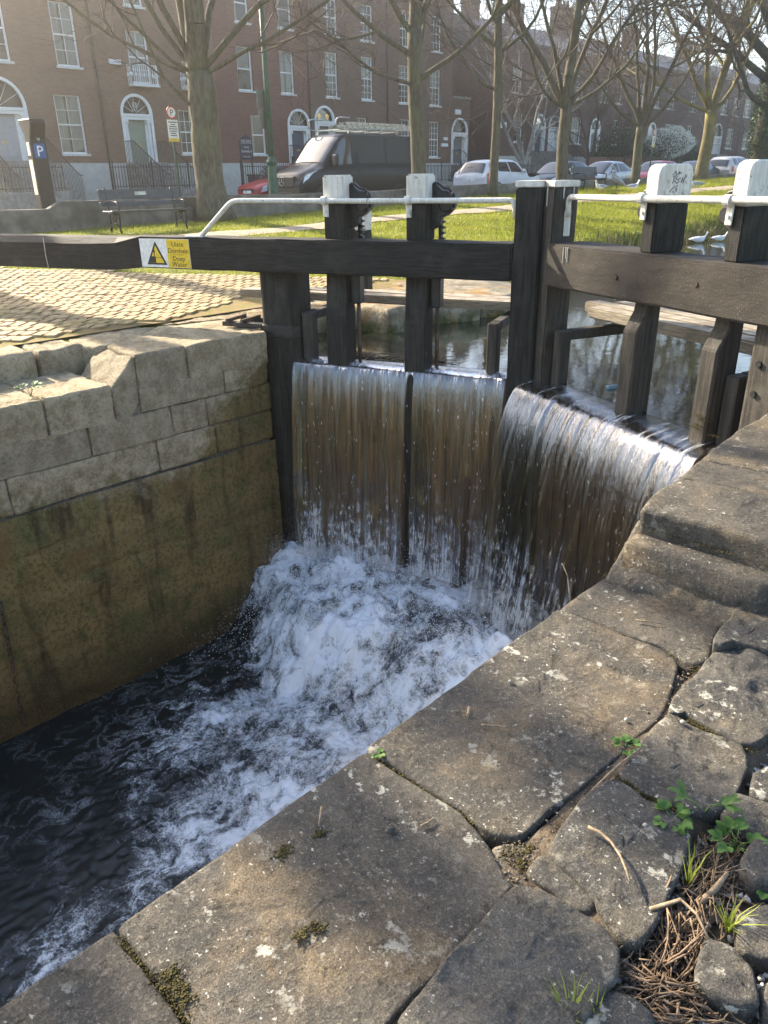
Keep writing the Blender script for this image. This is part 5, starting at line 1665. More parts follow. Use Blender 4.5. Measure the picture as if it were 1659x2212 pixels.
class Car:
    """body lofted along local y (front at 0). st rows: y, z_bottom, z_belt, z_top, half_low, half_belt, half_top"""
    def __init__(s, st, n=70, sm=2):
        st = np.array(st, float)
        s.y = np.linspace(st[0, 0], st[-1, 0], n)
        s.p = [smooth1(np.interp(s.y, st[:, 0], st[:, k]), sm) for k in range(1, 7)]
        zb, zs, zt, wl, wb, wt = s.p
        zt = np.maximum(zt, zs + .02)
        def pt(x, z):
            return np.stack([x, s.y, z], 1)
        zm = zb + (zs - zb) * .45
        half = [pt(wl * .8, zb), pt(wl, zb + .06), pt(wl * 1.0, zb + (zs - zb) * .25), pt(wb * 1.0, zm), pt(wb, zb + (zs - zb) * .75), pt(wb * .985, zs - .02), pt(wb * .965, zs + .01),
                pt(wb * .965 * .5 + wt * .5, (zs + zt) / 2 - .01), pt(wt, zt - .07), pt(wt * .9, zt - .015), pt(wt * .55, zt + .012), pt(wt * 0, zt + .02)]
        s.half = np.stack(half, 1)            # n, 12, 3
        s.NB, s.NT = 6, 8
        mir = s.half[:, :-1][:, ::-1] * np.array([-1, 1, 1])
        s.ring = np.concatenate([s.half, mir], 1)
    def body(s, root, mat, name='body'):
        n, k = s.ring.shape[:2]
        V = s.ring.reshape(-1, 3)
        Q = grid_quads(n, k, True)
        c0, c1 = V[:k].mean(0), V[-k:].mean(0)
        V = np.vstack([V, c0, c1])
        T = [(i, len(V) - 2, (i + 1) % k) for i in range(k)] + [((n - 1) * k + (i + 1) % k, len(V) - 1, (n - 1) * k + i) for i in range(k)]
        o = link(name, npmesh(name, V, Q, T, True), mat, root)
        return auto_smooth(o, .75)
    def at(s, y, r):
        """point on right half at lengthwise y and ring position r (float 0..11)"""
        i = np.interp(y, s.y, np.arange(len(s.y)))
        a, b = int(min(i, len(s.y) - 2)), 0
        f = i - a
        r0 = int(min(r, 10))
        g = r - r0
        P = s.half
        return (P[a, r0] * (1 - f) + P[a + 1, r0] * f) * (1 - g) + (P[a, r0 + 1] * (1 - f) + P[a + 1, r0 + 1] * f) * g
    def patch(s, root, name, mat, fy, r0, r1, side=1, nu=10, nv=5, off=.006, up=0.):
        """fy(v)->(ya,yb) for v 0..1 going up"""
        V = []
        for j in range(nv):
            v = j / (nv - 1)
            ya, yb = fy(v)
            for i in range(nu):
                y = ya + (yb - ya) * i / (nu - 1)
                p = s.at(y, r0 + (r1 - r0) * v).copy()
                p[0] += off
                p[2] += up
                p[0] *= side
                V.append(p)
        return link(name, npmesh(name, np.array(V), grid_quads(nv, nu), None, True), mat, root)
    def screen(s, root, name, mat, y0, y1, wide=.93, off=.012, sgn=-1):
        """windscreen or rear glass: the top surface between y0 and y1"""
        V = []
        nu, nv = 9, 9
        for j in range(nv):
            y = y0 + (y1 - y0) * j / (nv - 1)
            for i in range(nu):
                q = -1 + 2 * i / (nu - 1)
                r = 11 - abs(q) * 2.75 * wide
                p = s.at(y, r).copy()
                p[0] *= (1 if q > 0 else -1)
                p[1] += sgn * off
                p[2] += off * .8
                V.append(p)
        return link(name, npmesh(name, np.array(V), grid_quads(nv, nu), None, True), mat, root)

def wheel(root, x, y, r_, side, w=.2):
    mb = MB().lathe([(r_ * .62, -w / 2), (r_ * .92, -w / 2), (r_, -w / 2 + .03), (r_, w / 2 - .03), (r_ * .92, w / 2), (r_ * .62, w / 2)], (x, y, r_), 24, 'x')
    t = mb.build('wheel', MT['tyre'], root)
    auto_smooth(t)
    mb = MB()
    xx = x + side * (w / 2 - .02)
    mb.lathe([(r_ * .6, 0), (r_ * .62, .012 * side), (r_ * .54, .0)], (xx, y, r_), 20, 'x')
    for k in range(5):
        a = 2 * math.pi * k / 5
        mb.tube([(xx + side * .012, y + .03 * math.cos(a), r_ + .03 * math.sin(a)), (xx + side * .012, y + r_ * .58 * math.cos(a), r_ + r_ * .58 * math.sin(a))], [.035, .025], 6)
    mb.build('rim', MT['alloy'], t)
    mb = MB()
    n = 14
    for k in range(n):
        a0, a1 = -.15 + (math.pi + .3) * k / n, -.15 + (math.pi + .3) * (k + 1) / n
        c = []
        for xx2 in (x + side * (w / 2 - .06), x + side * (w / 2 + .012)):
            for (a, rr_) in ((a0, r_ + .02), (a0, r_ + .085), (a1, r_ + .085), (a1, r_ + .02)):
                c.append((xx2, y + rr_ * math.cos(a), r_ + rr_ * math.sin(a)))
        mb.hexa(c)
    mb.build('wheel_arch', MT['black'], root)

def make_car(name, label, loc, flip, color, st, L, W, side_win, wind, rear, wheels, tail='red', head=None, extra=None, z_plate=.45, group='cars parked along the kerb', wr=.32):
    r_ = thing(name, label, 'car' if name != 'parked_van' else 'van', loc, math.pi if flip else 0, group)
    C = Car(st)
    C.body(r_, color)
    for sd_ in (1, -1):
        for (ya, yb, yc, yd) in side_win:
            C.patch(r_, 'side_window', MT['cglass'], lambda v: (ya + (yc - ya) * v, yb + (yd - yb) * v), 6.15, 7.9, sd_)
        for wy in wheels:
            wheel(r_, sd_ * (W / 2 - .1), wy, wr, sd_)
    C.screen(r_, 'windscreen', MT['cglass'], *wind)
    C.screen(r_, 'rear_window', MT['cglass'], *rear, sgn=1)
    for sd_ in (1, -1):
        hy, h0, h1 = head
        C.patch(r_, 'headlight', MT['lamp'], lambda v: (hy[0] + .1 * v, hy[1] + .12 * v), h0, h1, sd_, off=.012)
        ty, t0, t1 = tail
        C.patch(r_, 'tail_light', MT['redlamp'], lambda v: (ty[0], ty[1]), t0, t1, sd_, off=.014)
        w = W / 2 - .02
        MB().lathe([(.01, -.1), (.08, -.06), (.09, .02), (.06, .1), (.01, .12)], (sd_ * (w + .1), wind[0] + .5, C.at(wind[0] + .5, 6)[2] + .08), 10, 'x').build('mirror', color, r_, smooth=True)
        for dy in [q[0] for q in side_win[:2]]:
            p = C.at(dy + .55, 5.2)
            MB().box(sd_ * p[0] - .012, sd_ * p[0] + .02, dy + .45, dy + .62, p[2] - .02, p[2] + .01).build('door_handle', color, r_, .005)
    MB().box(-.26, .26, -.012, .01, z_plate, z_plate + .11).build('number_plate', MT['plate'], r_)
    MB().box(-.26, .26, L - .01, L + .012, .72, .83).build('number_plate', MT['plate'], r_)
    # grille
    MB().box(-.42, .42, -.008, .06, .5, .62).build('grille', MT['black'], r_, .01)
    if extra:
        extra(r_, C)
    return r_
MT['lamp'] = simple('headlamp', (.75, .78, .8), .08, .8, .0, var=.1)
MT['redlamp'] = simple('tail_lamp', (.55, .02, .02), .15, .6)
MT['plate'] = simple('plate_white', (.75, .75, .72), .5)
P_white = paint('paint_white', (.66, .68, .7))
P_dark = paint('paint_black', (.018, .02, .024))
P_silver = paint('paint_silver', (.5, .52, .54), .3, .35)
P_red = paint('paint_red', (.42, .02, .03))
P_blue = paint('paint_navy', (.03, .045, .08))
P_grey = paint('paint_charcoal', (.014, .018, .019), .3)
P_beige = paint('paint_pale_gold', (.5, .47, .42), .3, .2)

hatch = [(0, .32, .62, .64, .5, .55, .5), (.06, .22, .72, .74, .72, .78, .7), (.3, .2, .8, .84, .8, .86, .78), (.95, .2, .92, .95, .84, .88, .76), (1.05, .2, .93, 1.0, .84, .88, .72), (1.75, .2, .96, 1.42, .85, .89, .62), (2.2, .2, .97, 1.5, .85, .89, .6), (3.0, .2, .99, 1.48, .85, .89, .6), (3.55, .2, 1.02, 1.38, .85, .88, .58), (3.85, .22, 1.02, 1.08, .83, .86, .62), (4.0, .3, .85, .95, .76, .8, .6), (4.03, .4, .75, .8, .7, .74, .56)]
mini = [(0, .34, .66, .68, .55, .6, .55), (.05, .24, .8, .84, .76, .82, .76), (.3, .22, .94, .98, .84, .88, .8), (1.0, .22, 1.0, 1.05, .87, .9, .76), (1.1, .22, 1.02, 1.1, .87, .9, .72), (1.6, .22, 1.03, 1.5, .88, .91, .64), (1.95, .22, 1.04, 1.56, .88, .91, .63), (3.2, .22, 1.08, 1.55, .88, .91, .62), (3.7, .22, 1.1, 1.48, .88, .91, .6), (3.98, .24, 1.08, 1.12, .86, .9, .68), (4.08, .34, .9, .96, .8, .84, .66), (4.1, .42, .8, .84, .74, .78, .6)]
fast = [(0, .3, .55, .57, .5, .55, .5), (.06, .2, .66, .69, .72, .78, .7), (.35, .18, .76, .82, .8, .85, .76), (.95, .18, .88, .92, .83, .87, .74), (1.05, .18, .9, .98, .83, .87, .7), (1.9, .18, .93, 1.42, .84, .87, .6), (2.35, .18, .95, 1.49, .84, .87, .58), (3.1, .18, .98, 1.46, .84, .87, .57), (3.9, .2, 1.02, 1.22, .84, .86, .56), (4.35, .26, 1.0, 1.06, .8, .84, .6), (4.45, .34, .86, .9, .74, .8, .6), (4.48, .4, .75, .8, .7, .74, .56)]
suv = [(0, .4, .75, .78, .6, .66, .6), (.05, .3, .9, .95, .8, .86, .78), (.4, .28, 1.02, 1.08, .9, .94, .84), (1.15, .28, 1.12, 1.17, .92, .96, .8), (1.25, .28, 1.13, 1.22, .92, .96, .76), (1.85, .28, 1.15, 1.62, .92, .96, .68), (2.3, .28, 1.16, 1.7, .92, .96, .66), (3.7, .28, 1.18, 1.68, .92, .96, .65), (4.25, .3, 1.18, 1.5, .9, .95, .64), (4.5, .36, 1.1, 1.16, .86, .9, .68), (4.6, .44, .9, .95, .8, .84, .62)]
XC = -21.3
def rz_(y):
    return roadz(y)
make_car('parked_car', 'white hatchback with red tail lights seen from behind, left of the thin tree', (XC, 27.2 + 4.1, rz_(29)), True, P_white, mini, 4.1, 1.8, [(1.35, 2.35, 1.78, 2.35), (2.42, 3.2, 2.42, 3.15), (3.27, 3.85, 3.22, 3.6)], (1.05, 1.75), (3.72, 4.0), (.75, 3.3), ((3.86, 4.0), 3.2, 5.6), ((.12, .3), 4.2, 5.6))
make_car('parked_car', 'dark hatchback facing left behind the forked trunk', (XC, 32.0, rz_(34)), False, P_dark, hatch, 4.03, 1.76, [(1.3, 2.2, 1.9, 2.2), (2.27, 3.1, 2.27, 3.05), (3.17, 3.6, 3.12, 3.4)], (1.0, 1.85), (3.5, 3.95), (.72, 3.25), ((3.75, 3.93), 3.8, 5.8), ((.1, .38), 4.2, 5.6))
make_car('parked_car', 'silver fastback saloon facing left behind the park bench', (XC, 36.0, rz_(38)), False, P_silver, fast, 4.48, 1.75, [(1.35, 2.3, 2.0, 2.35), (2.38, 3.25, 2.42, 3.15), (3.32, 3.75, 3.22, 3.4)], (1.0, 2.0), (3.2, 4.2), (.8, 3.5), ((4.2, 4.4), 3.8, 5.8), ((.1, .42), 4.0, 5.6))
make_car('parked_car', 'red hatchback facing left beside the white capped paddle post', (XC, 41.8, rz_(43)), False, P_red, hatch, 4.03, 1.76, [(1.3, 2.2, 1.9, 2.2), (2.27, 3.1, 2.27, 3.05)], (1.0, 1.85), (3.5, 3.95), (.72, 3.25), ((3.75, 3.93), 3.8, 5.8), ((.1, .38), 4.2, 5.6))
make_car('parked_car', 'black saloon half hidden by the lichened tree', (XC, 46.6, rz_(48)), False, P_dark, fast, 4.48, 1.75, [(1.35, 2.3, 2.0, 2.35), (2.38, 3.25, 2.42, 3.15)], (1.0, 2.0), (3.2, 4.2), (.8, 3.5), ((4.2, 4.4), 3.8, 5.8), ((.1, .42), 4.0, 5.6))
make_car('parked_car', 'navy estate car seen from behind, before the pale off-roader', (XC - .2, 51.3 + 4.03, rz_(53)), True, P_blue, hatch, 4.03, 1.76, [(1.3, 2.2, 1.9, 2.2), (2.27, 3.1, 2.27, 3.05)], (1.0, 1.85), (3.5, 3.95), (.72, 3.25), ((3.75, 3.93), 3.8, 5.8), ((.1, .38), 4.2, 5.6))
make_car('parked_car', 'pale gold off-road car seen from behind at the right edge', (XC + .6, 50.6 + 4.6, rz_(53)), True, P_beige, suv, 4.6, 1.92, [(1.5, 2.45, 1.95, 2.45), (2.52, 3.35, 2.52, 3.3), (3.42, 4.1, 3.4, 3.85)], (1.2, 1.95), (4.2, 4.5), (.85, 3.7), ((4.2, 4.45), 3.6, 5.6), ((.12, .4), 4.2, 5.6), wr=.36)
make_car('parked_car', 'red saloon parked across the road in front of the van', (-27.2, 20.3, rz_(22)), False, P_red, fast, 4.48, 1.75, [(1.35, 2.3, 2.0, 2.35), (2.38, 3.25, 2.42, 3.15)], (1.0, 2.0), (3.2, 4.2), (.8, 3.5), ((4.2, 4.4), 3.8, 5.8), ((.1, .42), 3.6, 5.8))

van = [(0, .42, .72, .76, .7, .78, .7), (.05, .28, .95, 1.0, .86, .92, .82), (.2, .26, 1.1, 1.16, .92, .97, .84), (.55, .26, 1.2, 1.28, .95, .99, .84), (1.0, .26, 1.28, 1.4, .96, 1.0, .84), (1.08, .26, 1.3, 1.46, .96, 1.0, .84), (1.8, .26, 1.32, 2.2, .97, 1.0, .82), (2.05, .26, 1.33, 2.35, .97, 1.0, .83), (2.5, .26, 1.34, 2.4, .97, 1.0, .85), (5.7, .26, 1.34, 2.4, .97, 1.0, .86), (5.88, .28, 1.34, 2.34, .96, .99, .84), (5.93, .4, 1.3, 2.2, .92, .95, .8)]
_pb = P_grey.node_tree.nodes['Principled BSDF']
_pb.inputs['Specular IOR Level'].default_value = .25
_pb.inputs['Coat Weight'].default_value = .05
VL = (-21.6, 17.6, roadz(20))
vn = thing('parked_van', 'dark grey panel van with ladders on its roof rack, parked by the wall', 'van', VL, 0, None)
C = Car(van, 90, 2)
C.body(vn, P_grey)
for s in (1, -1):
    C.patch(vn, 'door_window', MT['cglass'], lambda v: (1.32 + .5 * v, 2.3), 6.2, 7.9, s)
    C.patch(vn, 'quarter_light', MT['cglass'], lambda v: (1.2 + .35 * v, 1.3 + .47 * v), 6.25, 7.6, s, 4)
    C.patch(vn, 'side_panel', P_grey, lambda v: (2.62, 3.95), 6.2, 7.7, s, off=-.0 + .012)
    C.patch(vn, 'side_panel', P_grey, lambda v: (4.02, 5.6), 6.2, 7.7, s, off=.012)
    C.patch(vn, 'rub_strip', MT['black'], lambda v: (.45, 5.8), 2.1, 2.7, s, 30, 3, off=.012)
    for yy in (2.42, 3.98, 5.68):
        C.patch(vn, 'door_seam', MT['black'], lambda v: (yy, yy + .012), 1.2, 8.0, s, 2, 14, off=.004)
    C.patch(vn, 'headlight', MT['lamp'], lambda v: (.1 + .08 * v, .28 + .5 * v), 4.4, 5.9, s, off=.012)
    C.patch(vn, 'tail_light', MT['redlamp'], lambda v: (5.8, 5.91), 3.2, 6.2, s, off=.012)
    MB().box(s * 1.02 - .05, s * 1.02 + .13 * s + .05, 1.35, 1.5, 1.38, 1.72).build('mirror', MT['black'], vn, .03)
    for yy in (2.2, 2.55):
        MB().box(s * 1.0 - .01, s * 1.02, yy, yy + .17, 1.2, 1.25).build('door_handle', MT['black'], vn, .01)
    for wy in (.98, 4.65):
        wheel(vn, s * .9, wy, .35, s)
C.screen(vn, 'windscreen', MT['cglass'], 1.1, 1.9, .95)
g = MB()
g.box(-.6, .6, -.02, .1, .72, 1.08)
gr = g.build('grille', MT['black'], vn, .03)
for k in range(4):
    MB().box(-.55, .55, -.035, -.021, .76 + .085 * k, .795 + .085 * k).build('grille_bar', P_grey, gr, .006)
mb = MB()
mb.tube([(.13 * math.cos(2 * math.pi * k / 20), -.045, .92 + .13 * math.sin(2 * math.pi * k / 20)) for k in range(21)], .011, 6)
for k in range(3):
    a = math.pi / 2 + 2 * math.pi * k / 3
    mb.tube([(0, -.045, .92), (.125 * math.cos(a), -.045, .92 + .125 * math.sin(a))], [.022, .004], 6)
mb.build('star_badge', MT['steel'], vn)
MB().box(-.5, .5, -.02, .05, .36, .6).build('bumper_intake', MT['black'], vn, .02)
for s in (1, -1):
    MB().tube([(s * .2, 1.0, 1.43), (s * .55, 1.12, 1.5), (s * .1 + .25, 1.16, 1.54)], .012, 5).build('wiper', MT['black'], vn)
# roof rack
for yy in (2.35, 3.15, 3.95, 4.75, 5.5):
    MB().box(-.8, .8, yy - .02, yy + .02, 2.5, 2.54).box(-.78, -.74, yy - .015, yy + .015, 2.38, 2.5).box(.74, .78, yy - .015, yy + .015, 2.38, 2.5).build('rack_bar', MT['steel'], vn)
for s in (1, -1):
    MB().tube([(s * .78, 2.2, 2.52), (s * .78, 5.7, 2.52)], .018, 6).build('rack_rail', MT['steel'], vn)
    MB().tube(arc((s * .7, 2.2, 2.5), (s * .7, 1.85, 2.52), (s * .7, 1.85, 2.68)) + arc((s * .7, 1.85, 2.7), (s * .7, 1.86, 2.86), (s * .7, 2.1, 2.86)) + [Vector((s * .7, 2.5, 2.86))], .025, 8).build('rack_hoop', MT['steel'], vn, smooth=True)
MT['alu'] = simple('aluminium_ladder', (.52, .49, .42), .45, .5, .3)
for i, (xx, y0, y1, z) in enumerate(((.42, 1.95, 5.4, 2.56), (-.1, 2.5, 6.2, 2.56))):
    ld = wthing('ladder', ('aluminium ladder on the near side of the van roof rack' if i == 0 else 'aluminium extension ladder on the far side of the van roof rack'), 'ladder', (VL[0] + xx, VL[1] + y0, VL[2] + z), 'ladders on the van roof')
    for lv in (0, 1):
        for e in (-.17, .17):
            MB().box(VL[0] + xx + e - .015, VL[0] + xx + e + .015, VL[1] + y0 + lv * .5, VL[1] + y1, VL[2] + z + .1 * lv, VL[2] + z + .1 * lv + .085).build('stile', MT['alu'], ld, .004)
        k = 0
        yy = y0 + lv * .5 + .2
        while yy < y1:
            MB().box(VL[0] + xx - .19, VL[0] + xx + .19, VL[1] + yy - .017, VL[1] + yy + .017, VL[2] + z + .1 * lv + .025, VL[2] + z + .1 * lv + .058).build('rung', MT['rust'] if 0 else MT['iron'], ld)
            yy += .28

# ------------------------------------------------------------------ street and park furniture
pm = wthing('parking_meter', 'tall dark parking meter with blue P panel behind the low wall', 'parking meter', (-18.25, 8.05, .5))
f = lambda u, v, w: (-18.25 + w, 8.05 + u, v)
MT['meter'] = simple('meter_paint', (.022, .022, .02), .6, .3, var=.2)
f2 = lambda u, v, w: (-18.25 + u, 8.05 + w, v)
MB().prism([(-.14, .5), (.14, .5), (.14, 2.3), (.2, 2.42), (.3, 2.62), (.26, 2.7), (-.3, 2.7), (-.3, 2.6), (-.14, 2.4)], f2, -.17, .17).build('case', MT['meter'], pm, .02)
MT['pblue'] = simple('parking_blue', (.02, .09, .28), .4)
MB().box(-18.108, -18.1, 7.93, 8.17, 1.93, 2.22).build('blue_panel', MT['pblue'], pm)
text_on('P', .3, (-18.097, 8.05, 1.97), (0, 1, 0), (0, 0, 1), MT['frame'], pm)
for k in range(3):
    a0 = [(-18.1, 7.97 + (.05 + .035 * k) * math.cos(a), 2.36 + (.05 + .035 * k) * math.sin(a)) for a in np.linspace(-.8, .8, 7)]
    MB().tube(a0, .007, 4).build('wave_symbol', MT['frame'], pm)
MB().box(-18.25 - .09, -18.25 + .08, 7.872, 7.879, 1.2, 1.9).build('side_screen', MT['steel'], pm)
MB().box(-18.25 - .08, -18.25 + .06, 7.872, 7.879, 1.98, 2.25).build('instruction_panel', MT['frame'], pm)

def bench(name, label, loc, rz, group):
    b = thing(name, label, 'bench', loc, rz, group)
    # local: seat faces +x, length along y, 1.85 long
    L = 1.85
    MT.setdefault('benchw', simple('bench_wood', (.06, .06, .062), .5, .4, var=.25, scale=10))
    for k in range(4):
        MB().box(-.2 + k * .115, -.2 + k * .115 + .095, -L / 2, L / 2, .40 + .008 * (k == 3), .435 + .008 * (k == 3)).build('seat_slat', MT['benchw'], b, .008)
    for (z0, z1, xx) in ((.52, .6, -.235), (.64, .84, -.275)):
        MB().add([(xx, -L / 2, z0), (xx, L / 2, z0), (xx - .035, L / 2, z1), (xx - .035, -L / 2, z1), (xx - .03, -L / 2, z0), (xx - .03, L / 2, z0), (xx - .065, L / 2, z1), (xx - .065, -L / 2, z1)], [(0, 1, 2, 3), (7, 6, 5, 4), (0, 4, 5, 1), (1, 5, 6, 2), (2, 6, 7, 3), (3, 7, 4, 0)]).build('back_slat', MT['benchw'], b, .006)
    for yy in (-L / 2 + .16, L / 2 - .16):
        mb = MB()
        mb.tube([(.2, yy, 0), (.17, yy, .12), (.21, yy, .25), (.2, yy, .4), (.24, yy, .52), (.2, yy, .6), (.1, yy, .6), (-.1, yy, .62), (-.25, yy, .6)], .022, 6)
        mb.tube([(-.28, yy, 0), (-.23, yy, .15), (-.25, yy, .4), (-.3, yy, .7), (-.34, yy, .86)], .024, 6)
        mb.tube([(.2, yy, .38), (-.25, yy, .37)], .022, 6)
        mb.tube([(.17, yy, .12), (0, yy, .2), (-.23, yy, .15)], .016, 6)
        mb.tube([(.0, yy, .2), (.06, yy, .3), (0, yy, .37), (-.08, yy, .3), (0, yy, .2)], .014, 5)
        mb.build('end_frame', MT['iron'], b, smooth=True)
    return b
b1 = bench('park_bench', 'dark park bench with a small plaque, left of the thick tree', (-15.75, 9.12, .455), R(-3), 'park benches')
MB().box(-.27, -.262, -.13, .13, .72, .79).build('plaque', MT['alloy'], b1)
bench('park_bench', 'far park bench by the wall behind the heron', (-16.3, 28.3, .84), 0, 'park benches')

# green cast lamp standard carrying the back of a road sign
lp = wthing('lamp_post', 'green cast iron lamp post with grey sign backs, in front of the van', 'lamp post', (-19.1, 15.2, roadz(15) + .12))
MT['lampg'] = simple('green_cast_iron', (.03, .09, .055), .4, .5, var=.25)
zb = roadz(15) + .12
MB().lathe([(.19, 0), (.19, .06), (.15, .1), (.15, .4), (.17, .44), (.14, .5), (.125, 1.25), (.15, 1.3), (.165, 1.36), (.13, 1.42), (.09, 1.5)], (-19.1, 15.2, zb), 16).build('base', MT['lampg'], lp, smooth=False)
MB().lathe([(.085, 1.5), (.075, 3.5), (.06, 7.0)], (-19.1, 15.2, zb), 14).build('shaft', MT['lampg'], lp, smooth=True)
MB().tube([(-19.1, 15.2, zb + 7), (-19.2, 15.2, zb + 7.5), (-19.9, 15.2, zb + 7.7)], .045, 8).build('arm', MT['lampg'], lp, smooth=True)
MB().lathe([(.05, 0), (.2, -.1), (.22, -.2), (.05, -.3)], (-19.95, 15.2, zb + 7.75), 12).build('lantern', MT['lampg'], lp)
MT['signback'] = simple('sign_back', (.17, .175, .15), .6, .3, .3, var=.1)
MB().box(-19.25, -19.22, 14.93, 15.33, 3.22, 3.72).build('sign_back', MT['signback'], lp, .01)
MB().box(-19.25, -19.22, 14.96, 15.33, 2.74, 3.2).build('sign_back', MT['signback'], lp, .01)

def park_sign(label, x, y, z, group):
    s = wthing('parking_sign', label, 'sign', (x, y, roadz(y) + .12), group)
    MB().tube([(x - .03, y, roadz(y) + .1), (x - .03, y, z + .62)], .03, 8).build('pole', MT['lampg'], s)
    MT.setdefault('sred', simple('sign_red', (.5, .03, .03), .5))
    MB().lathe([(.14, 0), (.14, .012)], (x, y, z + .46), 20, 'x').build('ring', MT['sred'], s)
    MB().lathe([(.112, .0125), (.112, .018)], (x, y, z + .46), 20, 'x').build('disc', MT['sgw'], s)
    text_on('P', .2, (x + .02, y, z + .39), (0, 1, 0), (0, 0, 1), MT['black'], s)
    MB().box(x, x + .012, y - .15, y + .15, z - .12, z + .3).build('plate', MT['sgw'], s, .004)
    MB().box(x, x + .013, y - .15, y + .15, z - .19, z - .125).build('yellow_plate', MT['sgy'], s)
    for k in range(7):
        w = (.12, .06, .11, .12, .1, .08, .09)[k]
        MB().box(x + .0125, x + .014, y - w, y + w, z + .235 - k * .05, z + .255 - k * .05).build('lettering', MT['black'], s)
    return s
park_sign('parking sign plate with P disc left of the thick tree', -18.5, 11.68, 2.52, 'parking plates on poles')
park_sign('far parking sign plate with P disc beside the white blossom', -19.0, 38.6, 2.75, 'parking plates on poles')

fs = wthing('sale_sign', 'dark blue estate agent FOR SALE board on two posts by the railing', 'sign', (-30.6, 22.95, .5))
MT['navy'] = simple('board_navy', (.015, .022, .05), .4)
MB().box(-30.62, -30.58, 22.62, 22.68, .5, 3.0).build('post', MT['black'], fs)
MB().box(-30.62, -30.58, 23.2, 23.26, .5, 3.0).build('post', MT['black'], fs)
MB().prism([(22.6, 2.2), (23.28, 2.2), (23.28, 3.05), (22.94, 3.22), (22.6, 3.05)], lambda u, v, w: (w, u, v), -30.575, -30.54).build('board', MT['navy'], fs)
for txt, sz, z, al in (('FOR SALE', .13, 2.92, 'CENTER'), ('Lisney', .12, 2.68, 'CENTER'), ('Sotheby\'s', .15, 2.5, 'CENTER'), ('01 662 4511', .085, 2.3, 'CENTER')):
    text_on(txt, sz, (-30.537, 22.94, z), (0, 1, 0), (0, 0, 1), MT['frame'], fs, al)
MB().box(-30.539, -30.536, 22.64, 23.24, 2.87, 2.885).build('rule', MT['frame'], fs)
bn = wthing('wheelie_bin', 'black wheelie bin behind the railing by the sale board', 'bin', (-33, 25.2, .52))
MB().prism([(-.25, 0), (.22, 0), (.3, 1.0), (-.3, 1.0)], lambda u, v, w: (-33 + u, 25.2 + w, .52 + v), -.27, .27).build('body', MT['bin'], bn, .02)
MB().prism([(-.34, 1.005), (.34, 1.005), (.3, 1.07), (-.3, 1.1)], lambda u, v, w: (-33 + u, 25.2 + w, .52 + v), -.3, .3).build('lid', MT['bin'], bn, .01)

# paddle stand on the left bank
gp = wthing('paddle_stand', 'small white capped paddle stand with rack gear on the left bank', 'paddle stand', (-6.75, 6.66, .2))
GP = lambda d, o, z: tuple(Vector((-6.75, 6.66, z)) - D1 * d + N1 * o)
plank_mesh('post', GP, -.075, .075, -.08, .08, .2, .915, MT['beam'], gp, .008, 2)
plank_mesh('post_cap', GP, -.078, .078, -.083, .083, .916, 1.175, MT['white'], gp, .012, 1)
MB().prism([(.0, .12), (.06, .13), (.12, .05), (.12, -.06), (.06, -.12), (0, -.14)], lambda u, v, w: GP(.076 + u, .05 + w, .92 + v), -.05, .02).build('bracket', MT['iron'], gp, .006)
mb = MB()
for k in range(16):
    mb.box(.11, .15, .02, .05, .3 + k * .05, .325 + k * .05, GP)
mb.box(.105, .125, .02, .05, .25, 1.12, GP)
mb.build('rack', MT['iron'], gp)
# ------------------------------------------------------------------ trees
RT = np.array([math.cos(YAW), math.sin(YAW), 0])           # picture right, on the ground
DP = np.array([-math.sin(YAW), math.cos(YAW), 0])          # away from the viewer
UP = np.array([0, 0, 1.])

def segs_mesh(name, S, n, org):
    S = np.array(S, float)
    p0, p1, r0, r1 = S[:, :3], S[:, 3:6], S[:, 6], S[:, 7]
    t = p1 - p0
    t /= np.linalg.norm(t, axis=1, keepdims=True) + 1e-9
    ref = np.where(np.abs(t[:, 2:3]) < .9, np.array([[0, 0, 1.]]), np.array([[1., 0, 0]]))
    a = np.cross(t, ref)
    a /= np.linalg.norm(a, axis=1, keepdims=True)
    b = np.cross(t, a)
    k = np.arange(n) * 2 * np.pi / n
    ring = a[:, None] * np.cos(k)[None, :, None] + b[:, None] * np.sin(k)[None, :, None]
    V = np.concatenate([p0[:, None] + ring * r0[:, None, None], p1[:, None] + ring * r1[:, None, None]], 1) - np.array(org)
    i = np.arange(n)
    q = np.stack([i, (i + 1) % n, n + (i + 1) % n, n + i], 1)
    Q = q[None] + (np.arange(len(S)) * 2 * n)[:, None, None]
    return npmesh(name, V.reshape(-1, 3), Q.reshape(-1, 4), None, True)

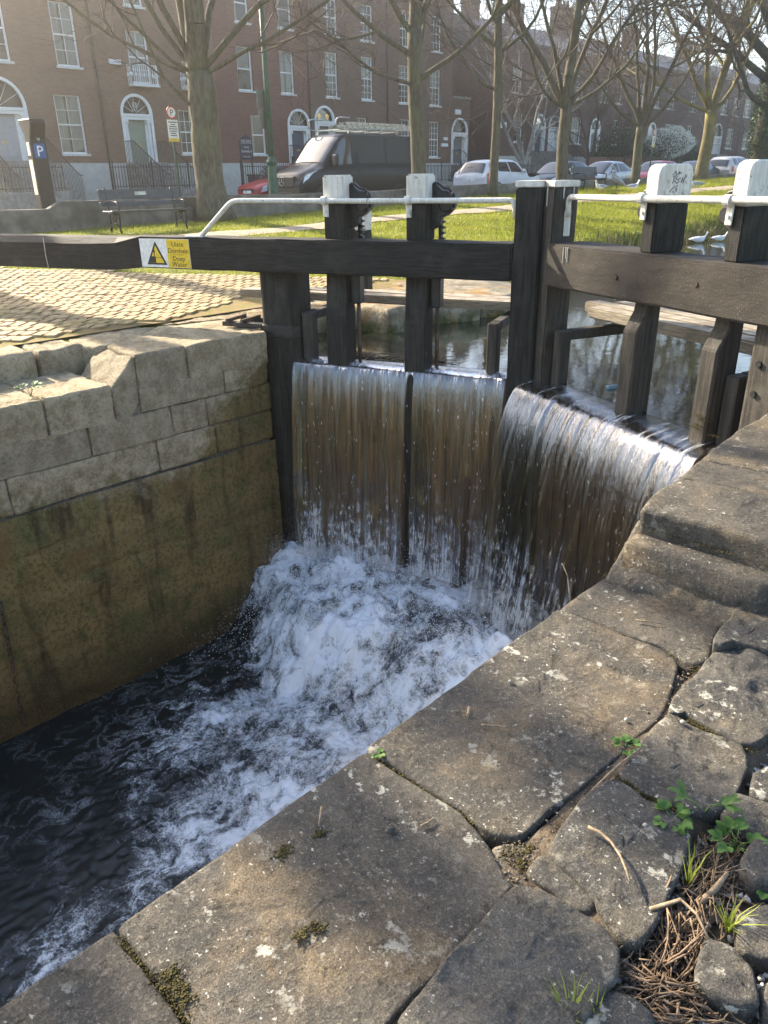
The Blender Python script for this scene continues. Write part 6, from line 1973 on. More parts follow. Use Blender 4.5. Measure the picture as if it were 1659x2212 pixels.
class Grow:
    def __init__(s, seed, kids=(5, 6, 5), tw=1., upb=.12, droop=0.):
        s.r = np.random.default_rng(seed)
        s.big, s.small = [], []
        s.kids, s.tw, s.upb, s.droop = kids, tw, upb, droop
    def branch(s, p, d, L, r, lev, maxlev):
        n = (9, 7, 5, 4)[min(lev, 3)]
        d = d / np.linalg.norm(d)
        step = L / n
        kid = s.kids[min(lev, len(s.kids) - 1)] if lev < maxlev else 0
        spawn = s.r.uniform(.22, .98, kid)
        pos = []
        for i in range(n):
            d = d + s.r.normal(0, .12 + .05 * lev, 3) + UP * (s.upb if lev < 2 else s.upb * .4 - s.droop)
            d /= np.linalg.norm(d)
            p2 = p + d * step
            r2 = r * (1 - .75 * (1 / n)) if i < n - 1 else r * .5
            (s.big if r > .022 else s.small).append((*p, *(p2 + d * .01), r, r2))
            for f in spawn:
                if i <= f * n < i + 1:
                    pos.append((p + (p2 - p) * (f * n - i), d.copy(), r))
            p, r = p2, r2
        for q, dd, rr_ in pos:
            ax = s.r.normal(0, 1, 3)
            ax -= dd * ax.dot(dd)
            ax /= np.linalg.norm(ax) + 1e-9
            an = s.r.uniform(.5, 1.05)
            nd = dd * math.cos(an) + ax * math.sin(an)
            k = s.r.uniform(.42, .7)
            s.branch(q, nd, L * k, max(s.tw, rr_ * s.r.uniform(.38, .62)), lev + 1, maxlev)

def tree(name, label, base, r0, hf, limbs, seed, mat, twmat, kids=(5, 6, 5), maxlev=3, lean=(0, 0), upb=.1, group='bare trees along the canal bank', cat='tree', stem=None, droop=0.):
    t = thing(name, label, cat, base, 0, group)
    g = Grow(seed, kids, max(.0036, .00018 * math.hypot(base[0], base[1])), upb, droop)
    base = np.array(base, float)
    rr_ = np.random.default_rng(seed + 99)
    # trunk
    n = 12
    pts, rad = [], []
    for i in range(n + 1):
        f = i / n
        off = RT * (lean[0] * f + .04 * math.sin(f * 5 + seed)) + DP * (lean[1] * f + .03 * math.sin(f * 4 + seed * 2))
        pts.append(base + off + UP * (hf * f - .1 * (1 - f)))
        fl = 1 + .45 * math.exp(-f * hf / .25)
        rad.append(r0 * fl * (1 - .16 * f) * (1 + .03 * rr_.normal()))
    top = pts[-1]
    mb = MB()
    mb.tube(pts, rad, 16)
    tk = mb.build('trunk', mat, t, org=t.location, smooth=True)
    for (dx, dy, dz, L, rf, zs) in limbs:
        f = min(1, zs / hf)
        p = base + RT * lean[0] * f + DP * lean[1] * f + UP * min(zs, hf - .1)
        if zs > hf:
            p = top - UP * .1
        d = RT * dx + DP * dy + UP * dz
        g.branch(p, d, L, r0 * rf, 0, maxlev)
    link('limbs', segs_mesh('limbs', g.big, 8, t.location), mat, t)
    if g.small:
        link('crown', segs_mesh('crown', g.small, 3, t.location), twmat, t)
    return t

GT = 'bare trees along the canal bank'
tree('bare_tree', 'thick trunked bare tree behind the park bench on the left', (-16.9, 11.6, .62), .36, 3.1,
     [(-.04, .1, 1, 9.5, .66, 3.1), (.14, -.1, 1, 9.5, .68, 3.1), (.9, -.1, .6, 7.5, .22, 3.0), (-.6, -.3, .9, 6.5, .22, 3.0), (-.97, .2, .25, 6.5, .13, 3.3), (.4, .6, .9, 6.5, .24, 3.3), (-.7, -.4, .5, 3.5, .13, 2.2), (.9, -.4, .35, 6, .14, 3.3), (-.9, -.3, .2, 6, .12, 3.6), (-.8, .3, .7, 6, .2, 4.5)], 3, MT['bark'], MT['twig'], (7, 8, 7), 3, (-.1, 0))
tree('bare_tree', 'slim bare tree rising in front of the van', (-16.9, 19.1, .68), .235, 4.6,
     [(-.05, .1, 1, 7.5, .8, 4.6), (.5, .1, .85, 5.5, .45, 4.5), (-.9, .1, .5, 5, .36, 3.9), (.9, -.2, .45, 5, .34, 3.3), (-.75, -.3, .8, 5, .38, 4.4), (.6, .5, .6, 4.5, .3, 4), (-.8, -.4, .15, 4, .24, 3.2)], 7, MT['bark'], MT['twig'], (7, 8, 7), 3, (-.12, 0))
tree('bare_tree', 'thin bare tree beside the white hatchback', (-16.9, 23.0, .78), .15, 5.4,
     [(0, .1, 1, 6.5, .8, 5.4), (.35, .2, 1, 5.5, .45, 2.2), (-.9, .1, .35, 4.2, .4, 3.2), (-.9, .3, .5, 4.5, .4, 4.4), (.8, -.2, .5, 4.5, .4, 4.2), (-.6, -.5, .6, 4, .35, 5.0), (.6, .5, .7, 4.5, .4, 5.2)], 11, MT['bark'], MT['twig'], (7, 8, 7), 3, (-.1, 0))
tree('bare_tree', 'bare tree forking low, rising behind the mitre posts', (-16.9, 27.3, .84), .23, 2.9,
     [(.06, 0, 1, 9.0, .8, 2.9), (-.62, .1, .9, 7.5, .6, 2.75), (.2, .2, 1, 7.5, .45, 3.6), (.5, -.2, .8, 6, .36, 2.9), (-.9, -.2, .35, 5, .3, 2.9), (.9, .1, .3, 5.5, .3, 2.9), (-.3, .5, 1, 6, .4, 2.9)], 15, MT['bark'], MT['twig'], (7, 8, 6), 3, (-.1, 0))
tree('bare_tree', 'bare tree with upright fan of stems behind the heron', (-16.9, 32.9, .92), .2, 2.3,
     [(.05, 0, 1, 7.0, .55, 2.3), (.45, .1, 1, 6.5, .5, 2.3), (-.5, .1, 1, 6.5, .5, 2.2), (.2, -.3, 1, 6.5, .45, 2.3), (-.2, .3, 1, 6.5, .45, 2.3), (.8, -.1, .6, 5, .36, 2.3), (-.95, 0, .3, 4.5, .36, 2.2)], 19, MT['bark'], MT['twig'], (7, 8, 6), 3, (.1, 0))
tree('bare_tree', 'lichen yellowed bare tree behind the white capped posts', (-16.9, 39.8, .98), .3, 3.1,
     [(.12, 0, 1, 8.5, .62, 3.1), (.4, .1, 1, 8, .58, 3.0), (-.62, .1, .75, 7, .4, 3.0), (-.5, -.2, .95, 7, .42, 3.1), (.8, .2, .6, 6.5, .36, 3.1), (-.95, .1, .3, 5.5, .28, 3.0)], 23, MT['barkY'], MT['twig'], (7, 8, 6), 3, (.0, 0))
tree('bare_tree', 'big dark ivied tree at the right edge', (-15.2, 42.6, 1.0), .5, 5.5,
     [(.1, 0, 1, 9, .7, 5.5), (-.75, .1, .7, 6.5, .5, 5.0), (-.9, 0, .3, 6, .4, 4.2), (.8, .2, .6, 7, .5, 5.2), (-.6, -.3, .9, 6.5, .45, 5.4), (-.9, -.2, .15, 5, .3, 3.2)], 29, MT['barkD'], MT['twig'], (5, 6, 5), 3, (-.15, 0))
def stemmed(label, base, r0, hf, stems, seed):  # unseen trees, crowns stripped and stems aimed to cast shadow bands on the lock
    t_ = tree('bare_tree', label, base, r0, hf, [(-.4, .2, .8, 3.2, .16, hf)], seed, MT['bark'], MT['twig'], (2, 2), 2)
    for (yt, ra, rb, ht) in stems:
        dy = yt - base[1]
        MB().tube([(0, 0, hf - .4), (.02, dy * .4, hf + .8), (-.05, dy * .85, 7.2), (.02, dy, 8.4), (0, dy * 1.1, 9.8), (0, dy * 1.2, ht)], [ra * 1.1, ra, ra, rb, rb * .8, .03], 10).build('stem', MT['bark'], t_, smooth=True)
    return t_
stemmed('bare tree on the bank beyond the left edge', (-16.6, 3.5, .45), .25, 5.6, [(2.75, .09, .07, 12), (3.9, .12, .1, 13)], 31)
stemmed('pavement tree beyond the left edge', (-18.7, 5.68, .5), .24, 6.5, [(5.1, .12, .1, 11), (6.3, .12, .1, 11)], 33)
stemmed('unseen many stemmed tree beyond the left edge, stems shaped to cast shadow bands', (-16.6, 1.2, .42), .36, 4.6, [(1.83, .2, .17, 13), (1.2, .22, .18, 14), (.36, .26, .22, 13)], 35)
stemmed('third bare tree on the bank beyond the left edge', (-16.6, -3.0, .4), .3, 4.2, [(-2.4, .16, .14, 13), (-3.6, .16, .14, 13)], 37)
# garden birches and street trees behind the cars
tree('birch_tree', 'pale stemmed birch in the garden behind the white hatchback', (-33.2, 48.5, .55), .2, 1.5,
     [(-.5, 0, 1, 7.5, .7, 1.5), (.35, .1, 1, 8, .65, 1.5), (.05, -.2, 1, 8.5, .6, 1.5), (-.25, .3, 1, 7, .5, 1.5), (.6, .1, .9, 6.5, .45, 1.5)], 41, MT['barkB'], MT['twig'], (7, 7, 7), 3, group='garden trees before the lower terrace', droop=.03)
tree('garden_tree', 'reddish twiggy garden tree before the lower terrace', (-33.5, 58, .6), .16, 1.8,
     [(-.5, 0, 1, 6, .6, 1.8), (.4, .1, 1, 6, .6, 1.8), (0, -.2, 1, 6.5, .6, 1.8), (-.8, .2, .6, 4.5, .5, 1.6), (.8, 0, .6, 4.5, .5, 1.6)], 43, MT['barkD'], MT['twig'], (7, 7, 7), 3, group='garden trees before the lower terrace')
tree('birch_tree', 'tall feathery birch over the lower terrace roofs', (-34, 80, .6), .2, 4,
     [(0, 0, 1, 8, .8, 4), (-.5, 0, .9, 6, .4, 4), (.5, 0, .9, 6, .4, 4), (.1, -.4, .9, 6, .4, 3.5)], 47, MT['barkB'], MT['twig'], (8, 8, 6), 3, group='garden trees before the lower terrace', droop=.06)
tree('garden_tree', 'bare garden tree near the end of the lower terrace', (-33, 95, .7), .2, 2.6,
     [(.1, 0, 1, 6.5, .7, 2.6), (-.6, .1, .8, 5.5, .5, 2.6), (.6, 0, .7, 5.5, .45, 2.6), (-.9, 0, .4, 5, .4, 2.4)], 53, MT['barkD'], MT['twig'], (7, 7, 5), 3, group='garden trees before the lower terrace')

# ------------------------------------------------------------------ shrubs
def leaves(n, c, rad, size, seed, shell=.55, flat=1.):
    r_ = np.random.default_rng(seed)
    d = r_.normal(0, 1, (n, 3))
    d /= np.linalg.norm(d, axis=1, keepdims=True)
    q = shell + (1 - shell) * r_.random(n) ** .6
    bump = 1 + .28 * fbm(d * 2.3 + seed, 3, seed)
    P = np.array(c) + d * (q * bump)[:, None] * np.array(rad)
    a = r_.normal(0, 1, (n, 3))
    a /= np.linalg.norm(a, axis=1, keepdims=True)
    b = np.cross(a, r_.normal(0, 1, (n, 3)))
    b /= np.linalg.norm(b, axis=1, keepdims=True)
    s = size * r_.uniform(.6, 1.3, n)[:, None]
    V = np.stack([P - a * s, P + b * s * .55, P + a * s, P - b * s * .55], 1)
    return V.reshape(-1, 3), np.arange(n * 4).reshape(-1, 4)

def shrub(name, label, base, blobs, mat, seed, n=5000, size=.07, stems=6, group='garden shrubs', extra=None):
    t = thing(name, label, 'shrub', base, 0, group)
    Vs, Qs, o = [], [], 0
    for i, (dx, dy, dz, rx, ry, rz) in enumerate(blobs):
        V, Q = leaves(n // len(blobs), (dx, dy, dz), (rx, ry, rz), size, seed + i, .35)
        Vs.append(V)
        Qs.append(Q + o)
        o += len(V)
    link('foliage', npmesh('foliage', np.vstack(Vs), np.vstack(Qs), None), mat, t)
    r_ = random.Random(seed)
    mb = MB()
    for k in range(stems):
        b = blobs[k % len(blobs)]
        mb.tube([(b[0] * .2 + r_.uniform(-.1, .1), b[1] * .2 + r_.uniform(-.1, .1), -.05), (b[0] * .6, b[1] * .6, b[2] * .5), (b[0] + r_.uniform(-.2, .2) * b[3], b[1] + r_.uniform(-.2, .2) * b[4], b[2])], [.05, .035, .01], 5)
    mb.build('stems', MT['barkD'], t)
    if extra:
        V, Q = leaves(extra[0], extra[1], extra[2], extra[3], seed + 50, .8)
        link('blossom', npmesh('blossom', V, Q, None), MT['blossom'], t)
    return t
shrub('garden_shrub', 'tall dark evergreen shrub before the arched window', (-33.2, 60.5, .6), [(0, 0, 2.2, 1.4, 1.6, 2.4), (.2, 2.2, 2.4, 1.4, 1.8, 2.6), (.3, -1.8, 1.2, 1, 1.2, 1.5)], MT['leafdark'], 3, 9000, .09)
shrub('flowering_shrub', 'white blossoming shrub beside the parking plate', (-33, 68.6, .6), [(0, 0, 2.8, 1.4, 2.0, 1.3), (.2, 1.8, 2.6, 1.3, 1.6, 1.2), (0, -1.8, 2.2, 1.2, 1.4, 1.2)], MT['leafdark'], 13, 5000, .07, extra=(3800, (.5, .4, 3.1), (1.8, 2.9, 1.25), .07))
shrub('garden_hedge', 'green clipped shrub low behind the silver saloon', (-32.4, 65, .6), [(0, 0, 1.0, .9, 1.4, 1.1), (0, 2.2, 1.0, .9, 1.4, 1.1)], MT['leafdark'], 23, 5000, .07)
shrub('garden_shrub', 'broad dark shrub between blossom and steps', (-33, 73.5, .6), [(0, 0, 1.6, 1.3, 1.8, 1.7), (.2, 2.0, 1.4, 1.2, 1.5, 1.5)], MT['leafdark'], 33, 5500, .09)
shrub('garden_shrub', 'dark shrub right of the far house steps', (-33, 96.5, .7), [(0, 0, 1.2, 1.3, 2.4, 1.4), (0, 4, 1.2, 1.3, 2.2, 1.4)], MT['leafdark'], 43, 5000, .1)
shrub('garden_shrub', 'dark foliage screening the end of the road', (-26, 118, .8), [(0, 0, 2, 6, 3, 2.4), (7, 2, 2.2, 5, 3, 2.6), (14, 4, 2.2, 6, 3, 2.8)], MT['leafdark'], 53, 9000, .2)
shrub('climbing_plant', 'thin leafless climber and shrub at the red brick house', (-35.5, 28.2, .55), [(0, 0, .9, .5, .8, .7), (0, 1.1, .8, .5, .7, .6)], MT['leafdark'], 63, 1800, .05)
shrub('garden_shrub', 'clipped bush behind the long railing', (-32.2, 40.5, .55), [(0, 0, .7, .6, 1.2, .7), (0, 2.2, .7, .6, 1.3, .7)], MT['leafdark'], 73, 2600, .05)
# ivy on the big dark tree
V, Q = leaves(3500, (0, 0, 2.9), (.75, .75, 3.0), .07, 83, .75)
iv = tag(link('ivy', npmesh('ivy', V, Q, None), MT['leafdark'], None, (-15.25, 42.55, 1.0)), 'dark ivy wrapped round the trunk at the right edge', 'ivy')

# ------------------------------------------------------------------ birds
MT['gullw'] = simple('gull_white', (.72, .72, .7), .7, .2, var=.05)
MT['gullg'] = simple('gull_grey', (.34, .36, .4), .7, .2, var=.1)
MT['gullb'] = simple('juvenile_brown', (.42, .37, .3), .7, .2, var=.3, scale=60)
MT['heron'] = simple('heron_grey', (.28, .3, .33), .7, .2, var=.15, scale=20)
MT['beak'] = simple('beak_yellow', (.5, .33, .06), .5)
MT['crow'] = simple('crow_black', (.02, .02, .024), .45, .4)

def ellip(mb, stations, n=10, sy=1.):
    """loft of ellipses: (x, z, ry, rz)"""
    b = len(mb.v)
    for (x, z, ry, rz) in stations:
        for k in range(n):
            a = 2 * math.pi * k / n
            mb.v.append((x, ry * math.cos(a) * sy, z + rz * math.sin(a)))
    for i in range(len(stations) - 1):
        for k in range(n):
            p, q = b + i * n + k, b + i * n + (k + 1) % n
            mb.f.append((p, q, q + n, p + n))
    mb.f.append(tuple(b + k for k in range(n))[::-1])
    mb.f.append(tuple(b + (len(stations) - 1) * n + k for k in range(n)))

def gull(label, loc, rz, body=None, wing=None, legs=True, sc_=1., swim=False):
    b = thing('gull' if wing is not MT['crow'] else 'crow', label, 'bird', loc, rz, 'birds about the lock')
    b.scale = (sc_,) * 3
    z0 = .12 if not swim else -.02
    mb = MB()
    st = [(-.2, z0 + .1, .01, .008), (-.15, z0 + .1, .035, .025), (-.05, z0 + .095, .068, .06), (.05, z0 + .1, .075, .07), (.11, z0 + .125, .06, .06), (.14, z0 + .17, .036, .04), (.15, z0 + .21, .034, .034), (.165, z0 + .245, .037, .034), (.185, z0 + .262, .025, .024), (.2, z0 + .262, .008, .008)]
    ellip(mb, st)
    mb.build('body', body or MT['gullw'], b, smooth=True)
    for s in (-1, 1):
        mb = MB()
        ellip(mb, [(-.24, z0 + .105, .008, .01), (-.14, z0 + .12, .02, .03), (0, z0 + .125, .022, .05), (.08, z0 + .13, .012, .03)], 8)
        w = mb.build('wing', wing or MT['gullg'], b, smooth=True)
        w.location = (0, s * .058, 0)
        if legs and not swim:
            MB().tube([(.0, s * .025, z0 + .06), (.01, s * .025, .0), (.05, s * .03, .004)], .005, 5).build('leg', MT['beak'], b)
    mb = MB()
    mb.tube([(.195, 0, z0 + .26), (.235, 0, z0 + .255), (.25, 0, z0 + .245)], [.012, .008, .003], 6)
    mb.build('beak', MT['beak'], b)
    return b
gull('white gull standing on the grass left of the heron', (-14.76, 26.34, .74), R(250), sc_=1.25)
gull('pale gull on the grass between heron and the capped post', (-14.3, 27.9, .74), R(60), sc_=1.2)
gull('grey backed gull sitting right of the first capped post', (-13.15, 30.5, .7), R(200), sc_=1.5, legs=False)
gull('small grey gull perched on the low wall above the right mitre post cap', (-17.55, 29.2, 1.19), R(230), sc_=1.1)
gull('black crow crouched on the low wall above the left mitre post cap', (-17.55, 26.2, 1.17), R(210), MT['crow'], MT['crow'], False, 1.2)
gull('white bird floating by the reeds, nearer the left', (-7.75, 18.6, -.045), R(40), MT['gullw'], MT['gullw'], False, .95, True)
gull('white bird floating by the reeds, half hidden behind the first', (-7.55, 19.3, -.045), R(30), MT['gullw'], MT['gullw'], False, .85, True)

h = thing('heron', 'grey heron standing upright on the grass before the far bench', 'bird', (-14.67, 27.25, .74), R(225))
mb = MB()
mb.tube([(-.33, 0, .32), (-.24, 0, .38), (-.1, 0, .46), (.03, 0, .54), (.1, 0, .62), (.13, 0, .7), (.1, 0, .78), (.08, 0, .85), (.11, 0, .9), (.15, 0, .925), (.19, 0, .93)], [.02, .06, .1, .11, .075, .045, .034, .03, .036, .038, .02], 12)
mb.build('body', MT['heron'], h, smooth=True)
for s in (-1, 1):
    mb = MB()
    mb.tube([(-.38, s * .05, .28), (-.2, s * .095, .42), (0, s * .1, .54), (.07, s * .07, .6)], [.012, .045, .06, .02], 8)
    mb.build('wing', MT['gullg'], h, smooth=True)
    MB().tube([(-.03, s * .04, .42), (-.05, s * .04, .22), (-.01, s * .04, .0), (.07, s * .05, .006)], [.014, .009, .008, .006], 6).build('leg', MT['straw'], h)
MB().tube([(.18, 0, .93), (.3, 0, .905)], [.018, .003], 6).build('beak', MT['beak'], h)
MB().tube([(.13, 0, .955), (.02, 0, .94), (-.04, 0, .91)], [.012, .008, .002], 5).build('crest', MT['crow'], h)
# ------------------------------------------------------------------ small things on the near stones
rs = random.Random(12)
rn = np.random.default_rng(12)
# gravel and chippings
def pebbles(n, fx, fy, rmin, rmax, mat, name, label, z=-.045):
    ico = bmesh.new()
    bmesh.ops.create_icosphere(ico, subdivisions=1, radius=1)
    iv_ = np.array([v.co[:] for v in ico.verts])
    itf = np.array([[v.index for v in f.verts] for f in ico.faces])
    ico.free()
    x, y = fx(n), fy(n)
    r_ = rn.uniform(rmin, rmax, n)
    s = np.stack([r_ * rn.uniform(.8, 1.4, n), r_ * rn.uniform(.7, 1.1, n), r_ * rn.uniform(.5, .8, n)], 1)
    a = rn.uniform(0, 6.28, n)
    L = iv_[None] * (1 + .18 * rn.normal(0, 1, (n, len(iv_), 1)) * .8) * s[:, None]
    ca_, sa_ = np.cos(a)[:, None], np.sin(a)[:, None]
    X = L[..., 0] * ca_ - L[..., 1] * sa_ + x[:, None]
    Y = L[..., 0] * sa_ + L[..., 1] * ca_ + y[:, None]
    Z = L[..., 2] + z + r_[:, None] * .4 + rn.uniform(0, .012, (n, 1))
    V = np.stack([X, Y, Z], -1).reshape(-1, 3)
    F = (itf[None] + (np.arange(n) * len(iv_))[:, None, None]).reshape(-1, 3)
    return tag(link(name, npmesh(name, V, None, F, True), mat), label, 'gravel', kind='stuff')
m = Mat('chippings', .8, .3)
m.col(m.mix(m.rng(m.noise(55, 2), .35, .65), (.14, .13, .12), (.5, .49, .46)))
pebbles(5200, lambda n: rn.uniform(-.62, .25, n), lambda n: rn.uniform(.7, 2.35, n), .004, .011, m.m, 'gravel', 'pale stone chippings between the paving stones')
mg = simple('joint_grit', (.16, .13, .095), .95, .1, var=.5, scale=60)
pebbles(900, lambda n: rn.uniform(-.75, -.65, n), lambda n: rn.uniform(1.1, 2.3, n), .0015, .004, mg, 'grit', 'grit in the joint behind the coping', -.012)

# litter of dry stems
def stem_path(x, y, z, a, L, bend, lift):
    pts = []
    for k in range(5):
        t = k / 4 - .5
        aa = a + bend * t
        pts.append((x + math.cos(aa) * L * t, y + math.sin(aa) * L * t, z + lift * (t + .5) + .006 * math.sin(k * 2.1)))
    return pts
mb = MB()
for k in range(480):
    cx, cy, sx, sy, an = rs.choice([(-.335, 1.3, .035, .09, 1.75), (-.30, 1.10, .05, .035, .55), (-.36, 1.47, .03, .06, 1.5), (-.33, 1.2, .03, .05, 1.9), (-.24, 1.02, .06, .03, .6)])
    x, y = rs.gauss(cx, sx), rs.gauss(cy, sy)
    mb.tube(stem_path(x, y, -.03 + rs.random() * .035, an + rs.gauss(0, .5), rs.uniform(.04, .17), rs.gauss(0, .4), rs.gauss(0, .012)), rs.uniform(.0008, .0026), 5)
tag(mb.build('stem_litter', MT['straw'], None, smooth=True), 'heap of dry brown stems lying in the gravel', 'litter', kind='stuff')

MT['twigpale'] = simple('pale_twig', (.25, .185, .12), .8, .2, var=.35, scale=60)
def twig(label, pts, r_, mat=None):
    t = wthing('twig', label, 'twig', pts[0], 'twigs on the stones')
    P_ = [Vector(p) for p in pts]
    rad = [r_ * (1 - .45 * i / (len(P_) - 1)) for i in range(len(P_))]
    MB().tube(P_, rad, 7).build('stem', mat or MT['twigpale'], t, smooth=True)
    for i in range(1, len(P_) - 1):
        MB().lathe([(rad[i] * .9, -.002), (rad[i] * 1.25, 0), (rad[i] * .9, .002)], tuple(P_[i]), 7, 'y').build('knot', mat or MT['twigpale'], t, smooth=True)
    return t
z = .042
twig('long curved brown stick lying on a grey paving stone', [(-.619, 1.333, z), (-.59, 1.337, z), (-.556, 1.33, z), (-.52, 1.308, z), (-.49, 1.28, z), (-.47, 1.257, z)], .0042)
z = .012
twig('stubby pale stick on the long shaded coping slab', [(-1.134, 1.526, z), (-1.122, 1.507, z), (-1.11, 1.487, z)], .006)
twig('thin crooked stick beside the stubby one', [(-1.059, 1.488, z), (-1.04, 1.503, z), (-1.01, 1.523, z), (-.981, 1.541, z)], .0032)
twig('white straight stick near the moss holes', [(-1.164, .951, z), (-1.143, .927, z), (-1.122, .903, z)], .0035)
twig('short forked stick in the middle of the nearest coping slab', [(-.936, 1.078, z), (-.93, 1.1, z), (-.929, 1.12, z)], .0035)
twig('thin grey root in the joint behind the coping', [(-.69, 1.44, .0), (-.69, 1.5, .004), (-.685, 1.57, .01), (-.68, 1.62, .014), (-.665, 1.67, .03)], .004)
twig('second thin root beside the little green weed', [(-.675, 1.46, .0), (-.672, 1.52, .006), (-.668, 1.56, .012)], .005)
twig('slender bare shoot leaning out over the foam', [(-1.26, 2.32, -.02), (-1.285, 2.34, .03), (-1.3, 2.345, .08), (-1.325, 2.345, .12)], .0028)
twig('stick across the lower step by the sloping stone', [(-1.0, 2.33, .012), (-.96, 2.35, .014), (-.92, 2.37, .012)], .0028)
twig('brown stick on the gravel below the leafy weeds', [(-.41, 1.24, .02), (-.37, 1.3, .03), (-.33, 1.29, .03), (-.28, 1.25, .02)], .005)
twig('thick pale stick end standing in the stem litter', [(-.345, 1.35, -.01), (-.33, 1.4, .01), (-.325, 1.45, .02)], .009)

# leafy weeds
def leaf_faces(mb, base, d, up, L, W, fold=.25, teeth=0):
    d = Vector(d).normalized()
    up = Vector(up).normalized()
    sdv = d.cross(up).normalized()
    n = 6
    rows = []
    for i in range(n + 1):
        t = i / n
        w = W * (math.sin(math.pi * min(1, t * .92 + .06)) ** .8) * (1 + (.14 if (teeth and i % 2) else 0))
        c = Vector(base) + d * (L * t) + up * (.18 * L * math.sin(t * 2.2) - .1 * L * t * t)
        rows.append((c + sdv * w + up * w * fold, c, c - sdv * w + up * w * fold))
    b = len(mb.v)
    for r_ in rows:
        mb.v += [tuple(q) for q in r_]
    for i in range(n):
        a = b + i * 3
        mb.f += [(a, a + 1, a + 4, a + 3), (a + 1, a + 2, a + 5, a + 4)]

def weed(label, loc, n, L, W, h, seed, teeth=1, upright=.3, mat=None):
    r_ = random.Random(seed)
    t = wthing('weed', label, 'plant', loc, 'green weeds between the stones')
    for k in range(n):
        a = 2 * math.pi * k / n * 1.618 + r_.uniform(-.3, .3)
        hh = h * r_.uniform(.5, 1.1)
        q = Vector(loc) + Vector((math.cos(a) * h * .9, math.sin(a) * h * .9, hh))
        st = MB().tube([Vector(loc), Vector(loc) + Vector((math.cos(a) * h * .3, math.sin(a) * h * .3, hh * .8)), q], .0016, 5).build('stalk', mat or MT['leaf'], t, smooth=True)
        for j, (da, f) in enumerate(((0, 1), (.95, .8), (-.95, .8))):
            mb = MB()
            leaf_faces(mb, q, (math.cos(a + da), math.sin(a + da), upright * r_.uniform(-.4, 1)), (0, 0, 1), L * f * r_.uniform(.8, 1.15), W * f, teeth=teeth)
            mb.build('leaf', mat or MT['leaf'], t, smooth=True)
    return t
weed('leafy green weed at the edge of the paving stone with the stick', (-.487, 1.515, .0), 7, .034, .0105, .03, 1)
weed('slim leaved green shoot behind the leafy weed', (-.445, 1.6, .0), 3, .055, .009, .05, 2, 0, .5)
weed('bright green toothed weed in the gravel', (-.345, 1.56, -.02), 9, .034, .0105, .04, 3)
weed('little green weed in the joint behind the coping', (-.705, 1.70, -.01), 6, .028, .01, .022, 4, 0)
weed('pale scrap of weed rooted in the coping joint by the foam', (-1.2, 1.198, -.005), 7, .012, .006, .012, 5, 0)
weed('small weed growing on the far lower coping', (-5.85, 2.2, 0), 6, .05, .02, .08, 6, 0)
weed('spreading weed in the shade of the far ledge', (-6.35, 2.0, -.02), 10, .14, .02, .07, 7, 0)
weed('tiny yellow green weed at the right edge of the gravel', (-.25, 1.49, -.02), 6, .02, .009, .03, 8, 0)

def tuft(label, loc, n, L, seed, mat=None, spread=.8):
    r_ = random.Random(seed)
    t = wthing('grass_tuft', label, 'grass tuft', loc, 'grass tufts between the stones')
    for k in range(n):
        a = r_.uniform(0, 6.28)
        l = L * r_.uniform(.55, 1.15)
        le = r_.uniform(.15, spread)
        w = r_.uniform(.0016, .0034)
        c, s = math.cos(a), math.sin(a)
        vs = []
        for i in range(5):
            q = i / 4
            out = l * le * q ** 1.4
            zz = l * (q - .35 * le * q * q)
            ww = w * (1 - q ** 2 * .95)
            p = Vector(loc) + Vector((c * out + r_.uniform(-.004, .004), s * out, zz))
            vs += [tuple(p + Vector((-s, c, 0)) * ww), tuple(p - Vector((-s, c, 0)) * ww)]
        MB().add(vs, [(2 * i, 2 * i + 1, 2 * i + 3, 2 * i + 2) for i in range(4)]).build('blade', mat or MT['tuftm'], t, smooth=True)
    return t
MT['tuftm'] = leafmat('tuft_blade', (.16, .22, .03), (.3, .33, .06))
tuft('yellow green grass tuft in the stem litter', (-.273, 1.335, -.02), 22, .1, 1)
tuft('thin grass tuft beside the paving stone edge', (-.385, 1.385, -.01), 9, .12, 2, spread=.5)
tuft('grass tuft at the bottom edge of the photo', (-.415, .925, -.02), 26, .1, 3)
tuft('narrow grass tuft right of the bottom one', (-.385, .962, -.02), 7, .11, 4, spread=.4)
tuft('dry straw coloured tuft near the gate heel', (-1.22, 4.3, .27), 12, .08, 5)

# moss in joints and hollows
def moss(label, spots, seed):
    Vs, Fs, o = [], [], 0
    r_ = np.random.default_rng(seed)
    for (x, y, z, a, b, n) in spots:
        C_ = np.stack([x + r_.normal(0, a, n), y + r_.normal(0, b, n), z + r_.uniform(-.004, .002, n)], 1)
        global rg
        V, F = droplets(C_, r_.uniform(.0015, .004, n))
        V[:, 2] = z + (V[:, 2] - z) * .35
        Vs.append(V)
        Fs.append(F + o)
        o += len(V)
    return tag(link('moss', npmesh('moss', np.vstack(Vs), None, np.vstack(Fs), True), MT['moss']), label, 'moss', kind='stuff')
sp = []
for t in np.linspace(0, 1, 16):
    sp.append((-1.2 + .42 * t, .416, -.006, .012, .007, 50))
for t in np.linspace(0, 1, 8):
    sp.append((-1.09 + .1 * t, .44 - .01 * t, .0, .012, .01, 60))
for t in np.linspace(0, 1, 14):
    sp.append((-1.2 + .4 * t, 1.195, -.008, .01, .004, 30))
for t in np.linspace(0, 1, 12):
    sp.append((-1.2 + .4 * t, 2.23, -.008, .01, .004, 22))
for t in np.linspace(0, 1, 18):
    sp.append((-1.15 + .5 * t, 2.715, .2, .012, .012, 45))
for t in np.linspace(0, 1, 16):
    sp.append((-1.2 + .45 * t, 3.145, .27, .014, .01, 40))
for t in np.linspace(0, 1, 12):
    sp.append((-.65 + .16 * t, 1.557, .012, .012, .008, 40))
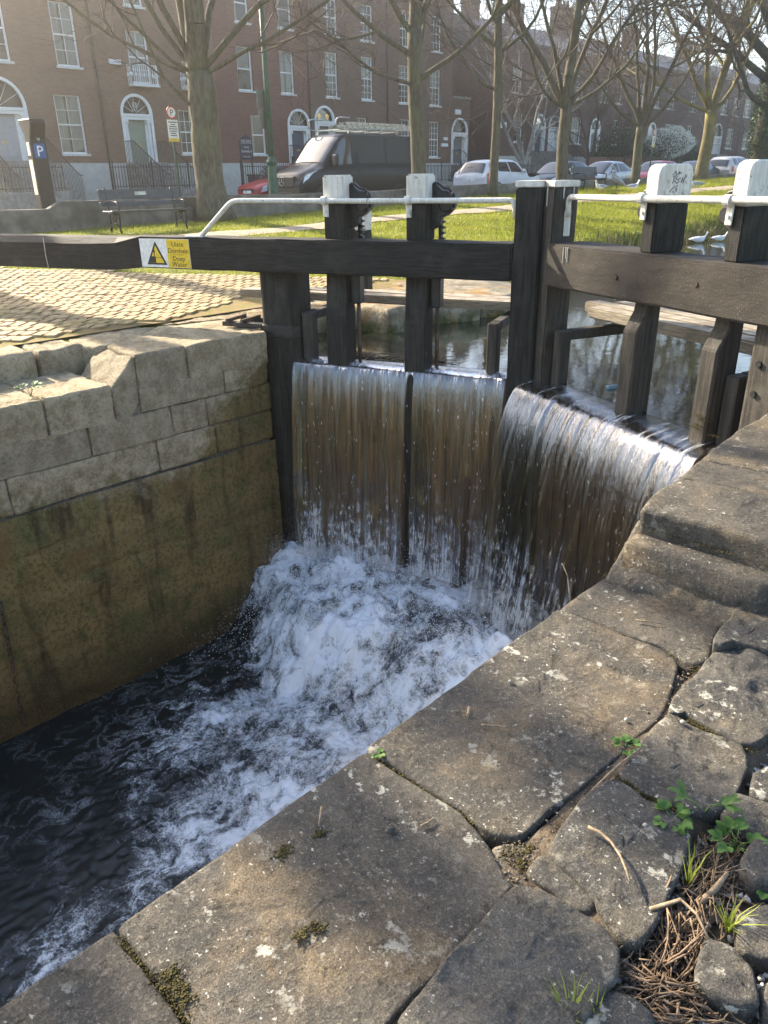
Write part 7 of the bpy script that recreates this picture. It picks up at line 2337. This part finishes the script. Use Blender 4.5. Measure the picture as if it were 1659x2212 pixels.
for t in np.linspace(0, 1, 10):
    sp.append((-.65 + .2 * t, 1.92, .012, .012, .008, 40))
for (x, y) in ((-1.133, .807), (-1.128, .79), (-1.109, .891), (-.92, .72), (-.93, .68), (-.58, 1.09)):
    sp.append((x, y, .004, .008, .009, 60))
for (x, y) in ((-.735, 1.17), (-.705, 1.21), (-.7, 2.05), (-.71, 2.2), (-.69, 1.16), (-1.25, 2.58)):
    sp.append((x, y, .0, .012, .014, 70))
moss('dark green and brown moss in the joints of the near stones', sp, 4)
sp = []
for (d, z) in ((1.86, .12), (1.88, .06), (1.84, .04), (1.9, .1), (1.98, .02)):
    p = G2(d, .03 if d < 1.95 else .0, z)
    sp.append((p[0], p[1], z, .025, .02, 160))
p = G2(2.0, .02, .27)
sp.append((-1.36, 4.58, .27, .04, .04, 200))
moss('bright moss at the foot of the right gate posts', sp, 6)

MT['chip'] = simple('pale_chip', (.24, .23, .2), .8, .2)
# small stones lying about
for k, (x, y, z, r_, lab) in enumerate(((-.985, 1.02, .01, .012, 'small blue grey pebble on the nearest slab'), (-.87, 1.62, .012, .006, 'pale chip on the shaded slab'), (-.76, 1.8, .012, .007, 'white chip by the slab corner'), (-1.12, 1.72, .012, .007, 'white lichen covered chip near the foam edge'), (-.625, 1.88, .03, .008, 'white pebble on the mossy paving stone'), (-.52, 1.43, .045, .006, 'snail shell like chip on the stick stone'))):
    t = wthing('pebble', lab, 'pebble', (x, y, z), 'loose chips on the stones')
    ico = bmesh.new()
    bmesh.ops.create_icosphere(ico, subdivisions=2, radius=r_)
    me = bpy.data.meshes.new('pebble')
    for v in ico.verts:
        v.co = v.co * (1 + .25 * mnoise.noise(v.co * 120 + Vector((k, 0, 0))))
        v.co.z *= .65
    ico.to_mesh(me)
    ico.free()
    link('stone', me, MT['chip'] if k != 0 else MT['paver'], t)


# drift caught behind the left gate, and a bottle behind the right one
mb = MB()
for k in range(46):
    p = G1(rs.uniform(.75, 1.75), -rs.uniform(.16, .42), -.04 + rs.random() * .012)
    a = rs.gauss(.35, .5)
    L = rs.uniform(.06, .32)
    mb.tube([(p[0] - math.cos(a) * L / 2, p[1] - math.sin(a) * L / 2, p[2]), (p[0], p[1], p[2] + .008), (p[0] + math.cos(a) * L / 2, p[1] + math.sin(a) * L / 2, p[2] + rs.random() * .02)], rs.uniform(.0015, .004), 5)
tag(mb.build('reed_drift', MT['twigpale'], None, smooth=True), 'dead reeds and twigs drifted against the left gate', 'drift', kind='stuff')
p = Vector(G2(.62, -.42, -.05))
bt = wthing('plastic_bottle', 'pale blue plastic bottle afloat behind the right gate', 'bottle', p)
m = Mat('bottle_plastic', .2, .5)
m.col((.16, .24, .26))
ax = Vector((.5, .86, 0))
MB().tube([p - ax * .09, p - ax * .085, p, p + ax * .04, p + ax * .075, p + ax * .09], [.02, .03, .03, .029, .013, .012], 12).build('bottle_body', m.m, bt, smooth=True)
MB().tube([p + ax * .09, p + ax * .105], [.014, .014], 10).build('cap', MT['pblue'], bt)
# ------------------------------------------------------------------ haze volume added to imitate the sun's lens glare
hz = MB().box(-410, 410, -410, 410, -4.5, 17.5).build('haze', None)
m = bpy.data.materials.new('haze')
m.use_nodes = True
for nd in list(m.node_tree.nodes):
    if nd.type == 'BSDF_PRINCIPLED':
        m.node_tree.nodes.remove(nd)
pvn = m.node_tree.nodes.new('ShaderNodeVolumePrincipled')
pvn.inputs['Color'].default_value = (1, .96, .9, 1)
pvn.inputs['Density'].default_value = .0024
pvn.inputs['Anisotropy'].default_value = .85
m.node_tree.links.new(pvn.outputs[0], m.node_tree.nodes['Material Output'].inputs['Volume'])
hz.data.materials.append(m)
tag(hz, 'thin haze volume added over the canal to imitate sun glare', 'haze', kind='stuff')
